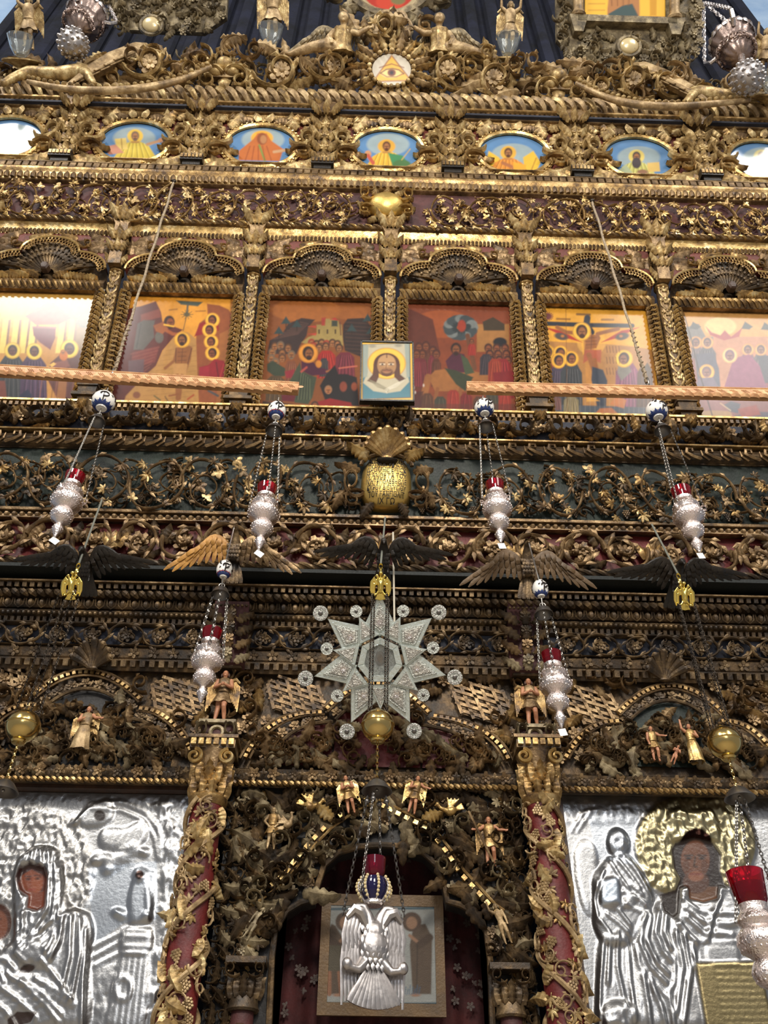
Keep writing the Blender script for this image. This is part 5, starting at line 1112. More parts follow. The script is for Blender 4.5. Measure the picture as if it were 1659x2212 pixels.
def carved_man(name, label, P, H, aL, aR, key, tunic=None, wing=None, rx=0.0, ry=0.0, rz=0.0, long=False, body='flesh', hair='hair', parent=None, group=None, cat='statuette'):
    Mw = TRS(P, rx=rx, ry=ry, rz=rz, s=1.0) @ Matrix.Scale(H, 4)
    if parent is None: t = thing(name, label, cat, Mw, group); part('body', o_body(key, aL, aR, body, not long), t)
    else: t = partw(name, o_body(key, aL, aR, body, not long), parent, Mw)
    if tunic: part('tunic', o_tunic(tunic, long), t)
    if hair: part('hair', o_hair(hair), t)
    if wing:
        for q in (-1, 1): part('wing', o_up_wing(wing), t, TRS((q*0.06, 0.05, 0.62), s=(q*0.62, 0.5, 0.62)))
    return t
def o_bird(mat):
    def fn():
        mb = MB(); mb.ball((0, 0, 0), (0.16, 0.12, 0.12), 10, 8); mb.tube([(0.1, 0, 0.05), (0.22, -0.02, 0.16), (0.25, -0.03, 0.26)], [0.08, 0.05, 0.045], 8); mb.ball((0.26, -0.03, 0.29), 0.06, 8, 6); mb.tube([(0.3, -0.04, 0.29), (0.39, -0.05, 0.25)], [0.025, 0.006], 6)
        for k in range(3): mb.tube([(-0.1, 0, 0), (-0.36, -0.02, -0.08+0.08*k)], [0.05, 0.03], 6, (0.5, 1))
        for k in range(4): mb.tube([(0.02, -0.06, 0.06), (-0.05-0.09*k, -0.10, 0.34-0.05*k)], [0.05, 0.03], 6, (0.5, 1))
        return remesh(mb, mat, 0.018, 2, 'bird')
    return cached(('bird', mat), fn)
def eagle(label, P, span, bodymat, wingmat, tailmat, tilt=0.5, group=None, wing_rot=0.0, wflip=1.0):
    t = thing('carved_eagle', label, 'eagle carving', TRS(P, rx=tilt) @ Matrix.Scale(span, 4), group)
    mb = MB(); mb.ball((0, -0.02, 0), (0.12, 0.12, 0.19), 14, 10); mb.tube([(0, -0.04, 0.10), (0, -0.10, 0.22), (0, -0.15, 0.30)], [0.10, 0.07, 0.055], 10); mb.ball((0, -0.18, 0.32), (0.055, 0.075, 0.06), 10, 8); mb.tube([(0, -0.23, 0.33), (0, -0.30, 0.31), (0, -0.315, 0.27)], [0.03, 0.02, 0.006], 7)
    for q in (-1, 1): mb.tube([(q*0.06, -0.04, -0.12), (q*0.08, -0.1, -0.20)], [0.045, 0.025], 7); mb.ball((q*0.08, -0.12, -0.22), (0.03, 0.05, 0.02), 6, 5)
    me = remesh(mb, bodymat, 0.016, 2, 'body'); part('body', me, t)
    for i in range(4):
        for j in range(5-i % 2): part('breast_feather', o_petal(bodymat), t, TRS(((j-(4-i % 2)/2)*0.045, -0.13+0.01*abs(i-1.5), 0.10-0.06*i), ry=PI, s=(0.05, 0.06, 0.075)))
    for q in (-1, 1): part('wing', o_feather_wing(wingmat if isinstance(wingmat, str) else wingmat[(q+1)//2]), t, TRS((q*0.10, 0.0, 0.08), ry=q*wing_rot, s=(q, 1, wflip)))
    for j in range(5): part('tail_feather', cached(('tail', tailmat), lambda: MB().tube([(0, 0, 0), (0, -0.01, -0.2), (0, 0, -0.36), (0, 0, -0.42)], [0.03, 0.04, 0.045, 0.03], 6, (0.5, 1)).mesh('tail_feather', tailmat)), t, TRS(((j-2)*0.03, 0.04, -0.12), ry=-(j-2)*0.10))
    return t
# ================================================================== lattice tier with its lobed arches
b = bLAT; X0, X1 = -XL, XL
tL = thing('lattice_tier', 'pierced gilded lattice panel with lobed arches between the columns', 'panel', b.M)
ground(b, tL, 'gold_umber', X0, X1, 0.25)
def lpx(px, py): return b.at(px, py)
stripm = cached('lat', lambda: MB().box((0, 0, 0), (0.5, 0.006, 0.0095)).mesh('lattice_strip', 'gold_brown', False))
Rr = random.Random(2)
for (cx, cy, w_, h_) in ((640, 1512, 130, 76), (1040, 1522, 130, 76), (385, 1512, 120, 76), (1275, 1532, 130, 80), (1640, 1530, 110, 80), (20, 1490, 110, 80), (815, 1490, 120, 50)):
    x, z = lpx(cx, cy); dx = abs(lpx(cx+w_/2, cy)[0]-x); dz = abs(lpx(cx, cy-h_/2)[1]-z)
    for i in range(6):
        f = (i+0.5)/6*2-1
        e_ = math.sqrt(1-f*f*0.8); part('lattice_strip', stripm, tL, TRS((x, -0.03-0.006*(i % 2), z+f*dz), ry=0.3, s=(dx*2.1*e_, 1, 1))); part('lattice_strip', stripm, tL, TRS((x+f*dx, -0.036+0.006*(i % 2), z), ry=PI/2-0.3, s=(dz*2.2*e_, 1, 1)))
# trilobed arches: list of polylines in photo pixels
def arc_pts(p0, p1, p2, n=16):
    """circle-like quadratic through three pixel points"""
    out = []
    for i in range(n+1):
        t = i/n; a = (1-t)*(1-2*t); c_ = 4*t*(1-t); d_ = t*(2*t-1)*1.0
        out.append((p0[0]*a+p1[0]*c_+p2[0]*d_*1.0, p0[1]*a+p1[1]*c_+p2[1]*d_))
    return out
ARCHES = [('left', 195, [((72, 1510), (195, 1456), (312, 1518)), ((306, 1538), (372, 1560), (424, 1632)), ((84, 1530), (10, 1548), (-40, 1612))], 'black_ground'),
          ('right', 1440, [((1326, 1548), (1440, 1487), (1560, 1548)), ((1330, 1566), (1262, 1584), (1208, 1648)), ((1552, 1566), (1620, 1584), (1680, 1650))], 'green'),
          ('mid', 815, [((700, 1540), (815, 1482), (930, 1548)), ((694, 1546), (590, 1570), (520, 1648)), ((936, 1554), (1045, 1586), (1106, 1652))], 'crimson')]
for nm, cxp, arcs, gm in ARCHES:
    for ai, (p0, p1, p2) in enumerate(arcs):
        pts = arc_pts(p0, p1, p2, 24); L3 = [Vector((lpx(*p)[0], 0, lpx(*p)[1])) for p in pts]; cen = Vector((lpx(cxp, 1640)[0], 0, lpx(cxp, 1650)[1]))
        # inner tympanum ground
        rim = [cen+(q-cen)*0.78 for q in L3]; base = b.at(cxp, 1660)[1]
        mb = MB(); vs = []
        for q in rim: vs += [(q.x, -0.02, q.z), (q.x, -0.02, base)]
        mb.add(vs, [(2*i, 2*i+1, 2*i+3, 2*i+2) for i in range(len(rim)-1)]); part('tympanum', mb.mesh('tympanum', gm, False), tL)
        part('arch_rib', MB().tube([q+Vector((0, -0.06, 0)) for q in L3], 0.008, 6).mesh('arch_rib', 'gold_brown'), tL)
        part('arch_rib', MB().tube([cen+(q-cen)*0.93+Vector((0, -0.055, 0)) for q in L3], 0.007, 6).mesh('arch_rib', 'gold_brown'), tL); part('arch_rib', MB().tube([cen+(q-cen)*0.78+Vector((0, -0.05, 0)) for q in L3], 0.010, 6).mesh('arch_rib', 'gold_dark'), tL)
        # dentils and rosettes along the ring
        mb = MB(); tot = 0; lens = [0]
        for q, r in zip(L3[:-1], L3[1:]): tot += (r-q).length; lens.append(tot)
        def along(s_):
            for i in range(len(L3)-1):
                if lens[i+1] >= s_: f = (s_-lens[i])/(lens[i+1]-lens[i]); return L3[i].lerp(L3[i+1], f), (L3[i+1]-L3[i]).normalized()
            return L3[-1], (L3[-1]-L3[-2]).normalized()
        k = int(tot/0.034)
        for i in range(k):
            q, tn = along((i+0.5)*tot/k); q = cen+(q-cen)*0.965; mb.box(q+Vector((0, -0.05, 0)), (0.010, 0.018, 0.010), Matrix.Rotation(-math.atan2(tn.z, tn.x), 3, 'Y'))
        part('dentil_arch', mb.mesh('dentil_arch', 'gold', False), tL, kind='stuff')
        k = max(2, int(tot/0.085))
        for i in range(k):
            q, tn = along((i+0.5)*tot/k); q = cen+(q-cen)*0.855; part('rosette', o_rosette('gold_dark' if nm != 'mid' else 'gold_brown', 5), tL, TRS((q.x, -0.04, q.z), s=0.032, ry=i))
            q = cen+(along((i+1.0)*tot/k)[0]-cen)*0.85; part('leaf', o_leaf('gold_dark', 3), tL, TRS((q.x, -0.04, q.z), s=0.026, ry=i*1.7))
    # vines inside the tympanum
    hw3 = 180 if nm != 'mid' else 250; rowi = 0
    for i in range(110):
        px = cxp-hw3+2*hw3*((i*0.618034) % 1.0); top = (1530 if nm != 'right' else 1560) if abs(px-cxp) < 92 else (1592 if nm == 'left' else 1606)
        py = top+(1658-top)*((i*0.7548) % 1.0); x, z = lpx(px, py)
        if i % 3 == 0: part('scroll', o_curl('gold_dark' if nm != 'mid' else 'gold_brown'), tL, TRS((x, -0.04, z), ry=Rr.uniform(0, 6), s=(0.085*Rr.choice((-1, 1)), 0.25, 0.085)))
        else: part('acanthus_leaf', o_acanthus(Rr.choice(('gold_dark', 'gold_brown', 'gilt_grey')), Rr.choice((0.9, -0.9)), 4), tL, TRS((x, -0.05, z), ry=Rr.uniform(0, 6), s=Rr.uniform(0.08, 0.125)))
# carved leaves filling the spandrels
for i in range(560):
    px = -30+1720*((i*0.618034) % 1.0); py = 1468+195*((i*0.754878) % 1.0); x, z = lpx(px, py); ok = True
    for nm, cxp, arcs, gm in ARCHES:
        hw2 = 235 if nm != 'mid' else 300
        if abs(px-cxp) < hw2 and py > 1462+ (abs(px-cxp)/hw2)**2*190: ok = False
    for (cx, cy, w_, h_) in ((640, 1512, 130, 76), (1040, 1522, 130, 76), (385, 1512, 120, 76), (1275, 1532, 130, 80)):
        if abs(px-cx) < w_*0.55 and abs(py-cy) < h_*0.55: ok = False
    if not ok: continue
    k = i % 4
    if k == 0: part('rosette', o_rosette('gold_brown', 6), tL, TRS((x, -0.04, z), s=0.042, ry=i))
    elif k == 1: part('scroll', o_curl('gold_brown'), tL, TRS((x, -0.03, z), ry=Rr.uniform(0, 6), s=(0.11*Rr.choice((-1, 1)), 0.3, 0.11)))
    else: part('acanthus_leaf', o_acanthus(Rr.choice(('gold_brown', 'gold', 'gold_dark')), Rr.choice((0.8, -0.8)), 4), tL, TRS((x, -0.03, z), ry=Rr.uniform(0, 6), s=Rr.uniform(0.09, 0.14)))
# small figures in the tympana
def fig_at(name, label, px, py, d, hpx, aL, aR, key, tunic, wing=None, **k):
    P = W(px, py, d); H = (ZC(py-hpx, d, P.x)-ZC(py, d, P.x)); return carved_man(name, label, P, H, aL, aR, key, tunic, wing, **k)
fig_at('winged_figure', 'robed winged figure carved in the lobed arch under the dark shell', 170, 1622, 4.42, 96, ARM_CHEST, ARM_OUT, 'co', 'gilt_dust', 'gold', long=True)
fig_at('carved_man', 'bare legged carved man in gold tunic beside the crouching boy in the arch', 1420, 1645, 4.42, 76, ARM_DOWN, ARM_OUT, 'do', 'gold', group='carved men in the shell arch')
fig_at('carved_boy', 'small crouching bare boy between two carved men in the arch', 1452, 1650, 4.41, 46, ARM_CHEST, ARM_CHEST, 'cc', None, ry=0.5, group='carved men in the shell arch')
fig_at('carved_man', 'carved man in bright gold robe raising one arm in the arch', 1506, 1648, 4.42, 84, ARM_UP, ARM_CHEST, 'uc', 'gold_bright', long=True, group='carved men in the shell arch')

# ---- mouldings over the tall icons and the doorway
bMOU = Band(1706, 4.50, 1666, 4.47)
tM = thing('rosette_moulding', 'long carved moulding of rosettes over the silver icons and the doorway', 'moulding', bMOU.M)
ground(bMOU, tM, 'gold_umber', X0, X1, 0.2)
for i in range(58):
    x = X0+(i+0.5)*(X1-X0)/58; z = bMOU.at(835, 1678)[1]
    part('rosette', o_rosette('gold_brown' if i % 3 else 'gold_dark', 5), tM, TRS((x, -0.03, z), s=0.036, ry=i)); part('leaf', o_leaf('gold_dark', 3), tM, TRS((x+0.05, -0.03, z), s=0.03, ry=PI*(i % 2)))
sl(bMOU, tM, 'egg_bed', 'gold_dark', 1704, 1692, 0.03, X0, X1, ROUND); rows(bMOU, tM, 'slant', 'gold', 1703, 1693, 0.018, 0.034, X0, X1, -0.025)

# ================================================================== columns
def column(px, label_c, label_s, side):
    P = W(px, 1738, 4.40); X = P.x; zt_ = P.z; Y = P.y; zb_ = 1.62; r = 0.088
    t = thing('column', label_c, 'column', TRS((X, Y, zb_)), 'twisted vine columns beside the doorway'); H = zt_-zb_
    part('shaft', MB().lathe([(r, 0), (r*0.98, H*0.5), (r*0.92, H)], 28).mesh('shaft', 'crimson'), t)
    part('plinth', MB().box((0, 0, -0.81), (0.16, 0.14, 0.81)).mesh('plinth', 'dark_wood', False), t)
    R = random.Random(int(px)); rr = r*1.03; tw = 2.2*2*PI/1.3*side
    for hph in (0, PI):
        pts = [((rr+0.006)*math.cos(hph+tw*z), (rr+0.006)*math.sin(hph+tw*z), z) for z in [H*k/90 for k in range(91)]]
        part('vine', MB().tube(pts, 0.013, 6).mesh('vine', 'gilt_dust'), t)
    n = 150
    for i in range(n):
        z = H*(i+0.5)/n*1.0; a = -PI/2+R.uniform(-1.5, 1.5)
        if z < 0.5: continue
        out = Vector((math.cos(a), math.sin(a), 0)); rot = Matrix.Rotation(a+PI/2, 4, 'Z')
        kind = i % 5
        if kind == 0: me, s_ = o_grapes('gilt_dust'), 0.040
        elif kind == 1: me, s_ = o_curl('gilt_dust'), 0.085
        elif kind == 2: me, s_ = o_acanthus('leaf_dust', R.choice((0.9, -0.9)), 4), 0.10
        else: me, s_ = o_leaf(R.choice(('leaf_dust', 'gilt_dust', 'gold')), 5), 0.045
        part({0: 'grape_bunch', 1: 'scroll', 2: 'acanthus_leaf'}.get(kind, 'leaf'), me, t, Matrix.Translation(out*(rr-0.005)+Vector((0, 0, z))) @ rot @ TRS(ry=R.uniform(0, 6), s=s_))
    # capital
    hc = ZC(1618, 4.40, X)-zt_
    part('necking', MB().lathe([(r*0.95, -0.02), (r*1.12, 0), (r*1.16, 0.02), (r*1.0, 0.035)], 24, (0, 0, H)).mesh('necking', 'gold'), t)
    part('capital_bell', MB().lathe([(r*0.85, 0.02), (r*0.9, hc*0.5), (r*1.25, hc*0.85), (r*1.3, hc*0.9)], 24, (0, 0, H)).mesh('capital_bell', 'gold_brown'), t)
    for rowi, (zz, s_, nn, ph) in enumerate(((0.02, 0.11, 10, 0), (hc*0.28, 0.12, 10, 0.3))):
        for i in range(nn):
            a = 2*PI*i/nn+ph
            part('acanthus_leaf', o_acanthus('gold', 0.0, 4), t, Matrix.Translation((math.cos(a)*r*0.92, math.sin(a)*r*0.92, H+zz)) @ Matrix.Rotation(a+PI/2, 4, 'Z') @ TRS(s=(s_*0.8, s_, s_)))
    for sx in (-1, 1):
        mb = MB(); pts = []; rad = []
        for k in range(22):
            q = k/21; a = PI/2+sx*0-q*2*PI*1.5; rr_ = 0.042*(1-0.8*q); pts.append((rr_*math.cos(a)*-sx, -0.01-0.012*q, rr_*math.sin(a))); rad.append(0.011*(1-0.4*q))
        mb.tube(pts, rad, 6, (1.6, 1)); part('volute', mb.mesh('volute', 'gold_bright'), t, TRS((sx*r*0.98, -r*1.05, H+hc*0.70)))
    part('echinus', MB().tube([(-r, -r*0.8, H+hc*0.82), (r, -r*0.8, H+hc*0.82)], 0.02, 8).mesh('echinus', 'gold'), t)
    part('abacus', MB().box((0, 0, H+hc*0.95), (r*1.35, r*1.2, hc*0.09)).mesh('abacus', 'gold_dark', False), t)
    part('dentil_row', row('dentil', -r*1.35, r*1.35, r*2.7/6, H+hc*0.95, hc*0.11, -r*1.2, 0.02, 0.55).mesh('dentil_row', 'gold_bright', False), t, kind='stuff')
    part('cornice_slab', MB().box((0, 0, H+hc*1.06), (r*1.5, r*1.35, hc*0.03)).mesh('cornice_slab', 'gold_brown', False), t)
    zc_ = zb_+H+hc*1.09
    # pedestal block, statuette, console
    tp = thing('statuette_pedestal', 'scrolled painted pedestal block ' + label_s, 'pedestal', TRS((X, Y+0.02, zc_)), 'pedestals on the column capitals')
    hp = ZC(1566 if side > 0 else 1576, 4.38, X)-zc_
    part('block', MB().prism([(-0.10, 0), (0.10, 0), (0.075, hp*0.5), (0.09, hp), (-0.09, hp), (-0.075, hp*0.5)], 0.08, -0.06, 0.01).mesh('block', 'maroon'), tp)
    for sx in (-1, 1): part('scroll', o_curl('gilt_grey'), tp, TRS((sx*0.075, -0.06, hp*0.4), s=(0.10*sx, 0.3, 0.12)))
    part('opening', MB().torus((0, -0.065, hp*0.45), 0.035, 0.012, 16, 6).mesh('opening', 'gilt_grey'), tp); part('top_slab', MB().box((0, -0.01, hp), (0.10, 0.08, 0.01)).mesh('top_slab', 'gilt_grey', False), tp)
    zf = zc_+hp+0.01; Hf = ZC((1445 if side > 0 else 1462), 4.36, X)-zf
    carved_man('winged_statuette', 'carved winged statuette with bare legs ' + label_s, (X, Y-0.02, zf), Hf, ARM_CHEST, ARM_CHEST, 'cc', 'gold_brown', 'gold', group='winged statuettes above the columns')
    # console carrying the beam above
    zk = zf+Hf+0.02; zk1 = ZC(1290, 4.2, X); tk = thing('console', 'carved console bracket with red leaves ' + label_s, 'bracket', TRS((X, YD(4.40), zk)), 'consoles above the statuettes')
    hk = zk1-zk
    part('console_block', MB().prism([(-0.085, 0), (0.085, 0), (0.11, hk*0.3), (0.12, hk*0.6), (0.17, hk), (-0.17, hk), (-0.12, hk*0.6), (-0.11, hk*0.3)], 0.1, -0.03, 0.01).mesh('console_block', 'gold_umber'), tk)
    part('console_front', MB().extx([(0, 0), (-0.05, 0.02), (-0.07, hk*0.35), (-0.09, hk*0.55), (-0.16, hk), (0, hk)], -0.10, 0.10).mesh('console_front', 'maroon', True, 25), tk)
    for i, (z, s_, mt) in enumerate(((0.0, 0.10, 'gilt_grey'), (hk*0.22, 0.10, 'gold_brown'), (hk*0.42, 0.11, 'gold_dark'), (hk*0.62, 0.11, 'gold_dark'))):
        for sx in (-1, 0, 1): part('acanthus_leaf', o_acanthus(mt, 0.8*sx, 4), tk, TRS((sx*0.05, -0.07-0.025*i, z), ry=sx*0.5, s=s_))
        part('bead_row', row('bead', -0.1, 0.1, 0.025, z+0.11, 0.016, -0.08-0.025*i, 0.015).mesh('bead_row', mt), tk, kind='stuff')
        part('rosette', o_rosette(mt, 6), tk, TRS((0, -0.10-0.02*i, z+0.06), s=0.035))
    return X
cxL = column(448, 'red column wound with gilded vines, beside the silver icon of the hooded figure', 'near the silver icon of the hooded figure', 1)
cxR = column(1170, 'red column wound with gilded vines, beside the silver icon of the crowned figure', 'near the silver icon of the crowned figure', -1)

# ================================================================== doorway: pierced dark spandrel, curtain, hanging picture
bDOR = Band(2212, 4.55, 1706, 4.55); b = bDOR
zbot = -0.95
tD = thing('door_arch', 'dark carved arch of the central doorway with gilded vines and figures', 'arch', b.M)
TOPX = [(500, 2420), (586, 2420), (588, 2070), (595, 2010), (620, 1970), (650, 1952), (680, 1945), (686, 1915), (700, 1872), (730, 1845), (775, 1832), (823, 1828), (871, 1832), (916, 1846), (946, 1875), (960, 1918), (966, 1950), (996, 1958), (1026, 1976), (1050, 2016), (1058, 2076), (1060, 2430), (1125, 2430)]
LP = [b.at(*p) for p in TOPX]; ztop = b.H
xj0, xj1 = cxL+0.09, cxR-0.09
LP[0] = (xj0, zbot); LP[-1] = (xj1, zbot); LP[1] = (LP[1][0], zbot); LP[-2] = (LP[-2][0], zbot)
mb = MB(); vs = []
for x, z in LP: vs += [(x, 0, ztop), (x, 0, z), (x, 0.12, z)]
mb.add(vs, [(3*i, 3*i+1, 3*i+4, 3*i+3) for i in range(len(LP)-1)]+[(3*i+1, 3*i+2, 3*i+5, 3*i+4) for i in range(len(LP)-1)])
part('spandrel', mb.mesh('spandrel', 'black_ground', False), tD)
part('opening_rim', MB().tube([(x, -0.02, z) for x, z in LP[1:-1]], 0.016, 7).mesh('opening_rim', 'gold_umber'), tD)
def in_open(px, py):
    for (x1, y1), (x2, y2) in zip(TOPX[:-1], TOPX[1:]):
        if x1 <= px < x2: return py > y1+(y2-y1)*(px-x1)/(x2-x1)-16
    return False
gl = [(822, 1738), (770, 1760), (715, 1800), (680, 1836), (650, 1872), (625, 1905), (590, 1935), (560, 1956)]; gr = [(822, 1738), (872, 1764), (930, 1792), (975, 1850), (1000, 1890), (1032, 1924), (1066, 1962), (1086, 1976)]
for g in (gl, gr):
    L3 = [Vector((b.at(*p)[0], -0.06, b.at(*p)[1])) for p in g]
    part('arch_rib', MB().tube(L3, 0.008, 6).mesh('arch_rib', 'gold'), tD)
    for (q, r) in zip(L3[:-1], L3[1:]):
        k = max(1, int((r-q).length/0.045)); tn = (r-q).normalized()
        for i in range(k): part('dentil', cached('dd', lambda: MB().box((0, 0, 0), (0.013, 0.012, 0.011)).mesh('dentil', 'gold_bright', False)), tD, TRS(q.lerp(r, (i+0.5)/k)+Vector((tn.z, 0, -tn.x))*0.026*(1 if g is gl else 1), ry=-math.atan2(tn.z, tn.x)))
cnt = 0; Rr = random.Random(77)
while cnt < 285:
    sq_ = (globals().get('sq_', 0)+1); px = 508+610*((sq_*0.618034) % 1.0); py = 1712+375*((sq_*0.754878) % 1.0)
    if in_open(px, py): continue
    if py > 2060 and (520 < px < 586 or px > 1062): continue
    x, z = b.at(px, py); k = cnt % 6; cnt += 1; gm = Rr.choice(('gold_umber', 'gilt_grey', 'gold_dark', 'gilt_grey', 'gold_umber'))
    if k == 0: part('scroll', o_curl(gm), tD, TRS((x, -0.02, z), ry=Rr.uniform(0, 6), s=(0.10*Rr.choice((-1, 1)), 0.35, 0.10)))
    elif k == 2: part('rosette', o_rosette(gm, 6), tD, TRS((x, -0.03, z), s=Rr.uniform(0.03, 0.042), ry=cnt))
    elif k == 3: part('leaf', o_leaf(gm, 5), tD, TRS((x, -0.04, z), ry=Rr.uniform(0, 6), s=0.042))
    else: part('acanthus_leaf', o_acanthus(gm, Rr.choice((0.9, -0.9)), 4), tD, TRS((x, -0.03, z), ry=Rr.uniform(0, 6), s=Rr.uniform(0.10, 0.15)))
# jamb strips beside the columns and beside the opening
def jamb(px0, py0, px1, py1, mat, rad, d, nm='jamb_rope'):
    x0_, z0_ = b.at(px0, py0); x1_, z1_ = b.at(px1, py1); mb = MB(); n = int(abs(z1_-z0_)/0.03); x_ = x0_; 
    for i in range(n):
        z = zbot+ (ztop-zbot)*(i+0.5)/n if False else z0_+(z1_-z0_)*(i+0.5)/n
        mb.tube([(x_-rad, d, z+0.012), (x_, d-rad*1.2, z), (x_+rad, d, z-0.012)], [rad*0.5, rad*0.8, rad*0.5], 5)
    return part(nm, mb.mesh(nm, mat), tD, kind='stuff')
for px in (498, 520): jamb(px, 2230, px, 1712, 'gold_dark' if px == 498 else 'gold', 0.012, -0.03)
for px in (1118, 1138): jamb(px, 2230, px, 1716, 'gold_dark' if px == 1138 else 'gold', 0.012, -0.03)
for xs_, nmj in ((cxL+0.125, 'l'), (cxL+0.19, 'l'), (cxR-0.125, 'r'), (cxR-0.19, 'r')):
    for i in range(26):
        z = zbot+0.85+(ztop-zbot-0.9)*(i+0.5)/26; part('jamb_leaf' if i % 2 else 'jamb_scroll', o_acanthus('gold_dark', 0.8*(-1)**i, 4) if i % 2 else o_curl('gold_dark'), tD, TRS((xs_, -0.02, z), ry=0.4*(-1)**(i//2), s=(0.075, 0.14, 0.085)))
# small columns of the door jambs
def small_col(px, py, nm):
    x, z = b.at(px, py); r = 0.075; P = b.M @ Vector((x, -0.03, z)); zb_ = 1.62; H = P.z-zb_
    t = thing('jamb_column', nm, 'column', TRS((P.x, P.y, zb_)), 'small columns of the doorway')
    part('shaft', MB().lathe([(r*0.75, -1.62), (r*0.75, 0), (r*0.7, H-0.12)], 16).mesh('shaft', 'maroon'), t); part('necking', MB().lathe([(r*0.9, H-0.13), (r*1.0, H-0.12), (r*0.9, H-0.10), (r*0.85, H)], 18).mesh('necking', 'gold_dark'), t)
    for i in range(7):
        a = -PI+PI*i/6; part('acanthus_leaf', o_acanthus('gold_dark', 0.0, 4), t, Matrix.Translation((math.cos(a)*r*0.82, math.sin(a)*r*0.82, H-0.08)) @ Matrix.Rotation(a+PI/2, 4, 'Z') @ TRS(s=(0.08, 0.1, 0.10)))
    for sx in (-1, 1): part('volute', o_curl('gold_dark'), t, TRS((sx*r*0.9, -r*0.9, H+0.03), s=(0.075*sx, 0.2, 0.075)))
    part('abacus', MB().box((0, 0, H+0.075), (r*1.25, r*1.1, 0.014)).mesh('abacus', 'gold_umber', False), t)
    hd = MB(); hd.ball((0, -r*0.75, H-0.24), (0.035, 0.035, 0.045), 10, 8); hd.ball((0, -r*0.75-0.034, H-0.245), (0.007, 0.012, 0.012), 6, 5); part('cherub_head', remesh(hd, 'flesh', 0.006, 2, 'cherub_head'), t); part('cherub_hair', MB().ball((0, -r*0.68, H-0.215), (0.042, 0.04, 0.035), 9, 7).mesh('cherub_hair', 'hair'), t)
    for sx in (-1, 1): part('cherub_wing', o_feather_wing('gold', 6, 2), t, TRS((sx*0.03, -r*0.75, H-0.25), s=(0.08*sx, 0.1, 0.08)))
small_col(532, 2124, 'small dark gilded column at the doorway side of the hooded silver icon'); small_col(1098, 2138, 'small dark gilded column at the doorway side of the crowned silver icon')
# figures on the door arch
def fd(name, px, py, d, hpx, aL, aR, key, tunic, wing=None, **k):
    P = W(px, py, d); H = (ZC(py-hpx, d, P.x)-ZC(py, d, P.x)); return carved_man(name, '', P, H, aL, aR, key, tunic, wing, parent=tD, **k)
fd('standing_figure', 584, 1836, 4.47, 92, ARM_HIP, ARM_HIP, 'hh', 'gold', body='gilt_dust', hair='gilt_grey')
fd('spear_bearer', 1062, 1872, 4.47, 108, ARM_OUT, ARM_OUT, 'oo', 'gold', 'gold')
P0 = W(1012, 1752, 4.44); P1 = W(1066, 1862, 4.44); partw('spear', MB().tube([Vector((0, 0, 0)), P1-P0], 0.006, 6).mesh('spear', 'gold_brown'), tD, Matrix.Translation(P0))
for px, py, fl in ((668, 1742, 1), (974, 1752, -1)): partw('carved_bird', o_bird('gold_bright'), tD, TRS(W(px, py, 4.47), ry=0.4*fl, s=(0.20*fl, 0.20, 0.20)))
partw('carved_bird', o_bird('gilt_dust'), tD, TRS(W(622, 1782, 4.47), ry=-0.5, s=0.16))
for px, ry in ((768, -0.5), (880, 0.5)): fd('cherub', px+(-8 if px < 800 else 8), 1758, 4.44, 84, ARM_CHEST, ARM_OUT if px > 800 else ARM_CHEST, 'c%d' % px, 'gold', 'gold_bright', ry=ry*0.4)
for px, py, ry in ((720, 1768, 1.2), (912, 1772, -1.2)): partw('acanthus_leaf', o_acanthus('gold_bright', 0.3, 5), tD, TRS(W(px, py, 4.46), ry=-ry*0.9, s=0.12))
fd('half_figure', 1100, 2040, 4.48, 92, ARM_UP, ARM_DOWN, 'ud', None, body='gilt_dust', hair='gilt_grey', ry=-0.3); fd('half_figure', 528, 2030, 4.48, 80, ARM_DOWN, ARM_UP, 'du', None, body='gilt_grey', hair='gilt_grey', ry=0.5)
# curtain and picture
tC = thing('door_curtain', 'dark red embroidered curtain hanging in the central doorway', 'curtain', TRS((0, YD(4.86), 1.0)))
mb = MB(); n = 90; vs = []
for i in range(n+1):
    x = -0.75+1.5*i/n; yy = 0.018*math.sin(i*0.9)+0.012*math.sin(i*0.37); vs += [(x, yy, 0), (x, yy*0.6, 2.9)]
mb.add(vs, [(2*i, 2*i+2, 2*i+3, 2*i+1) for i in range(n)]); part('cloth', mb.mesh('cloth', 'velvet'), tC)
Rr = random.Random(8)
for i in range(110):
    px = Rr.uniform(600, 1060); py = Rr.uniform(1850, 2200)
    if 690 < px < 960 and py > 1925: continue
    P = W(px, py, 4.83); partw('embroidered_flower' if i % 2 else 'embroidered_leaf', o_rosette('embroidery', 5, False) if i % 2 else o_leaf('embroidery', 3), tC, TRS(P, ry=Rr.uniform(0, 6), s=(0.022, 0.010, 0.022)))
c0 = W(824, 2196, 4.74); c1 = W(824, 1934, 4.70); Hh = (c1-c0).length; Mi = TRS(c0, rx=math.atan2(-(c1.y-c0.y), c1.z-c0.z)); wt = 134*PXS(824, 2060, 4.72)
t = thing('friars_picture', 'embroidered picture of two brown robed friars hung on the curtain, framed in brown', 'picture', Mi)
cv = Canvas(Mi @ TRS((0, -0.012, 0)), -wt*0.86, wt*0.86, Hh*0.10, Hh*0.90, 120, 120); c = cv; c.win(480, 1620, 2.37); c.c[:] = hexl(150, 152, 148)
c.line([(540, 815), (1095, 810), (1105, 1298), (525, 1305), (540, 815)], 12, (70, 90, 100)); c.ell(820, 900, 200, 80, (170, 172, 168), 0, 0.6)
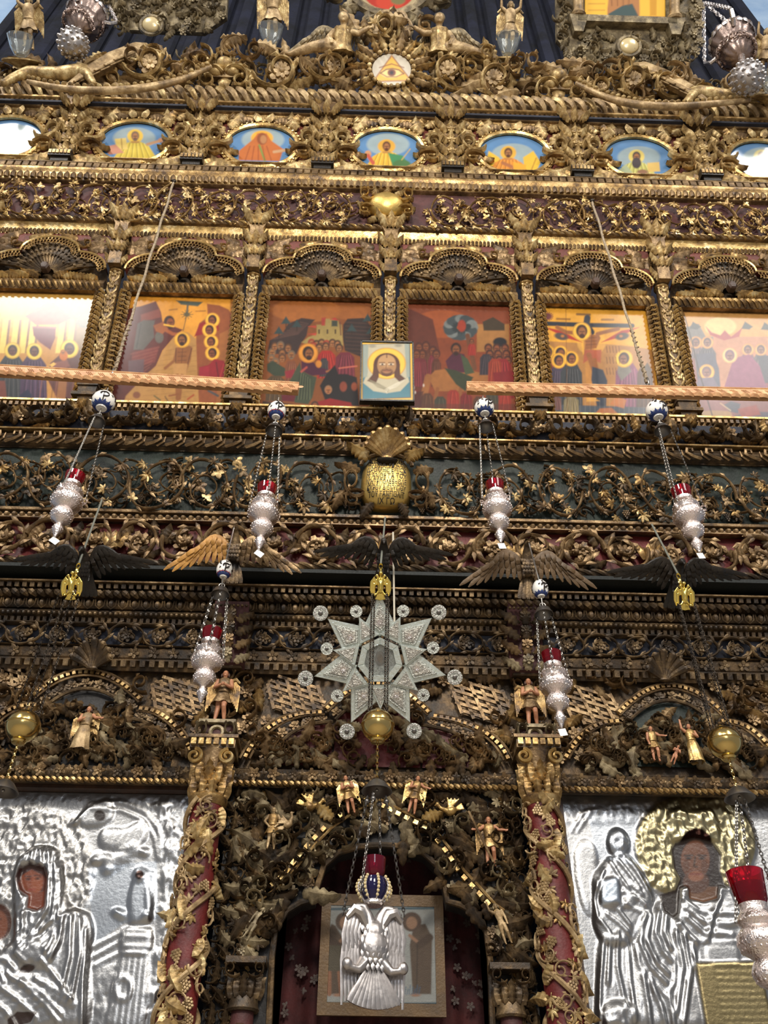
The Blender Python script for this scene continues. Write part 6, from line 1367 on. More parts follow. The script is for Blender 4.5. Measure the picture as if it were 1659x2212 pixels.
for (x, sg) in ((1000, 1), (600, -1)):
    br = (88, 72, 58); c.poly([(x-20, 900), (x+40*sg, 890), (x+75*sg, 960), (x+70*sg, 1250), (x-25*sg, 1250), (x-40*sg, 1000)], br); c.ell(x-30*sg, 880, 50, 50, (84, 66, 54)); c.ell(x-30*sg, 885, 28, 32, (150, 116, 92)); c.line([(x-40*sg, 950), (x+20*sg, 1000)], 16, (150, 114, 90)); c.line([(x+60*sg, 960), (x+10*sg, 1000)], 40, (76, 60, 48)); c.line([(x, 1000), (x-5, 1240)], 5, (58, 46, 38)); c.ell(x-10, 1255, 24, 8, (150, 112, 88))
c.line([(548, 1140), (548, 1250)], 22, (140, 96, 70)); c.line([(600, 1140), (610, 1250)], 22, (140, 96, 70)); c.poly([(540, 1000), (640, 1000), (640, 1130), (540, 1130)], (84, 76, 60))
for i in range(14): c.line([(850+12*i, 1250), (856+12*i, 1205+10*(i % 3))], 5, (70, 96, 120), 0.8)
c.line([(680, 1160), (740, 1220)], 50, (160, 160, 158)); c.c *= 0.62; c.mottle(0.12, 30, 4); part('embroidery', cv.mesh('embroidery', 'embroidered', 0.008), t, TRS((0, -0.012, 0)))
mb = MB()
for sx in (-1, 1): mb.box((sx*wt*0.93, 0, Hh/2), (wt*0.075, 0.016, Hh/2))
for z in (Hh*0.05, Hh*0.95): mb.box((0, 0, z), (wt*0.86, 0.015, Hh*0.05))
part('picture_border', mb.mesh('picture_border', 'old_gilt_wood', False), t); part('backing', MB().box((0, 0.014, Hh/2), (wt*0.98, 0.004, Hh*0.49)).mesh('backing', 'dark_wood', False), t)
# ================================================================== silver-clad icons: repousse relief
def blur(a, r):
    r = max(1, int(r))
    for ax in (0, 1):
        for _ in range(2):
            p = np.pad(a, [(r+1, r) if i == ax else (0, 0) for i in (0, 1)], mode='edge'); cs = np.cumsum(p, axis=ax)
            n = a.shape[ax]; hi = np.take(cs, np.arange(2*r+1, n+2*r+1), axis=ax); lo = np.take(cs, np.arange(0, n), axis=ax); a = (hi-lo)/(2*r+1)
    return a
def relief(c, mask, amp, rad=5, col=None, a=1.0, metal=None):
    c.h += amp*np.sqrt(np.clip(blur(mask, rad)*2-0.6, 0, 1))*1.0
    if col is not None: c.put(mask, col, a)
    if metal is not None: c.m = c.m*(1-mask)+metal*mask
def folds(c, mask, ang, space, amp, seed=0, warp=3.0):
    n = c.noise(6, seed)-0.5; ph = (c.x*math.cos(ang)+c.y*math.sin(ang))/space*2*PI+n*warp*PI; f = np.abs(np.sin(ph*0.5))**0.8; g_ = c.noise(9, seed+31); f2 = np.abs(np.sin(ph*0.81+g_*9)); m2 = np.clip(c.noise(5, seed+77)*2.2-0.6, 0.1, 1)
    c.h += blur(mask, 3)*amp*0.45*(0.75*f*m2+0.35*f2*(1.1-m2))
def strokes(c, lines, w, amp):
    for pts in lines: c.h += amp*c.m_line(pts, w, w*0.45)-amp*0.5*c.m_line([(x+w*0.9, y+w*0.2) for x, y in pts], w*0.7, w*0.4)
def chased(c, mask, amp, sc, seed=0):
    n = c.noise(sc, seed); r = 1-np.abs(n*2-1)*3.2; c.h += blur(mask, 2)*amp*np.clip(r, -0.4, 1)
    for_ = c.noise(sc*1.7, seed+9); c.h += blur(mask, 2)*amp*0.6*np.abs(np.sin(for_*24))
def flower(c, x, y, r, amp):
    for k in range(6): c.h += amp*c.m_ell(x+r*0.6*math.cos(k*1.047), y+r*0.6*math.sin(k*1.047), r*0.4, r*0.32, k*1.047, e=r*0.25)
    c.h += amp*1.3*c.m_ell(x, y, r*0.25, r*0.25, e=r*0.2)
def face(c, cx, cy, r, tone=1.0, k=1.35):
    sk = tuple(int(v*tone) for v in (150, 92, 62)); dk = tuple(int(v*tone) for v in (52, 32, 26))
    c.ell(cx, cy, r*1.05, r*k*1.05, dk); c.ell(cx, cy+r*0.08, r*0.78, r*1.06, sk)
    for q in (-1, 1): c.line([(cx+q*r*0.15, cy-r*0.18), (cx+q*r*0.58, cy-r*0.16)], r*0.09, dk); c.ell(cx+q*r*0.36, cy-r*0.02, r*0.17, r*0.08, (30, 18, 16)); c.ell(cx+q*r*0.5, cy+r*0.42, r*0.2, r*0.35, dk, 0, 0.35)
    c.line([(cx, cy-r*0.1), (cx-r*0.07, cy+r*0.42), (cx+r*0.1, cy+r*0.45)], r*0.10, tuple(int(v*0.55) for v in sk)); c.line([(cx-r*0.24, cy+r*0.70), (cx+r*0.24, cy+r*0.70)], r*0.10, (int(110*tone), int(48*tone), int(40*tone)))
SIL = (168, 168, 168)
yS = YD(4.585); zS0 = 1.72
def silver_icon(x0, x1, ytop, fn, label, name):
    Mw = TRS((0, yS, 0)); zt_ = ZC(ytop, 4.585, (x0+x1)/2); t = thing(name, label, 'icon', TRS(((x0+x1)/2, yS, zS0)), 'silver-clad icons flanking the doorway')
    cv = Canvas(Mw, x0, x1, zS0, zt_, 300, 330); cv.c[:] = hexl(*SIL); cv.m[:] = 1.0; fn(cv); cv.h = blur(cv.h, 1)*0.55
    partw('silver_cover', cv.mesh('silver_cover', 'silver_relief', 0.02), t, Mw); xm = (x0+x1)/2; hx = (x1-x0)/2; H = zt_-zS0
    part('top_board', MB().box((0, -0.02, H+0.02), (hx+0.03, 0.035, 0.02)).mesh('top_board', 'dark_wood', False), t)
    for sx in (-1, 1): part('side_board', MB().box((sx*(hx+0.015), -0.01, H/2), (0.015, 0.03, H/2)).mesh('side_board', 'dark_wood', False), t)
    part('bottom_board', MB().box((0, -0.02, -0.02), (hx+0.03, 0.04, 0.02)).mesh('bottom_board', 'dark_wood', False), t)
    mb = MB(); n = int(H/0.026)
    for i in range(n):
        z = (i+0.5)*H/n; mb.tube([(-0.018, 0, z+0.010), (0, -0.02, z), (0.018, 0, z-0.010)], [0.006, 0.012, 0.006], 5)
    sx = 1 if xm < 0 else -1; part('side_rope', mb.mesh('side_rope', 'gold_dark'), t, TRS((sx*(hx+0.04), -0.03, 0)), kind='stuff'); return t
def sl_left(c):
    c.win(0, 1660, 3.19); all_ = np.ones(c.x.shape)
    # floral border and background
    brd = c.m_poly([(880, 190), (1400, 190), (1250, 1800), (980, 1800), (1100, 1100), (1130, 560), (1060, 300), (900, 220)]); chased(c, brd, 0.010, 40, 1)
    for (x, y) in ((1120, 260), (1190, 410), (1170, 560), (1150, 760), (1140, 1000), (1090, 1300), (1060, 1560)): flower(c, x, y, 62, 0.008)
    top = c.m_poly([(-700, 150), (900, 190), (880, 240), (-700, 260)]); chased(c, top, 0.006, 30, 3)
    halo = np.clip(c.m_ell(180, 720, 470, 470)+c.m_poly([(-900, 300), (560, 340), (600, 700), (400, 1300), (-900, 1300)]), 0, 1); chased(c, halo, 0.012, 46, 5); c.put(halo, (150, 146, 140), 0.6)
    sky = c.m_poly([(610, 690), (1000, 640), (1080, 640), (1090, 1040), (860, 1060), (640, 1220)]); c.put(sky, (172, 180, 190), 0.6); c.h += 0.004*blur(sky*c.noise(9, 4), 6)  # bluish reflection painted into the silver of the sky
    for w_, r in ((30, 0), (22, 60)): c.h += 0.010*c.m_line([(520, 380), (620, 250+r*0.5), (840, 230+r), (1000, 300+r), (1090-r*0.4, 420+r), (1110-r*0.4, 620)], w_, 8)
    # architecture below right
    for pts in ([(640, 1230), (840, 1130)], [(640, 1300), (840, 1190)], [(650, 1360), (830, 1270)]): c.h += 0.012*c.m_line(pts, 22, 8)
    relief(c, c.m_poly([(850, 1100), (1050, 1110), (1040, 1280), (830, 1280)]), 0.022, 5); relief(c, c.m_poly([(830, 1280), (1040, 1280), (990, 1800), (730, 1800)]), 0.018, 6)
    for y in (1110, 1160, 1230, 1275): c.h += 0.010*c.m_line([(840, y), (1050, y+6)], 14, 6)
    for i in range(5): c.h += 0.007*c.m_line([(850+40*i, 1300), (780+44*i, 1800)], 12, 8)
    c.h += 0.014*(c.m_ell(850, 1520, 70, 90, e=12)-c.m_ell(850, 1520, 42, 60, e=12)); chased(c, c.m_poly([(640, 1380), (820, 1340), (760, 1800), (620, 1800)]), 0.008, 30, 8)
    # clouds, small winged figure, hole
    for (x, y, r) in ((700, 620, 70), (780, 640, 80), (860, 600, 70), (930, 560, 60), (740, 700, 50), (660, 640, 40), (1000, 580, 42), (840, 1010, 50), (1020, 1020, 45), (800, 990, 36)):
        for q in (1.0, 0.66, 0.33): c.h += 0.008*c.m_ell(x, y, r*q, r*q*0.8, e=r*0.16)
    wing = c.m_poly([(700, 420), (860, 430), (990, 360), (1030, 430), (980, 520), (880, 560), (720, 560), (680, 500)]); relief(c, wing, 0.02, 5); folds(c, wing, 0.6, 34, 0.012, 3)
    relief(c, c.m_poly([(510, 380), (640, 260), (760, 215), (790, 330), (700, 390), (600, 400)]), 0.02, 4); c.ell(690, 330, 40, 38, (40, 30, 26), 0.6); c.m *= 1-c.m_ell(690, 330, 40, 38, 0.6)
    an = c.m_poly([(930, 740), (1000, 740), (1040, 900), (1040, 1060), (900, 1080), (890, 900)]); relief(c, an, 0.024, 4); folds(c, an, 0.1, 30, 0.010, 7); c.ell(965, 740, 30, 36, (70, 56, 52)); c.h += 0.02*c.m_ell(965, 735, 44, 48, e=14); c.h += 0.012*c.m_poly([(1000, 700), (1070, 720), (1060, 980), (1010, 980)], 10)
    # main hooded figure
    body = c.m_poly([(110, 730), (160, 610), (260, 555), (370, 570), (425, 650), (440, 900), (470, 1000), (600, 1020), (640, 1110), (600, 1300), (610, 1800), (-500, 1800), (-500, 1500), (0, 1300), (130, 1230), (130, 1050)]); relief(c, body, 0.05, 8, SIL)
    hood = c.m_poly([(110, 730), (160, 610), (260, 555), (370, 570), (425, 650), (440, 900), (400, 1150), (330, 1300), (310, 900), (320, 720), (210, 665)]); folds(c, hood, 0.25, 46, 0.018, 11, 1.2)
    rob = c.m_poly([(420, 980), (600, 1020), (640, 1110), (600, 1300), (600, 1800), (380, 1800), (300, 1400), (400, 1150)]); folds(c, rob, 0.2, 52, 0.022, 12, 1.6); c.h += 0.014*c.m_line([(420, 1040), (520, 985), (615, 1020), (630, 1120), (590, 1420), (590, 1800)], 18, 8)
    low = c.m_poly([(-500, 1280), (120, 1250), (330, 1400), (560, 1620), (300, 1800), (-500, 1800)]); folds(c, low, 1.1, 60, 0.026, 13, 2.4); sl_ = c.m_ell(260, 1290, 120, 90, e=30); c.h += 0.03*sl_; sl2 = c.m_poly([(330, 1330), (520, 1130), (560, 1250), (430, 1560)]); folds(c, sl2, 0.9, 40, 0.018, 14)
    fm = c.m_poly([(112, 760), (140, 700), (210, 665), (310, 690), (330, 760), (315, 900), (310, 960), (260, 990), (190, 970), (205, 890), (140, 850)]); c.h = c.h*(1-fm)+0.012*fm; c.m *= 1-fm; c.put(fm, (72, 34, 22)); c.ell(225, 775, 78, 92, (110, 56, 34), -0.15); c.poly([(200, 870), (310, 850), (310, 960), (200, 970)], (104, 52, 32))
    c.ell(255, 800, 40, 60, (136, 74, 46), 0, 0.5); c.line([(175, 745), (215, 748)], 9, (50, 24, 18)); c.line([(240, 740), (285, 745)], 9, (50, 24, 18)); c.ell(196, 766, 15, 7, (28, 14, 12)); c.ell(262, 762, 15, 7, (28, 14, 12)); c.line([(222, 752), (212, 810), (228, 814)], 7, (112, 54, 34)); c.line([(204, 838), (244, 836)], 8, (120, 44, 36)); c.poly([(112, 760), (140, 700), (210, 665), (310, 690), (330, 770), (300, 740), (220, 700), (150, 740), (130, 800)], (44, 22, 18))
    kid = c.m_ell(0, 1060, 85, 125); c.h = c.h*(1-kid)+0.012*kid; c.m *= 1-kid; c.put(kid, (60, 34, 24)); c.ell(-10, 1080, 66, 100, (100, 56, 36)); c.line([(-30, 1040), (10, 1042)], 8, (40, 22, 16)); c.line([(0, 1060), (4, 1110)], 7, (100, 52, 34)); khalo = np.clip(c.m_ell(-10, 1060, 220, 220)-c.m_ell(0, 1060, 92, 132), 0, 1)*(1-body*0.6); chased(c, khalo, 0.012, 40, 20)
    for m_ in (c.m_ell(200, 1390, 60, 28, -0.2), c.m_poly([(60, 1740), (130, 1680), (270, 1690), (220, 1760), (60, 1800)])): c.put(m_, (46, 34, 30)); c.m *= 1-m_; c.h -= 0.02*blur(m_, 2)
    strokes(c, [[(150, 640), (120, 760), (160, 900)], [(190, 600), (170, 660)], [(240, 575), (225, 650)], [(290, 565), (295, 670)], [(345, 580), (350, 740), (340, 980), (250, 1120), (150, 1250)], [(390, 620), (395, 860), (370, 1060), (230, 1180)], [(420, 700), (420, 900), (410, 1040)], [(130, 1060), (135, 1240)], [(170, 1000), (160, 1200)], [(440, 1040), (420, 1200), (360, 1330)], [(500, 1030), (490, 1300), (440, 1520)], [(560, 1040), (560, 1300), (500, 1600)], [(600, 1120), (580, 1500), (570, 1800)], [(380, 1180), (330, 1280)], [(300, 1330), (380, 1420), (480, 1560)], [(120, 1280), (200, 1360)], [(60, 1420), (180, 1500), (330, 1640), (420, 1760)], [(0, 1500), (140, 1600), (260, 1720)], [(-60, 1300), (60, 1330), (120, 1400)], [(160, 1470), (280, 1540), (440, 1700)], [(10, 1400), (40, 1480)], [(-100, 1560), (60, 1680), (120, 1790)], [(260, 1460), (380, 1520), (520, 1600)]], 24, 0.026)
    hand = c.m_line([(300, 1540), (420, 1590), (540, 1640)], 46); relief(c, hand, 0.02, 4)
def sl_right(c):
    c.win(1100, 1620, 2.968); c.h += 0.003*c.noise(14, 2)
    chased(c, c.m_poly([(360, 320), (2400, 320), (2400, 380), (360, 480)]), 0.006, 30, 1)
    for k in (0, 40): c.h += 0.008*c.m_line([(400+k, 520), (480+k, 400), (760, 340+k)], 16, 6)
    sky = c.m_poly([(500, 400), (830, 400), (820, 760), (560, 700)]); c.put(sky, (172, 180, 190), 0.5); folds(c, sky, 1.3, 30, 0.004, 3)  # cool reflected tint put into the silver sky colour
    # winged attendant
    w_ = c.m_poly([(420, 640), (480, 575), (540, 600), (560, 690), (530, 1100), (470, 1000), (430, 820)]); relief(c, w_, 0.016, 5); folds(c, w_, 0.15, 22, 0.006, 4, 0.6)
    an = c.m_poly([(640, 700), (760, 680), (840, 780), (920, 940), (880, 1060), (760, 1240), (600, 1240), (540, 1100), (560, 960), (530, 840), (600, 760)]); relief(c, an, 0.045, 6); folds(c, an, 0.7, 34, 0.02, 5, 2.4)
    low = c.m_poly([(580, 1200), (760, 1220), (800, 1800), (560, 1800)]); relief(c, low, 0.03, 6); folds(c, low, 0.05, 60, 0.016, 6, 0.8)
    hd = c.m_ell(695, 600, 66, 84); relief(c, hd, 0.05, 5); hr = np.clip(c.m_ell(680, 570, 78, 62)-c.m_ell(712, 620, 54, 60), 0, 1); folds(c, hr, 0.8, 18, 0.012, 7, 2.0)
    for (x, y, r) in ((690, 600, 10), (738, 596, 9)): c.h -= 0.014*c.m_ell(x, y, r*1.5, r*0.8, e=5)
    c.h += 0.016*c.m_ell(720, 620, 9, 22, e=6); c.h -= 0.010*c.m_line([(700, 660), (738, 656)], 6, 4)
    bk = c.m_poly([(585, 850), (690, 830), (700, 990), (580, 1010)]); relief(c, bk, 0.03, 3, (196, 210, 224), 0.6); relief(c, c.m_line([(620, 1010), (720, 1000), (800, 960)], 44), 0.02, 4); folds(c, c.m_line([(560, 800), (540, 1000)], 60), 1.3, 20, 0.01, 8)  # book silver carries a painted bluish reflection
    strokes(c, [[(640, 720), (700, 820), (760, 900)], [(680, 700), (760, 800), (830, 900)], [(740, 700), (820, 800), (890, 920)], [(780, 720), (850, 800)], [(560, 850), (540, 960), (560, 1080)], [(600, 780), (560, 900)], [(720, 920), (820, 960), (880, 1010)], [(740, 1000), (820, 1040), (870, 1060)], [(620, 1060), (700, 1120), (760, 1180)], [(580, 1100), (640, 1180)], [(700, 1040), (770, 1130)], [(770, 870), (850, 940)], [(600, 1240), (580, 1500), (570, 1780)], [(690, 1180), (690, 1400), (740, 1640)], [(640, 1260), (630, 1500)], [(760, 1260), (770, 1500), (800, 1700)]], 18, 0.022)
    # golden halo and crown
    halo = np.clip(c.m_ell(1190, 610, 385, 330)-0*c.x, 0, 1); halo = np.maximum(halo, c.m_poly([(830, 700), (1540, 700), (1540, 950), (1380, 880), (1000, 930), (900, 880)])); c.put(halo, (158, 148, 116)); relief(c, halo, 0.018, 4); chased(c, halo, 0.016, 44, 10)
    cr = c.m_poly([(1010, 420), (1080, 390), (1170, 410), (1270, 390), (1330, 460), (1330, 590), (1180, 560), (1050, 590), (1000, 500)]); relief(c, cr, 0.03, 4, (172, 162, 128)); c.h += 0.02*c.m_ell(1075, 440, 56, 46, e=14); c.h += 0.02*c.m_ell(1250, 440, 56, 46, e=14); c.h -= 0.012*c.m_ell(1075, 440, 34, 28, e=8); c.h -= 0.012*c.m_ell(1250, 440, 34, 28, e=8); c.h += 0.012*c.m_line([(1040, 590), (1180, 562), (1330, 585)], 14, 4)
    # robe
    rb = c.m_poly([(1080, 900), (1150, 860), (1310, 860), (1420, 890), (1560, 1040), (2000, 1150), (2200, 1800), (800, 1800), (790, 1250), (860, 1080), (950, 1020)]); relief(c, rb, 0.045, 8, SIL)
    folds(c, c.m_poly([(1080, 900), (1340, 950), (1500, 1080), (1510, 1230), (1230, 1250), (1070, 1110)]), 1.0, 110, 0.02, 12, 1.6); folds(c, c.m_poly([(790, 1250), (950, 1030), (1060, 1110), (1080, 1500), (1000, 1590), (850, 1420)]), 0.25, 60, 0.026, 13, 1.6); folds(c, c.m_poly([(850, 1420), (1000, 1590), (1090, 1300), (1240, 1800), (800, 1800)]), 0.35, 80, 0.022, 14, 1.2); folds(c, c.m_poly([(1500, 1080), (2200, 1200), (2200, 1800), (1600, 1800)]), 0.6, 90, 0.022, 15, 2)
    for pts in ([(800, 1250), (830, 1400), (1000, 1590), (1050, 1500), (1060, 1120)], [(1080, 1110), (1190, 1240), (1460, 1240), (1510, 1180)], [(1090, 1280), (1130, 1520), (1070, 1780)], [(1190, 1260), (1110, 1780)], [(1070, 1130), (1190, 1370)]): c.h += 0.014*c.m_line(pts, 16, 7)
    strokes(c, [[(1100, 960), (1200, 1040), (1300, 1060), (1480, 1060)], [(1120, 1020), (1240, 1110), (1400, 1130), (1500, 1110)], [(1130, 1080), (1240, 1180), (1420, 1200)], [(1340, 960), (1290, 1080), (1260, 1220)], [(1080, 1120), (1140, 1200), (1190, 1240)], [(860, 1090), (830, 1240), (900, 1400), (1000, 1500)], [(900, 1070), (870, 1220), (940, 1370), (1010, 1440)], [(950, 1050), (930, 1180), (980, 1300), (1030, 1360)], [(1000, 1060), (990, 1180), (1030, 1280)], [(1060, 1180), (1100, 1400), (1060, 1700)], [(1110, 1200), (1150, 1420), (1100, 1780)], [(1160, 1260), (1180, 1400)], [(900, 1500), (960, 1640), (1000, 1790)], [(850, 1450), (880, 1640), (900, 1790)], [(1020, 1600), (1050, 1790)], [(1560, 1080), (1600, 1200), (1590, 1340)], [(1640, 1120), (1700, 1300), (1740, 1500)]], 26, 0.026)
    # face, hair, hands
    hair = c.m_poly([(1035, 640), (1060, 600), (1180, 575), (1300, 600), (1355, 680), (1350, 780), (1380, 870), (1560, 1060), (1550, 1100), (1480, 1060), (1410, 900), (1340, 880), (1330, 960), (1240, 985), (1145, 960), (1140, 880), (1090, 900), (1080, 1060), (1050, 1085), (985, 1040), (960, 930), (1060, 900), (1090, 830), (1050, 760)]); c.h = c.h*(1-hair)+0.014*hair; c.m *= 1-hair; c.put(hair, (40, 31, 26)); face(c, 1190, 700, 118, 0.62, 1.5); c.poly([(1145, 880), (1330, 880), (1325, 960), (1240, 985), (1150, 965)], (96, 66, 46)); c.ell(1195, 850, 84, 74, (74, 50, 40)); c.ell(1195, 812, 50, 34, (116, 74, 54)); c.line([(1160, 800), (1232, 800)], 10, (96, 44, 38))
    # gilt tablet
    tb = c.m_poly([(1180, 1378), (1590, 1368), (1680, 1800), (1250, 1800)]); c.put(tb, (148, 134, 98)); c.h = c.h*(1-tb)+0.075*tb; 
    for i in range(9):
        for j in range(9): c.h -= 0.006*c.m_line([(1300+34*j+8*i, 1420+42*i), (1322+34*j+8*i, 1420+42*i)], 12, 4)
    relief(c, c.m_poly([(1250, 1260), (1450, 1260), (1470, 1375), (1260, 1375)]), 0.012, 3); relief(c, c.m_ell(700, 1720, 120, 90), 0.03, 6); chased(c, c.m_ell(700, 1720, 130, 90), 0.014, 30, 30)
xL1 = W(402, 1950, 4.58).x; xR0 = W(1240, 1950, 4.58).x
silver_icon(xL1-1.32, xL1, 1712, sl_left, 'silver-clad icon of a hooded dark-faced figure with a child', 'silver_icon')
silver_icon(xR0, xR0+1.32, 1722, sl_right, 'silver-clad icon of a crowned dark-faced bearded figure with a gilt tablet', 'silver_icon')
# ================================================================== hanging things
def o_link(mat): return cached(('link', mat), lambda: MB().torus((0, 0, 0), 0.5, 0.13, 10, 5, None, 0.62, 1.0).mesh('chain_link', mat))
def chain_mb(p0, p1, ln, thick=0.16, n=8):
    p0, p1 = Vector(p0), Vector(p1); d = p1-p0; L_ = d.length; k = max(2, int(L_/(ln*0.8))); q = d.to_track_quat('Z', 'Y').to_matrix(); mb = MB()
    for i in range(k):
        c = p0+d*((i+0.5)/k); rot = q @ Matrix.Rotation((i % 2)*PI/2, 3, 'Z'); mb.torus(c, ln*0.5, ln*thick, n, 4, rot, 0.55, 1.0)
    return mb
def chain(t, p0, p1, ln, mat, name='chain'):
    return partw(name, chain_mb(p0, p1, ln).mesh(name, mat), t, Matrix.Identity(4), kind='stuff')
def zat(py, d, X): return ZC(py, d, X)
# ---- carved bars with their ropes
def bar(pxa, pya, pxb, pyb, d, label, rope_px, rope_top, rope_d, rlabel):
    A = W(pxa, pya, d); B = W(pxb, pyb, d); z = (A.z+B.z)/2; h = 0.04
    t = thing('lamp_bar', label, 'bar', TRS((A.x, A.y, A.z), ry=-math.atan2(B.z-A.z, B.x-A.x)), 'carved bars carrying the lamps'); L_ = math.hypot(B.x-A.x, B.z-A.z)
    part('beam', MB().box((L_/2, 0, 0), (L_/2, 0.022, h)).mesh('beam', 'bar_wood', False), t)
    for zz in (-h*0.82, h*0.82): part('edge_bead', MB().tube([(0, -0.022, zz), (L_, -0.022, zz)], 0.006, 6).mesh('edge_bead', 'bar_wood'), t)
    part('lower_rope', row('slant', 0, L_, 0.06, -h, 0.010, -0.012, 0.010).mesh('lower_rope', 'bar_wood'), t, kind='stuff')
    mb = MB(); n = int(L_/0.075)
    for i in range(n):
        x = (i+0.5)*L_/n
        for k in (-1, 0, 1): mb.tube([(x-0.022+0.012*k, -0.024, 0.014), (x+0.004+0.012*k, -0.026, -0.014)], 0.002, 4)
    part('carved_cuts', mb.mesh('carved_cuts', 'bar_wood'), t, kind='stuff')
    for i in range(n): part('carved_leaf', o_petal('bar_wood'), t, TRS(((i+1.0)*L_/n, -0.018, -0.002), ry=PI/2*(1 if i % 2 else -1), s=(0.022, 0.02, 0.034)))
    R0 = W(*rope_top, rope_d); R1x = W(*rope_px, d); 
    tr = thing('rope', rlabel, 'rope', TRS(R1x), 'ropes holding the lamp bars')
    pts = [Vector(R1x).lerp(R0, k/24)+Vector((0.004*math.sin(k*1.3), 0, 0)) for k in range(25)]
    partw('strand', MB().tube(pts, 0.009, 7).mesh('strand', 'rope_fibre'), tr, Matrix.Identity(4))
    lo = [pts[0].lerp(pts[6], k/60) for k in range(61)]; partw('wrapping', MB().tube([p+Vector((0.011*math.cos(i*1.1), 0.011*math.sin(i*1.1), 0)) for i, p in enumerate(lo)], 0.006, 5).mesh('wrapping', 'rope_fibre'), tr, Matrix.Identity(4))
    partw('hook', MB().torus(R1x+Vector((0, 0, -0.005)), 0.034, 0.006, 14, 6, Matrix.Rotation(PI/2, 3, 'Z'), 0.7, 1.2).mesh('hook', 'steel'), tr, Matrix.Identity(4)); partw('staple', MB().ball(R0, 0.02, 8, 6).mesh('staple', 'iron'), tr, Matrix.Identity(4))
    return A, B
D1 = 3.62
bar(-420, 776, 645, 840, D1, 'long carved wooden bar over the river icon side', (246, 805), (376, 392), 3.43, 'frayed rope holding the bar in front of the river icon')
bar(1008, 838, 2080, 862, D1, 'long carved wooden bar over the cross icon side', (1398, 826), (1279, 434), 3.45, 'frayed rope holding the bar in front of the cross icon')

# ---- carved eagles under the red frieze
eg1 = eagle('carved eagle with one plain tan wing, perched above the column by the hooded icon', W(507, 1192, 3.98), 0.36, 'gold_dark', ('ochre_wood', 'gold_brown'), 'gold_dark', 0.25, 'carved eagles on the cornice', 0.15)
eg2 = eagle('brown scaly carved eagle perched above the column by the crowned icon', W(1138, 1225, 3.98), 0.36, 'gold_dark', 'old_gilt_wood', 'gold_dark', 0.25, 'carved eagles on the cornice', 0.15)
for px, py, lb in ((185, 1222, 'black carved eagle holding the cable over the hooded silver icon'), (828, 1204, 'black carved eagle holding the cable over the crystal star'), (1462, 1248, 'black carved eagle holding the cable over the crowned silver icon')):
    eagle(lb, W(px, py, 3.93), 0.34, 'black_wood', 'black_wood', 'black_wood', 0.9, 'black carved eagles on the cornice', -0.25)

beak = lambda t: PM[t.name] @ Vector((0, -0.305, 0.28))
# ---- painted eggs and oil lamps
def egg(t, P, rw, rh, letter=None, scale_teeth=12, red=False):
    pr = [(rw*math.sin(PI*k/16)*(1+0.12*math.cos(PI*k/16)), -rh*math.cos(PI*k/16)) for k in range(17)]; pr[0] = (rw*0.02, -rh); pr[-1] = (rw*0.02, rh)
    rad = lambda z: max(0.001, rw*math.sqrt(max(0.0, 1-(z/rh)**2))*(1+0.12*(-z/rh)))
    e = partw('egg', MB().lathe(pr, 28).mesh('egg', 'porcelain'), t, TRS(P))
    def ringz(z0, z1, mat, nm):
        k = 5; part(nm, MB().lathe([(rad(z0+(z1-z0)*i/k)+0.0018, z0+(z1-z0)*i/k) for i in range(k+1)], 32).mesh(nm, mat), e)
    ringz(-rh*0.90, -rh*0.77, 'cobalt', 'blue_band'); ringz(-rh*0.73, -rh*0.71, 'cobalt', 'blue_line')
    if red: ringz(-rh*0.68, -rh*0.64, 'glaze_red', 'red_line')
    mb = MB()
    for i in range(scale_teeth):
        a = 2*PI*i/scale_teeth; vs = []
        for (da, z) in ((-0.20, -rh*0.77), (0.20, -rh*0.77), (0, -rh*0.55)): r_ = rad(z)+0.0025; vs.append((r_*math.cos(a+da*12/scale_teeth), r_*math.sin(a+da*12/scale_teeth), z))
        mb.add(vs, [(0, 1, 2)])
    part('painted_teeth', mb.mesh('painted_teeth', 'cobalt', False), e, kind='stuff')
    mb = MB(); R = random.Random(int(P.x*1000))
    for i in range(26):      # brush strokes: curling leaves
        a = R.uniform(0, 2*PI); z = R.uniform(-0.45, 0.6)*rh; pts = []
        for k in range(5): zz = z+k*rh*0.05; aa = a+0.10*math.sin(k*1.2+i); r_ = rad(zz)+0.001; pts.append((r_*math.cos(aa), r_*math.sin(aa), zz))
        mb.tube(pts, [0.001, 0.003, 0.0045, 0.003, 0.001], 4)
    part('painted_leaves', mb.mesh('painted_leaves', 'glaze_black'), e, kind='stuff')
    mb = MB()
    for (q0, q1, zc_, s_) in ((-2.1, -1.2, -0.12, 1.0),):      # one big looped letter facing the nave
        pts = []
        for k in range(15): a = -PI*0.62+PI*1.75*k/14; zz = (zc_+0.22*math.sin(a)*1.1)*rh; aa = -PI/2+0.35+0.34*math.cos(a); r_ = rad(zz)+0.002; pts.append((r_*math.cos(aa), r_*math.sin(aa), zz))
        mb.tube(pts, [0.002]+[0.005]*13+[0.002], 5); pts = []
        for k in range(6): zz = (zc_+0.12-0.14*k)*rh; aa = -PI/2+0.30; r_ = rad(zz)+0.002; pts.append((r_*math.cos(aa), r_*math.sin(aa), zz))
        mb.tube(pts, 0.004, 5)
    part('painted_letter', mb.mesh('painted_letter', 'glaze_black'), e)
    part('egg_foot', MB().lathe([(rad(-rh*0.92), -rh*0.92), (rad(-rh*0.92)*0.95, -rh*1.0), (0.006, -rh*1.01)], 24).mesh('egg_foot', 'porcelain'), e)
    return e
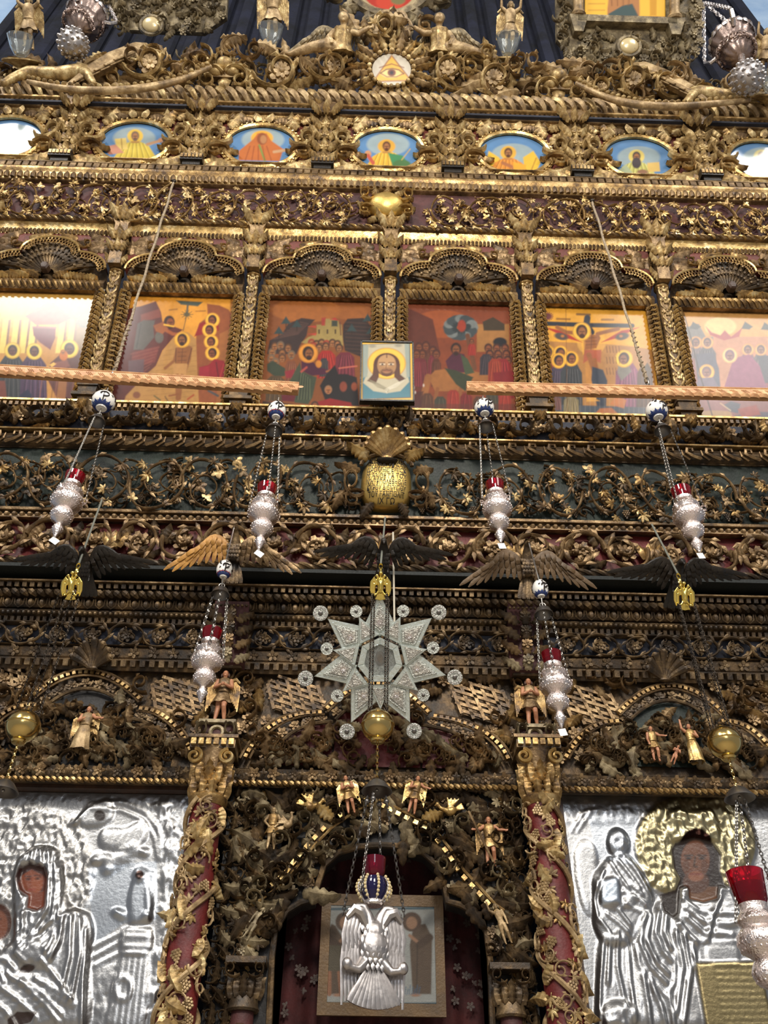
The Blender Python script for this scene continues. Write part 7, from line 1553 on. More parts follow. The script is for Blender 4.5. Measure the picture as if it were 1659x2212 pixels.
LAMP_PROF = [(0.006, -0.30), (0.012, -0.285), (0.018, -0.27), (0.028, -0.25), (0.030, -0.235), (0.022, -0.215), (0.016, -0.205), (0.022, -0.195), (0.048, -0.180), (0.062, -0.155), (0.062, -0.135), (0.050, -0.110), (0.042, -0.100), (0.050, -0.092), (0.080, -0.070), (0.088, -0.045), (0.086, -0.020), (0.070, 0.0), (0.062, 0.008), (0.066, 0.018), (0.074, 0.030), (0.066, 0.048), (0.054, 0.060), (0.050, 0.075), (0.052, 0.090), (0.046, 0.092)]
def lampbody(mat):
    def fn():
        mb = MB(); mb.lathe(LAMP_PROF, 32)
        me = remesh_none = mb
        R = random.Random(3)
        for (r, z, n, s_) in ((0.085, -0.045, 26, 0.006), (0.078, -0.068, 24, 0.005), (0.081, -0.018, 24, 0.005), (0.060, -0.145, 20, 0.005), (0.053, -0.170, 18, 0.004), (0.072, 0.030, 22, 0.004), (0.053, -0.122, 18, 0.004), (0.028, -0.242, 10, 0.004)):
            for i in range(n): a = 2*PI*(i+R.random()*0.3)/n; mb.ball((r*math.cos(a), r*math.sin(a), z), s_, 6, 4)
        return mb.mesh('lamp_body', mat)
    return cached(('lampbody', mat), fn)
def oil_lamp(pe, pb, d, dL, label, sc=1.0, egg_r=0.066, eggk=1.15, top=None, tag_=True, red=False, mat='silver_pale', bell_drop=0.16, ln=0.016, lname='oil_lamp', twist=0.0):
    """pe: photo pixel of the egg, pb: pixel of the middle of the lamp bowl"""
    E = W(*pe, d); t = thing('hanging_oil_lamp', label, 'lamp', TRS(E), 'silver oil lamps hung under painted eggs')
    e = egg(t, E, egg_r, egg_r*eggk, red=red)
    zb_ = ZC(pb[1], dL, E.x); C = Vector((W(*pb, dL).x, YD(dL), zb_))
    bell = E+Vector((0, 0, -egg_r*eggk-bell_drop*0.55)); top = top or E+Vector((0, 0, egg_r*eggk+0.05))
    partw('top_ring', MB().tube([E+Vector((0, 0, egg_r*eggk-0.01)), top], 0.004, 6).mesh('top_ring', 'steel'), t, Matrix.Identity(4))
    partw('stem', MB().tube([E+Vector((0, 0, -egg_r*eggk)), bell], 0.004, 6).mesh('stem', 'steel'), t, Matrix.Identity(4))
    partw('smoke_bell', MB().lathe([(0.004, 0.02), (0.018, 0.018), (0.036, 0.004), (0.050, -0.028), (0.054, -0.034), (0.050, -0.034), (0.034, 0.0), (0.012, 0.012)], 24).mesh('smoke_bell', 'pewter'), t, TRS(bell)); partw('hang_ring', MB().torus(bell+Vector((0, 0, 0.03)), 0.016, 0.003, 14, 5).mesh('hang_ring', 'steel'), t, Matrix.Identity(4))
    bo = partw('lamp_body', lampbody(mat), t, TRS(C, s=sc))
    partw('glass_cup', MB().lathe([(0.036, 0.06), (0.046, 0.09), (0.053, 0.13), (0.056, 0.165), (0.052, 0.165), (0.047, 0.13), (0.040, 0.095), (0.0, 0.085)], 28).mesh('glass_cup', 'red_glass'), t, TRS(C, s=sc)); partw('oil', MB().lathe([(0.03, 0.088), (0.045, 0.10), (0.048, 0.122), (0.001, 0.122)], 20).mesh('oil', 'dark_red_glass'), t, TRS(C, s=sc))
    for k in range(3):
        a = 2*PI*k/3+0.5+twist; q = C+Vector((math.cos(a)*0.094, math.sin(a)*0.094, 0.012))*sc; u = bell+Vector((math.cos(a)*0.045, math.sin(a)*0.045, -0.03))
        chain(t, u, q, ln, 'steel'); partw('scroll_handle', o_curl(mat), t, TRS(C+Vector((math.cos(a)*0.09, math.sin(a)*0.09, -0.01))*sc, rz=a, s=(0.04*sc, 0.08*sc, 0.05*sc)))
    if tag_:
        b0 = C+Vector((0, 0, -0.30*sc)); partw('paper_tag', MB().box((0.004, 0, -0.022), (0.022, 0.001, 0.018), Matrix.Rotation(0.5 if C.x < 0 else -0.3, 3, 'Y')).mesh('paper_tag', 'paper', False), t, TRS(b0, rz=0.3))
    return t
oil_lamp((224, 866), (148, 1072), D1, D1, 'silver oil lamp with red glass under the round egg beside the river icon', 1.0, 0.072, 1.0)
oil_lamp((598, 886), (571, 1098), D1, D1, 'silver oil lamp with red glass at the bar end before the walled town icon', 1.0, 0.056, 1.2, red=True, twist=0.3)
oil_lamp((1046, 880), (1073, 1088), D1, D1, 'silver oil lamp with red glass at the bar end before the donkey rider icon', 0.95, 0.062, 1.0, twist=0.9)
oil_lamp((1418, 886), (1484, 1104), D1, D1, 'silver oil lamp with red glass under the egg before the cross icon', 1.0, 0.068, 1.05, twist=1.3)
oil_lamp((485, 1229), (450, 1415), 3.86, 3.86, 'silver oil lamp hung from the carved eagle with a tan wing', 0.92, 0.044, 1.35, top=beak(eg1), ln=0.026, twist=0.2, tag_=False, red=True)
oil_lamp((1167, 1271), (1198, 1466), 3.86, 3.86, 'silver oil lamp hung from the brown scaly-winged carved eagle', 0.92, 0.044, 1.3, top=beak(eg2), ln=0.02, twist=1.9)

# ---- cable, gilded two-headed eagle, four chains, brass ball, bell
def dbl_eagle(mat, fine=0.012):
    def fn():
        mb = MB(); mb.ball((0, -0.03, 0), (0.16, 0.12, 0.26), 14, 10); mb.ball((0, -0.07, 0.02), (0.11, 0.11, 0.2), 12, 9)
        for q in (-1, 1):
            mb.tube([(q*0.06, -0.03, 0.18), (q*0.13, -0.04, 0.32), (q*0.17, -0.05, 0.40)], [0.09, 0.06, 0.05], 8); mb.ball((q*0.19, -0.06, 0.42), (0.07, 0.06, 0.06), 8, 6); mb.tube([(q*0.24, -0.06, 0.42), (q*0.33, -0.06, 0.37)], [0.028, 0.008], 6)
            mb.tube([(q*0.14, 0, 0.14), (q*0.34, 0.0, 0.30), (q*0.44, 0, 0.16), (q*0.46, 0, -0.10), (q*0.40, 0, -0.34)], [0.08, 0.10, 0.10, 0.09, 0.04], 8, (0.55, 1)); mb.tube([(q*0.18, 0, 0.12), (q*0.32, 0, 0.10), (q*0.33, 0, -0.12), (q*0.28, 0, -0.28)], [0.06, 0.09, 0.08, 0.03], 8, (0.5, 1))
            mb.tube([(q*0.09, -0.05, -0.16), (q*0.18, -0.09, -0.26), (q*0.26, -0.10, -0.30)], [0.06, 0.04, 0.03], 7); mb.ball((q*0.28, -0.1, -0.31), 0.05, 7, 5)
        for k in range(-3, 4): mb.tube([(k*0.02, -0.02, -0.2), (k*0.065, -0.03, -0.40), (k*0.085, -0.04, -0.50+0.01*abs(k))], [0.05, 0.045, 0.03], 6, (0.6, 1))
        mb.tube([(0, -0.03, 0.3), (0, -0.03, 0.5)], [0.05, 0.04], 8); mb.ball((0, -0.03, 0.52), (0.11, 0.09, 0.07), 10, 7)
        return remesh(mb, mat, fine*1.6, 1, 'eagle_body')
    return cached(('dbl', mat), fn)
def drop(px_top, py_top, d_top, px_e, py_e, ball_px, bell_px, d, label, nchain=4, mat_ch='iron'):
    T_ = W(px_top, py_top, d_top); E = W(px_e, py_e, d); zb_ = ZC(ball_px[1], d, E.x); Bc = Vector((W(*ball_px, d).x, YD(d), zb_))
    t = thing('eagle_pendant', label, 'pendant', TRS(E), 'gilded eagle pendants on chains'); I = Matrix.Identity(4)
    mid = E+Vector((0, -0.0, 0.16)); partw('cable', MB().tube([T_, mid], 0.006, 6).mesh('cable', 'cable_grey'), t, I); chain(t, mid, E+Vector((0, 0, 0.06)), 0.036, 'polished_gold', 'gilded_links')
    partw('double_eagle', dbl_eagle('polished_gold'), t, TRS(E, rx=0.55, s=(0.108, 0.135, 0.145)))
    for k in range(nchain):
        a = 2*PI*k/nchain+0.6; chain(t, E+Vector((math.cos(a)*0.055, math.sin(a)*0.04, -0.06)), Bc+Vector((math.cos(a)*0.055, math.sin(a)*0.05, 0.055)), 0.017, mat_ch)
    r = 0.078
    tb = thing('brass_ball', 'polished brass ball ' + label.split(', ')[1], 'ball', TRS(Bc), 'brass balls on the chains')
    part('sphere', MB().lathe([(r*math.sin(PI*k/24)+0.0005, -r*math.cos(PI*k/24)) for k in range(25)], 36).mesh('sphere', 'brass'), tb); part('seam', MB().torus((0, 0, 0), r*1.0, 0.004, 40, 6, Matrix.Rotation(PI/2, 3, 'X')).mesh('seam', 'brass'), tb)
    part('collar', MB().lathe([(0.03, -r*0.93), (0.036, -r*1.0), (0.03, -r*1.12), (0.02, -r*1.15)], 20).mesh('collar', 'brass'), tb); part('top_knob', MB().ball((0, 0, r*1.02), (0.018, 0.018, 0.012), 10, 6).mesh('top_knob', 'brass'), tb)
    if bell_px:
        zq = ZC(bell_px[1], d, E.x); Q = Vector((Bc.x, Bc.y, zq)); chain(t, Bc+Vector((0, 0, -r*1.1)), Q+Vector((0, 0, 0.03)), 0.02, 'brass', 'lower_chain')
        bl = thing('smoke_bell', 'pewter smoke bell under the brass ball ' + label.split(', ')[1], 'bell', TRS(Q), 'smoke bells under the brass balls')
        part('bell', MB().lathe([(0.004, 0.03), (0.02, 0.026), (0.04, 0.012), (0.066, -0.022), (0.070, -0.03), (0.066, -0.03), (0.03, 0.0), (0.008, 0.012)], 28).mesh('bell', 'pewter'), bl); part('clapper', MB().ball((0, 0, -0.022), 0.008, 8, 6).mesh('clapper', 'steel'), bl)
        return Q
    return Bc
D2 = 3.80
drop(222, 1075, 4.04, 155, 1268, (50, 1569), (12, 1698), D2, 'gilded two-headed eagle on four chains, near the hooded silver icon')
Qc = drop(832, 1118, 4.05, 822, 1268, (816, 1567), (816, 1697), D2, 'gilded two-headed eagle on four chains, in front of the crystal star')
Qr = drop(1408, 1133, 4.04, 1478, 1290, (1565, 1604), (1598, 1712), D2, 'gilded two-headed eagle on four chains, near the crowned silver icon')
# white cords behind the star
P0, P1 = W(849, 1150, 4.02), W(852, 1345, 4.02); tcord = solo('white_cord', MB().tube([Vector((0, 0, 0)), P1-P0], 0.006, 6).mesh('white_cord', 'cord_white'), TRS(P0), 'thin white cord hanging behind the crystal star', 'cord')

# ---- crystal star
SC = W(821, 1427, 4.02); sp = PXS(821, 1427, 4.02)/4.48
nrm = (CAM-SC).normalized(); zax = (Vector((0, 0, 1))-nrm*nrm.z).normalized(); yax = -nrm; xax = yax.cross(zax)
Mst = Matrix(((xax.x, yax.x, zax.x, SC.x), (xax.y, yax.y, zax.y, SC.y), (xax.z, yax.z, zax.z, SC.z), (0, 0, 0, 1)))
ts = thing('crystal_star', 'many-pointed crystal and silver star hanging before the central arch', 'star', Mst)
def plate(pts, y0, y1, inset): return MB().prism([(x*sp, z*sp) for x, z in pts], y0, y1, inset)
def pol(r, a): return (r*math.sin(a), r*math.cos(a))
big = [pol(250, 0.40), pol(650, 0), pol(250, -0.40), pol(205, 0)]
def kite(scale): cz = 370; return [((x)*scale, cz+(z-cz)*scale) for x, z in [(0, 655), (150, 345), (0, 225), (-150, 345)]]
def tri(scale): cz = 330; return [(x*scale, cz+(z-cz)*scale) for x, z in [(0, 470), (108, 225), (-108, 225)]]
for k in range(7):
    a = 2*PI*k/7-0.02
    p = part('large_ray', plate(kite(1.0), 0.03, -0.0, 0.006).mesh('large_ray', 'crystal', False), ts, TRS(ry=a)); part('ray_panel', plate(kite(0.68), 0.0, -0.010, 0.004).mesh('ray_panel', 'crystal_frost', False), p); part('ray_filigree', plate(kite(0.48), 0.0, -0.014, 0.003).mesh('ray_filigree', 'silver_filigree', False), p); part('ray_rosette', o_rosette('silver', 6), p, TRS((0, -0.012, 365*sp), s=34*sp))
    if k: 
        R_ = 738; dd = thing('tmp', '', '') if False else None
        q = part('large_disc', MB().lathe([(2*sp, -0.012), (30*sp, -0.012), (34*sp, -0.004), (60*sp, -0.004), (66*sp, -0.012), (74*sp, -0.008), (74*sp, 0.006), (2*sp, 0.006)], 28, (0, 0, 0), Matrix.Rotation(-PI/2, 3, 'X')).mesh('large_disc', 'crystal_frost'), ts, TRS((R_*sp*math.sin(a), 0, R_*sp*math.cos(a)), s=(1, -1, 1)))
        for j in range(14): part('disc_bead', cached('dbd', lambda: MB().torus((0, 0, 0), 8*sp, 2.5*sp, 8, 4).mesh('disc_bead', 'silver')), q, TRS((56*sp*math.sin(j*2*PI/14), 0.010, 56*sp*math.cos(j*2*PI/14)))); 
        part('disc_centre', MB().ball((0, 0.006, 0), (24*sp, 14*sp, 24*sp), 14, 8).mesh('disc_centre', 'pewter'), q)
    a2 = a+PI/7
    p = part('small_ray', plate(tri(1.0), 0.015, -0.016, 0.005).mesh('small_ray', 'crystal', False), ts, TRS(ry=a2)); part('ray_panel', plate(tri(0.66), -0.01, -0.024, 0.003).mesh('ray_panel', 'silver_filigree', False), p)
    q = part('small_disc', MB().lathe([(2*sp, -0.010), (22*sp, -0.010), (27*sp, -0.003), (50*sp, -0.003), (60*sp, -0.008), (60*sp, 0.005), (2*sp, 0.005)], 24, (0, 0, 0), Matrix.Rotation(-PI/2, 3, 'X')).mesh('small_disc', 'crystal_frost'), ts, TRS((528*sp*math.sin(a2), -0.004, 528*sp*math.cos(a2)), s=(1, -1, 1)))
    part('disc_centre', MB().ball((0, 0.005, 0), (18*sp, 12*sp, 18*sp), 12, 8).mesh('disc_centre', 'pewter'), q)
    # heptagon frame side
    p0, p1 = pol(222, a2-PI/7), pol(222, a2+PI/7); r0, r1 = pol(155, a2-PI/7), pol(155, a2+PI/7); part('centre_frame', plate([p0, p1, r1, r0], 0.01, -0.03, 0.004).mesh('centre_frame', 'crystal', False), ts)
part('centre_back', plate([pol(160, 2*PI*k/7) for k in range(7)], 0.012, -0.004, 0.0).mesh('centre_back', 'silver_filigree', False), ts); part('centre_emblem', MB().ball((0, -0.008, 20*sp), (50*sp, 0.01, 70*sp), 14, 10).mesh('centre_emblem', 'gold_brown'), ts)
part('centre_glass', plate([pol(157, 2*PI*k/7) for k in range(7)], -0.016, -0.020, 0.0).mesh('centre_glass', 'clear_glass', False), ts)
part('wall_stay', MB().tube([(0, 0.02, 0.1), (0, 0.40, 0.28)], 0.006, 6).mesh('wall_stay', 'iron'), ts); partw('hanging_wire', MB().tube([Mst @ Vector((0, 0, 640*sp)), W(828, 1225, 3.95)], 0.003, 5).mesh('hanging_wire', 'steel'), ts, Matrix.Identity(4))

# ---- silver two-headed eagle lamp hanging in the doorway
D3 = D2; Ec = W(806, 2046, D3); s3 = PXS(806, 2046, D3)*165/math.cos(0.25)
t = thing('eagle_lamp', 'large silver two-headed eagle lamp with crown and red cup hanging in the doorway', 'lamp', TRS(Ec, rz=0.25)); I = Matrix.Identity(4)
mb = MB(); mb.ball((0, -0.02, -0.02), (0.20, 0.16, 0.26), 16, 12); mb.ball((0, -0.03, 0.14), (0.15, 0.13, 0.18), 14, 10)
for q in (-1, 1): mb.tube([(q*0.05, -0.02, 0.22), (q*0.09, -0.03, 0.36), (q*0.15, -0.04, 0.46), (q*0.21, -0.05, 0.46)], [0.10, 0.075, 0.06, 0.05], 9); mb.ball((q*0.22, -0.05, 0.45), (0.075, 0.055, 0.055), 9, 7); mb.tube([(q*0.27, -0.05, 0.45), (q*0.36, -0.06, 0.40), (q*0.36, -0.06, 0.36)], [0.032, 0.018, 0.006], 6); mb.tube([(q*0.12, -0.04, -0.20), (q*0.22, -0.10, -0.30), (q*0.33, -0.12, -0.28)], [0.09, 0.055, 0.045], 8); mb.ball((q*0.36, -0.12, -0.25), (0.07, 0.06, 0.08), 9, 7)
bod = part('body', remesh(mb, 'silver_lamp', 0.014, 2, 'body'), t, TRS(s=s3))
for i in range(7):
    for j in range(6-i % 2): part('breast_feather', o_petal('silver_lamp'), bod, TRS(((j-(5-i % 2)/2)*0.062, -0.16+0.06*((j-(5-i % 2)/2)/2.5)**2+0.012*abs(i-3), 0.24-0.075*i), ry=PI, s=(0.06, 0.06, 0.10)))
for q in (-1, 1):
    mb = MB()
    for r in range(2):
        for i in range(6-r): tt = i/(5-r); x = 0.18+0.24*tt; ln = (0.75+0.20*tt)*(1, 0.42)[r]; mb.tube([(x, -0.025*r, 0.30+0.10*math.sin(tt*2.6)), (x+0.06, -0.025*r-0.01, 0.30-ln*0.5), (x+0.05*(tt), -0.02*r, 0.30-ln)], [0.04, 0.05, 0.018], 6, (0.45, 1))
    mb.tube([(0.1, -0.04, 0.2), (0.22, -0.06, 0.36), (0.34, -0.06, 0.40), (0.45, -0.04, 0.30)], [0.06, 0.075, 0.07, 0.04], 8); part('wing', mb.mesh('wing', 'silver_lamp'), t, TRS(s=(q*s3*0.82, s3, s3*1.05)))
for k in range(-5, 6): part('tail_feather', cached('etf', lambda: MB().tube([(0, 0, 0), (0, -0.01, -0.22), (0, 0, -0.36), (0, 0, -0.40)], [0.025, 0.04, 0.05, 0.035], 7, (0.5, 1)).mesh('tail_feather', 'silver_lamp')), t, TRS((k*0.012*s3, -0.02, -0.22*s3), ry=-k*0.105, s=(s3, s3, s3*1.25)))
cr = part('crown_base', MB().lathe([(0.11, 0.50), (0.13, 0.52), (0.13, 0.55), (0.115, 0.57)], 28).mesh('crown_base', 'silver'), t, TRS(s=s3)); 
for k in range(8):
    a = 2*PI*k/8; rib = [((0.12+0.10*math.sin(PI*f))*math.cos(a), (0.12+0.10*math.sin(PI*f))*math.sin(a), 0.55+0.34*f) for f in [i/8 for i in range(8)]]; part('crown_rib', MB().tube(rib, 0.012, 6).mesh('crown_rib', 'silver'), t, TRS(s=s3))
    for i in range(1, 8): part('pearl', cached('prl', lambda: MB().ball((0, 0, 0), 0.022, 7, 5).mesh('pearl', 'pearl')), t, Matrix.Scale(s3, 4) @ TRS(Vector(rib[i])*1.0+Vector((math.cos(a), math.sin(a), 0))*0.018))
part('crown_lining', MB().lathe([(0.11, 0.55), (0.17, 0.66), (0.18, 0.75), (0.15, 0.85), (0.08, 0.88)], 24).mesh('crown_lining', 'blue_glass'), t, TRS(s=s3)); part('glass_cup', MB().lathe([(0.10, 0.86), (0.14, 0.92), (0.15, 1.02), (0.155, 1.12), (0.14, 1.12), (0.13, 1.0), (0.09, 0.93), (0.001, 0.92)], 26).mesh('glass_cup', 'dark_red_glass'), t, TRS(s=s3))
for k, (dx, dy) in enumerate(((-0.40, -0.02), (-0.17, -0.2), (0.40, 0.0), (0.1, 0.25))):
    z_ = 0.38 if k in (0, 2) else 0.62; chain(t, Qc+Vector(((-0.04, -0.015, 0.04, 0.012)[k], (0, -0.03, 0, 0.03)[k], -0.045)), Ec+Vector((dx*s3, dy*s3, z_*s3)), 0.021, 'pewter'); partw('chain_ball', MB().ball(Qc+Vector(((-0.043, -0.016, 0.043, 0.012)[k], (0, -0.03, 0, 0.03)[k], -0.075)), 0.013, 9, 7).mesh('chain_ball', 'pewter'), t, I)

# ---- red cup lamp at the crowned silver icon
C = W(1640, 2010, D2-0.1); t = thing('hanging_oil_lamp', 'large silver oil lamp with dark red cup before the crowned silver icon', 'lamp', TRS(C))
part('lamp_body', lampbody('silver_pale'), t, TRS((0, 0, 0.0), s=1.1)); part('glass_cup', MB().lathe([(0.04, 0.07), (0.056, 0.10), (0.062, 0.16), (0.066, 0.20), (0.062, 0.20), (0.056, 0.15), (0.001, 0.11)], 28).mesh('glass_cup', 'red_glass'), t, TRS(s=1.15)); part('oil', MB().lathe([(0.04, 0.11), (0.055, 0.12), (0.057, 0.16), (0.001, 0.16)], 20).mesh('oil', 'dark_red_glass'), t, TRS(s=1.12))
for k in range(3):
    a = 2*PI*k/3+1.3; chain(t, Qr+Vector((math.cos(a)*0.02, math.sin(a)*0.02, -0.04)), C+Vector((math.cos(a)*0.10, math.sin(a)*0.10, 0.02)), 0.024, 'steel')
# ================================================================== openwork crest
def leanH(P, a, py):
    lo, hi = 0.0, 6.0
    for _ in range(40):
        m = (lo+hi)/2
        if proj(Vector(P)+Vector((0, -math.sin(a), math.cos(a)))*m)[1] > py: lo = m
        else: hi = m
    return lo
def lean_d(y0, d0, y1, a):
    Z0 = ZC(y0, d0); P = Vector((0, YD(d0), Z0)); h = leanH(P, a, y1); return d0-math.sin(a)*h
b = bCRE; PXC = PXS(835, 150, 3.2)
tK = thing('openwork_crest', 'pale gilded openwork crest of scrolls, leaves and roses along the top of the screen', 'crest', b.M)
def cl(px, py): return b.at(px, py)
TOPL = [(-260, 165), (0, 150), (120, 150), (200, 135), (330, 124), (420, 116), (480, 112), (560, 110), (640, 104), (700, 84), (780, 60), (846, 50), (910, 64), (980, 96), (1060, 122), (1160, 140), (1240, 144), (1330, 150), (1420, 160), (1500, 180), (1659, 190), (1960, 200)]
def env(px):
    for (x1, y1), (x2, y2) in zip(TOPL[:-1], TOPL[1:]):
        if x1 <= px <= x2: return y1+(y2-y1)*(px-x1)/(x2-x1)
    return 150
bot = lambda px: 214+(px-835)*0.026
def pl(name, me, px, py, ry=0.0, s=(0.2, 0.2, 0.2), y=0.0, rx=0.0): x, z = cl(px, py); return part(name, me, tK, TRS((x, y, z), ry=ry, s=s, rx=rx))
# base rail
pts = [cl(px, bot(px)-3) for px in range(-280, 1960, 40)]; part('base_rail', MB().tube([(x, 0, z) for x, z in pts], 0.03, 6).mesh('base_rail', 'gilt_dust'), tK)
Rr = random.Random(31); px = -250; cnt = 0
while px < 1940:
    t_, b_ = env(px), bot(px); py = t_+8
    while py < b_-2:
        if math.hypot((px-846), (py-150)*1.15) > 66 and not (py < 125 and (600 < px < 760 or 930 < px < 1080)):
            k = cnt % 7; cnt += 1; x_ = px+Rr.uniform(-14, 14); y_ = py+Rr.uniform(-8, 8); sd = 1 if px < 846 else -1; yy = Rr.uniform(-0.09, 0.04)
            if k in (0, 3): pl('acanthus_leaf', o_acanthus(Rr.choice(('gilt_dust', 'leaf_dust', 'gold_brown')), Rr.choice((0.9, -0.9, 0.5)), 5), x_, y_, Rr.uniform(-2.6, 2.6), (Rr.uniform(0.15, 0.24),)*3, yy)
            elif k in (1, 5): s_ = Rr.uniform(0.16, 0.26); pl('scroll', o_curl(Rr.choice(('gilt_dust', 'leaf_dust', 'gold_brown'))), x_, y_, Rr.uniform(-1, 1), (s_*sd*Rr.choice((1, -1)), 0.5, s_*Rr.choice((1, -1))), yy)
            elif k == 2: pl('leaf', o_leaf('leaf_dust', 5), x_, y_, Rr.uniform(0, 6), (0.085,)*3, yy-0.04)
            elif k == 4 : pl('acanthus_leaf', o_acanthus('gilt_dust', 0.9*sd, 6), x_, y_, sd*Rr.uniform(0.6, 2.0), (0.22, 0.2, 0.26), yy)
            else: pl('scroll', o_curl('gilt_grey'), x_, y_, Rr.uniform(0, 6), (0.14, 0.3, 0.14), 0.03)
        py += 21
    px += 27
for (px, py, r) in ((332, 152, 0.11), (612, 170, 0.12), (722, 160, 0.10), (964, 166, 0.11), (1062, 186, 0.12), (1358, 188, 0.11), (415, 172, 0.08), (1290, 205, 0.08), (1425, 195, 0.08)):
    pl('rosette', o_rosette('gilt_dust', 8), px, py, px, (r,)*3, -0.10); pl('scroll', o_curl('leaf_dust'), px, py, 0.3, (r*3.2*(1 if px < 846 else -1), 0.6, r*3.0), -0.03)
for px, py in ((490, 178), (1200, 204)):
    for dx, dy in ((-18, 0), (16, 0), (0, -16)): pl('trophy_ball', cached('tbl', lambda: MB().ball((0, -0.02, 0), (0.07, 0.06, 0.06), 12, 8).mesh('trophy_ball', 'leaf_dust')), px+dx, py+dy-8, 0, (1, 1, 1), -0.10)
    pl('trophy_bar', cached('tbr', lambda: MB().box((0, 0, 0), (0.2, 0.04, 0.02)).mesh('trophy_bar', 'gilt_dust', False)), px, py+2, 0, (1, 1, 1), -0.10)
    for sx in (-1, 1): pl('scroll', o_curl('leaf_dust'), px+sx*36, py+14, 0, (0.22*sx, 0.5, -0.24), -0.10); pl('tongue_leaf', o_petal('leaf_dust'), px+sx*8, py+8, PI+0.5*sx, (0.09, 0.2, 0.14), -0.11)
# eye medallion
x_, z_ = b.at(846, 150, -0.16); ex = abs(b.at(888, 150, -0.16)[0]-x_); ez = abs(b.at(846, 116, -0.16)[1]-b.at(846, 184, -0.16)[1])/2
tEy = thing('eye_medallion', 'oval medallion painted with an eye in a yellow triangle, wreathed in leaves', 'medallion', b.M @ TRS((x_, -0.14, z_)))
cv = Canvas(b.M @ TRS((x_, -0.16, z_)), -ex, ex, -ez, ez, 90, 90, True); c = cv; c.c[:] = hexl(206, 196, 176); c.poly([(806, 176), (846, 120), (888, 174)], (232, 176, 60)); c.line([(806, 176), (846, 120), (888, 174), (806, 176)], 2.6, (150, 92, 36)); c.ell(845, 158, 22, 10, (240, 206, 130)); c.line([(822, 158), (834, 150), (848, 148), (862, 151), (872, 159)], 2.6, (110, 60, 30)); c.line([(822, 158), (836, 166), (856, 166), (872, 159)], 2, (130, 76, 40)); c.ell(846, 157, 9, 8, (120, 66, 40)); c.ell(846, 157, 4, 4, (40, 22, 16)); c.line([(820, 146), (846, 138), (872, 146)], 2.2, (130, 80, 40)); c.mottle(0.08, 6, 1)
part('painted_eye', cv.mesh('painted_eye', 'painted_oval', 0.03), tEy, TRS((0, -0.02, 0))); part('ring', MB().torus((0, 0, 0), 1, 0.09, 40, 7).mesh('ring', 'gold_brown'), tEy, TRS(s=(ex*1.06, 0.3, ez*1.06)))
for i in range(22):
    a = 2*PI*i/22; part('acanthus_leaf', o_acanthus(('leaf_dust', 'gilt_dust', 'gold')[i % 3], 0.3*(-1)**i, 4), tEy, TRS((ex*1.05*math.sin(a), 0, ez*1.05*math.cos(a)), ry=a, s=(0.12, 0.14, 0.19)))
    part('bead', cached('mbd', lambda: MB().ball((0, 0, 0), 0.022, 7, 5).mesh('bead', 'leaf_dust')), tEy, TRS((ex*1.14*math.sin(a), -0.04, ez*1.14*math.cos(a))))
# crown above the medallion
Pc = W(846, 108, 3.12); tCr = thing('crown_carving', 'carved gilded crown between the two reclining angels', 'crown', TRS(Pc, rx=0.7) @ Matrix.Scale(0.62, 4))
part('crown_band', MB().lathe([(0.20, 0), (0.22, 0.03), (0.24, 0.10), (0.25, 0.12)], 28).mesh('crown_band', 'gilt_dust'), tCr)
for k in range(14):
    a = 2*PI*k/14; part('crown_leaf', o_acanthus('gilt_dust', 0.0, 4), tCr, Matrix.Translation((0.22*math.cos(a), 0.22*math.sin(a), 0.05)) @ Matrix.Rotation(a+PI/2, 4, 'Z') @ TRS(s=(0.15, 0.2, 0.26)))
for k in range(8):
    a = 2*PI*k/8; part('crown_arch', MB().tube([((0.24*math.cos(f*PI/2)+0.05)*math.cos(a), (0.24*math.cos(f*PI/2)+0.05)*math.sin(a), 0.30+0.22*math.sin(f*PI/2)) for f in [i/6 for i in range(7)]], 0.03, 7).mesh('crown_arch', 'gilt_dust'), tCr)
part('orb', MB().ball((0, 0, 0.58), 0.06, 12, 8).mesh('orb', 'leaf_dust'), tCr)
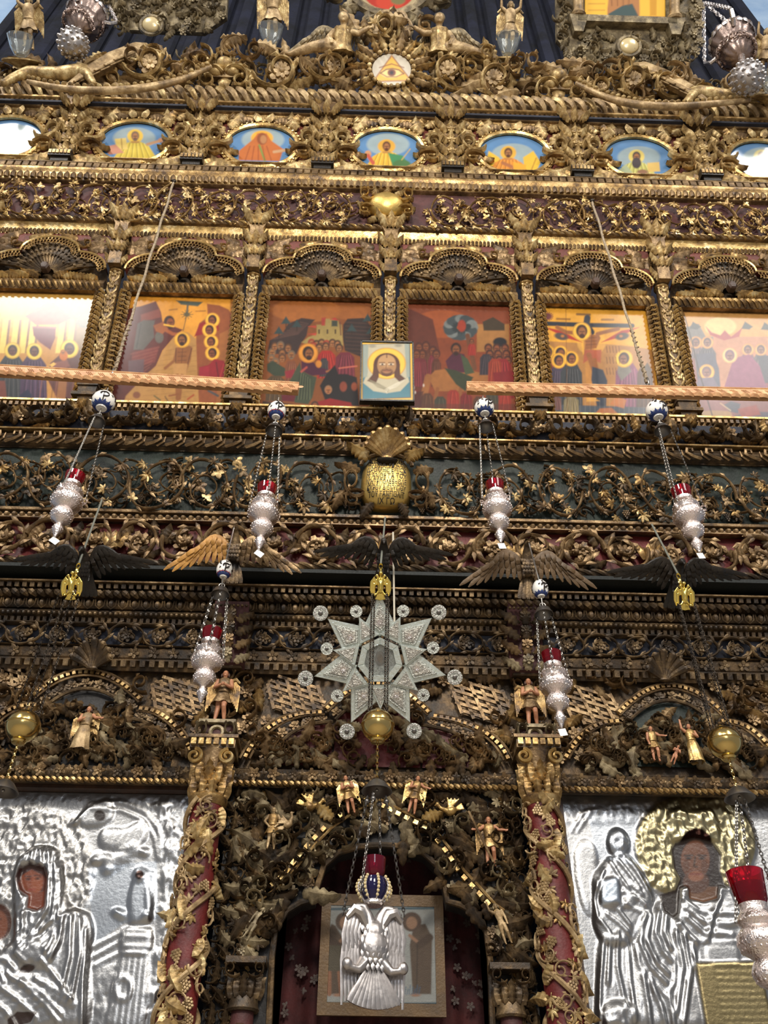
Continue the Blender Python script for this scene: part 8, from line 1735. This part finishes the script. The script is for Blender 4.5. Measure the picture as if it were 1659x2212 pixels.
# reclining angels
def recline(px, py, sd, label):
    P = W(px, py, 3.02); t = thing('reclining_angel', label, 'statuette', TRS(P, rx=0.75) @ Matrix.Diagonal((-sd*0.66, 0.66, 0.60, 1)), 'reclining angels by the medallion')
    mb = MB(); mb.tube([(0, 0, 0), (0.0, -0.02, 0.12), (-0.02, -0.03, 0.24), (-0.02, -0.03, 0.30)], [0.105, 0.10, 0.115, 0.06], 10); mb.tube([(-0.02, -0.03, 0.3), (-0.02, -0.05, 0.37)], 0.045, 8); mb.ball((-0.02, -0.06, 0.43), (0.068, 0.075, 0.085), 12, 9); mb.ball((-0.02, -0.135, 0.42), (0.014, 0.02, 0.022), 6, 5); mb.ball((-0.02, -0.11, 0.37), (0.03, 0.025, 0.02), 6, 5)
    mb.tube([(0.04, -0.02, 0.0), (0.22, -0.06, 0.02), (0.38, -0.05, 0.0), (0.56, -0.03, -0.06), (0.68, -0.02, -0.10)], [0.11, 0.10, 0.075, 0.065, 0.035], 10); mb.tube([(0.68, -0.02, -0.10), (0.74, -0.05, -0.09)], [0.035, 0.025], 7); mb.tube([(0.04, 0.05, 0.0), (0.24, 0.06, 0.10), (0.40, 0.06, 0.06), (0.56, 0.05, 0.02)], [0.10, 0.085, 0.06, 0.035], 9)
    mb.tube([(-0.11, -0.03, 0.25), (-0.22, -0.08, 0.20), (-0.36, -0.10, 0.28)], [0.055, 0.045, 0.03], 8); mb.tube([(0.09, -0.03, 0.25), (0.17, -0.08, 0.13), (0.12, -0.15, 0.04)], [0.055, 0.045, 0.03], 8)
    for k in range(4): mb.tube([(-0.36, -0.10, 0.28), (-0.43, -0.11-0.012*k, 0.31-0.014*k)], [0.014, 0.009], 5); mb.tube([(0.12, -0.15, 0.04), (0.09+0.018*k, -0.19, 0.0)], [0.013, 0.008], 5)
    part('body', remesh(mb, 'gilt_dust', 0.014, 2, 'body'), t)
    part('hair', MB().ball((-0.02, -0.035, 0.46), (0.08, 0.08, 0.07), 10, 7).mesh('hair', 'gilt_grey'), t); part('tunic', MB().lathe([(0.125, 0.28), (0.125, 0.16), (0.112, 0.06), (0.135, -0.02), (0.16, -0.08)], 20, (-0.01, -0.02, 0), None, 7, 0.06).mesh('tunic', 'leaf_dust'), t)
    part('wing', o_feather_wing('gilt_grey'), t, TRS((0.08, 0.08, 0.26), ry=0.25, s=(0.75, 0.8, 0.62))); part('wing', o_feather_wing('gilt_grey'), t, TRS((-0.06, 0.10, 0.28), ry=-0.5, s=(-0.40, 0.8, 0.5)))
recline(738, 108, 1, 'reclining carved angel on the side of the left-hand carved icon frame with the round pearl' if False else 'reclining carved angel beside the crown, feet towards the plain carved frame'); recline(950, 110, -1, 'reclining carved angel beside the crown, feet towards the framed upper icon')
# dragons
def dragon(sd, label, pxs, group='winged dragons on the cornice'):
    """pxs: body points and tail points in photo pixels"""
    P = W(*pxs['body'][1], 3.12); t = thing('winged_dragon', label, 'dragon carving', TRS(P), group); I = Matrix.Identity(4); d = 3.14
    mb = MB(); q = [W(*p, d) for p in pxs['body']]; mb.tube(q, pxs['rad'], 12); f = W(*pxs['foot'], d-0.03); k = q[-2]; mb.tube([k, k.lerp(f, 0.5)+Vector((0, -0.04, 0)), f], [0.06, 0.045, 0.03], 8)
    for j in (-1, 0, 1): mb.tube([f, f+Vector((0.035*j, -0.05, -0.02))], [0.018, 0.008], 6)
    partw('body', remesh(mb, 'leaf_dust', 0.018, 3, 'body'), t, I)
    wq = W(*pxs['wing0'], d); we = W(*pxs['wing1'], d); dv = we-wq; n = 11
    for i in range(n):
        u = i/(n-1); a0 = wq.lerp(we, 0.75*u)+Vector((0, 0.02*(i % 2)-0.02, 0)); e0 = a0-dv*0.30+Vector((-sd*0.02, -0.03, -0.10-0.10*(1-u)))
        partw('wing_feather', MB().tube([a0+dv*0.20, a0, e0], [0.02, 0.045, 0.012], 7, (0.5, 1)).mesh('wing_feather', 'gilt_dust'), t, I)
    partw('wing_edge', MB().tube([wq, wq.lerp(we, 0.4)+Vector((0, 0, 0.05)), wq.lerp(we, 0.8)+Vector((0, 0, 0.04)), we], [0.06, 0.075, 0.065, 0.03], 9).mesh('wing_edge', 'gilt_dust'), t, I)
    tq = [W(*p, d-0.06) for p in pxs['tail']]; m = len(tq); sm = []
    for i in range(60):
        u = i/59*(m-1); j = min(int(u), m-2); v = u-j; p0, p1, p2, p3 = tq[max(j-1, 0)], tq[j], tq[j+1], tq[min(j+2, m-1)]
        sm.append(0.5*((2*p1)+(p2-p0)*v+(2*p0-5*p1+4*p2-p3)*v*v+(3*p1-p0-3*p2+p3)*v**3))
    partw('tail', MB().tube(sm, [0.02+0.014*math.sin(PI*i/59) for i in range(60)], 9).mesh('tail', 'gilt_dust'), t, I)
    for i in range(1, 58, 2): partw('tail_scale', cached('tsc', lambda: MB().ball((0, 0, 0), (0.022, 0.02, 0.014), 7, 5).mesh('tail_scale', 'leaf_dust')), t, TRS(sm[i]+Vector((0, -0.03, 0.02))))
dragon(-1, 'pale carved winged dragon lying beside the dark carved frame with a pearl', dict(body=[(4, 182), (28, 168), (62, 156), (120, 160), (178, 156), (214, 156)], rad=[0.03, 0.04, 0.055, 0.06, 0.075, 0.04], foot=(205, 186), wing0=(190, 160), wing1=(318, 100), tail=[(60, 176), (130, 190), (220, 196), (310, 190), (390, 172), (455, 144)]))
dragon(1, 'pale carved winged dragon lying beside the framed upper icon', dict(body=[(1690, 222), (1660, 208), (1625, 208), (1570, 208), (1510, 203), (1478, 200)], rad=[0.03, 0.04, 0.045, 0.06, 0.075, 0.04], foot=(1476, 228), wing0=(1492, 200), wing1=(1368, 142), tail=[(1620, 216), (1540, 224), (1460, 230), (1380, 226), (1310, 210), (1245, 180)]))
# statuettes with glass bowls
def bearer(px, py, hpx, label, gpx, d=3.10):
    P = W(px, py, d); H = leanH(P, 0.8, py-hpx); carved_man('bowl_bearer', label, P, H, ARM_UP, ARM_UP, 'uu', 'gilt_dust', 'leaf_dust', rx=0.8, body='gilt_dust', hair='gilt_grey', group='carved angels behind glass bowls')
    G = W(*gpx, d-0.10); s_ = PXS(*gpx, d)*26
    solo('glass_bowl', MB().lathe([(s_*0.3, -s_*1.0), (s_*0.45, -s_*0.95), (s_*0.8, -s_*0.3), (s_*1.0, s_*0.6), (s_*0.94, s_*0.6), (s_*0.72, -s_*0.28), (s_*0.3, -s_*0.8)], 28, (0, 0, 0), None, 12, 0.03).mesh('glass_bowl', 'clear_glass'), TRS(G, rx=0.85), 'clear fluted glass bowl in front of ' + label.split('carved ')[1], 'bowl', 'glass bowls on the crest')
    S_ = G+Vector((0, 0.03+s_*0.85, -s_*0.75)); solo('gilded_saucer', MB().lathe([(s_*0.3, -0.10), (s_*0.35, -0.05), (s_*0.9, -0.02), (s_*1.5, 0.0), (s_*1.5, 0.012), (s_*0.5, 0.0)], 28).mesh('gilded_saucer', 'leaf_dust'), TRS(S_, rx=1.05), 'gilded saucer bracket under the glass bowl of ' + label.split('carved ')[1], 'bracket', 'saucer brackets on the crest')
bearer(588, 92, 130, 'carved angel between the plain frame and the crown', (585, 72)); bearer(1100, 112, 110, 'carved angel between the crown and the framed icon', (1098, 92)); bearer(62, 108, 118, 'carved angel by the pale blue wall', (44, 94)); bearer(1652, 170, 110, 'carved angel behind the round silver pine cone', (1668, 172))
# carved frames above the crest
def top_frame(px, py, wpx, hpx, label, gem, d, mat, paint=None):
    P = W(px, py, d); k = PXS(px, py-60, d); hwid = wpx/2*k; bb = Band(py, d, py-hpx, lean_d(py, d, py-hpx, 0.65)); t = thing('carved_icon_frame', label, 'frame', bb.M @ TRS((P.x, 0.0, 0)), 'carved frames above the crest'); H = bb.H
    def lc(qx, qy): x, z = bb.at(qx, qy); return x-P.x, z
    part('board', MB().prism([(-hwid*0.62, 0.05), (hwid*0.62, 0.05), (hwid*0.98, H*0.3), (hwid, H), (-hwid, H), (-hwid*0.98, H*0.3)], 0.06, 0.0).mesh('board', mat, False), t); R = random.Random(int(px)); n = 0
    for gy in range(int(H/0.085)+1):
        z = 0.04+gy*0.085
        for gx in range(-20, 21):
            x = gx*0.085+(0.04 if gy % 2 else 0); lim = hwid*(0.70+0.3*min(1, z/(H*0.3)))
            if abs(x) > lim or n > 285: continue
            if paint and z > paint and abs(x) < hwid*0.72: continue
            n += 1; kk = n % 4
            if kk == 0: part('rosette', o_rosette(mat, 6), t, TRS((x, -0.02, z), s=0.05, ry=n))
            elif kk == 1: part('scroll', o_curl(mat), t, TRS((x, -0.01, z), ry=R.uniform(0, 6), s=(0.11, 0.3, 0.11)))
            else: part('acanthus_leaf', o_acanthus(mat, R.choice((0.9, -0.9)), 4), t, TRS((x, -0.02, z), ry=R.uniform(0, 6), s=(0.11, 0.12, 0.11)))
    gx, gz = lc(*gem); part('gem', MB().ball((0, 0, 0), (0.085, 0.04, 0.075), 18, 12).mesh('gem', 'pearl'), t, TRS((gx, -0.06, gz))); part('gem_setting', MB().torus((0, 0, 0), 0.10, 0.022, 28, 6, None, 1, 0.9).mesh('gem_setting', mat), t, TRS((gx, -0.05, gz)))
    return t, bb, P, hwid, H, lc
top_frame(352, 94, 250, 150, 'grey carved frame with an oval pearl, hanging beside the veiled portrait', (330, 62), 3.22, 'gilt_grey')
t, bb, P, hwid, H, lc = top_frame(1352, 140, 300, 220, 'grey carved frame with an oval pearl around a yellow painted icon', (1355, 108), 3.20, 'gilt_grey', 0.30)
x0, z0 = lc(1262, 46); x1, _ = lc(1436, 46); Mi = bb.M @ TRS((P.x, -0.02, 0)); cv = Canvas(Mi, x0, x1, z0, H*0.99, 70, 70); c = cv; c.c[:] = hexl(236, 186, 70); c.poly([(1312, 60), (1312, 20), (1320, -60), (1380, -60), (1382, 30), (1376, 60)], (176, 122, 76)); c.poly([(1314, 30), (1345, 12), (1366, 8), (1384, 44), (1316, 46)], (66, 84, 84)); c.line([(1256, 40), (1450, 42)], 12, (176, 84, 56)); c.poly([(1402, -80), (1420, -80), (1418, 34), (1404, 34)], (206, 150, 50))
for i in range(4): c.line([(1318+14*i, -40), (1322+12*i, 12)], 2, (120, 76, 48), 0.8); c.line([(1272, -20+14*i), (1306, -20+14*i)], 2.5, (190, 140, 60), 0.8)
part('painting', cv.mesh('painting', 'painted_oval', 0.02), t, TRS((0, -0.02, 0))); part('inner_sill', MB().box(((x0+x1)/2, -0.05, z0-0.03), ((x1-x0)/2+0.08, 0.05, 0.03)).mesh('inner_sill', 'gilt_grey', False), t)
for qx in (x0-0.07, x1+0.07): part('side_column', MB().lathe([(0.06, 0), (0.07, 0.02), (0.045, 0.06), (0.045, H-z0)], 14, (qx, -0.06, z0)).mesh('side_column', 'gilt_dust'), t); part('side_bracket', MB().prism([(qx-0.04, z0-0.16), (qx+0.04, z0-0.16), (qx+0.085, z0), (qx-0.085, z0)], 0.0, -0.10).mesh('side_bracket', 'gilt_grey', False), t)
# round icon over the crown
P = W(840, -62, 3.0); bb = Band(30, 3.05, -160, lean_d(30, 3.05, -160, 0.65)); kx = PXS(840, -40, 3.0); Mi = bb.M @ TRS((bb.at(838, 20)[0], 0, 0)); Rr_ = 95*kx; t = thing('round_icon', 'round icon with a red robed figure in a carved frame above the crown', 'icon', Mi)
cv = Canvas(Mi @ TRS((0, -0.03, Rr_)), -Rr_, Rr_, -Rr_, Rr_, 70, 70, True); c = cv; c.c[:] = hexl(176, 160, 124); c.ell(840, -30, 60, 52, (176, 50, 36)); c.ell(842, 4, 30, 18, (196, 66, 44)); c.ell(860, 0, 16, 10, (120, 110, 70)); c.head(840, -90, 16, (70, 44, 30), (170, 116, 76), (226, 180, 70)); part('painting', cv.mesh('painting', 'painted_oval', 0.02), t, TRS((0, -0.03, Rr_)))
for i in range(30):
    a = 2*PI*i/30; part('acanthus_leaf', o_acanthus('gilt_grey', 0.7*(-1)**i, 4), t, TRS((Rr_*1.02*math.sin(a), 0, Rr_+Rr_*1.02*math.cos(a)), ry=a+0.3*(-1)**i, s=(0.2, 0.2, 0.22)))
part('frame_ring', MB().torus((0, 0, Rr_), Rr_*1.02, 0.05, 44, 7).mesh('frame_ring', 'gilt_grey'), t)
for sx in (-1, 1):
    for i in range(7): part('scroll', o_curl('gilt_grey'), t, TRS((sx*(Rr_+0.10+0.07*i), 0.0, 0.14+0.03*i+0.05*(i % 2)), ry=i, s=(0.17*sx, 0.5, 0.17)))
# basket lamps hanging in front of the crest
def basket(px, py, wpx, d, label, conepx, hook):
    C = W(px, py, d); s_ = wpx/2*PXS(px, py, d); t = thing('basket_lamp', label, 'lamp', TRS(C), 'silver basket lamps at the crest')
    part('basket', MB().lathe([(s_*0.25, -s_*1.05), (s_*0.45, -s_*0.95), (s_*0.72, -s_*0.55), (s_*0.72, -s_*0.2), (s_*0.62, 0), (s_*0.8, s_*0.35), (s_*0.95, s_*0.5), (s_*0.86, s_*0.5), (s_*0.6, 0.0), (s_*0.6, -s_*0.4), (s_*0.2, -s_*0.9)], 72, (0, 0, 0), None, 12, 0.035).mesh('basket', 'silver_basket'), t)
    for i in range(20):
        a = 2*PI*i/20; part('rim_leaf', o_petal('silver'), t, Matrix.Translation((s_*0.88*math.cos(a), s_*0.88*math.sin(a), s_*0.38)) @ Matrix.Rotation(a+PI/2, 4, 'Z') @ TRS(s=(s_*0.28, s_*0.3, s_*0.28)))
    for i in range(44):
        a = i*2.399; z = -0.9+0.85*((i*0.618) % 1.0); q_ = 0.74 if z > -0.55 else 0.74-(abs(z)-0.55)*0.75; part('basket_scroll', o_curl('silver_basket'), t, Matrix.Translation((s_*q_*math.cos(a), s_*q_*math.sin(a), s_*z)) @ Matrix.Rotation(a+PI/2, 4, 'Z') @ TRS(ry=i*1.7, s=(s_*0.34, s_*0.5, s_*0.34)))
    part('glass_cup', MB().lathe([(s_*0.3, 0), (s_*0.38, s_*0.4), (s_*0.42, s_*0.85), (s_*0.38, s_*0.85), (s_*0.001, s_*0.3)], 22).mesh('glass_cup', 'red_glass'), t); part('candle', MB().lathe([(s_*0.11, s_*0.3), (s_*0.11, s_*1.05), (s_*0.04, s_*1.15)], 12, (s_*0.5, 0.02, 0)).mesh('candle', 'candle'), t)
    for k in range(3):
        a = 2*PI*k/3+0.2; e = Vector((math.cos(a)*s_*1.25, math.sin(a)*s_*1.25, s_*0.55)); part('arm', MB().tube([(math.cos(a)*s_*0.75, math.sin(a)*s_*0.75, s_*0.25), (math.cos(a)*s_*1.05, math.sin(a)*s_*1.05, s_*0.28), e, e+Vector((0, 0, s_*0.2))], [s_*0.10, s_*0.10, s_*0.09, s_*0.05], 8).mesh('arm', 'silver'), t); chain(t, C+e+Vector((0, 0, s_*0.2)), W(*hook, d), 0.06, 'silver')
    Q = W(*conepx, d-0.02); r = s_*0.62; tc = thing('silver_pine_cone', 'silver pine cone finial under ' + label, 'finial', TRS(Q), 'silver pine cones under the basket lamps'); part('ball', MB().ball((0, 0, 0), (r, r, r*1.05), 22, 16).mesh('ball', 'silver_lamp'), tc); part('stem', MB().tube([(0, 0, r*0.9), C-Q+Vector((0, 0, -s_*0.95))], s_*0.14, 8).mesh('stem', 'silver'), tc)
    n = 60
    for i in range(n):
        z = -1+1.5*(i+0.5)/n; a = i*2.399; q = math.sqrt(max(0, 1-z*z)); part('cone_scale', cached('csc', lambda: MB().ball((0, 0, 0), (0.2, 0.2, 0.12), 6, 4).mesh('cone_scale', 'silver_lamp')), tc, TRS((r*q*math.cos(a), r*q*math.sin(a), r*z*1.05), s=r*0.75))
basket(183, 44, 96, 3.0, 'silver basket lamp by the dark carved frame', (158, 94), (150, -160)); basket(1588, 100, 104, 2.95, 'silver basket lamp by the framed upper icon', (1614, 168), (1520, 6))
P0 = W(1630, 10, 2.95)
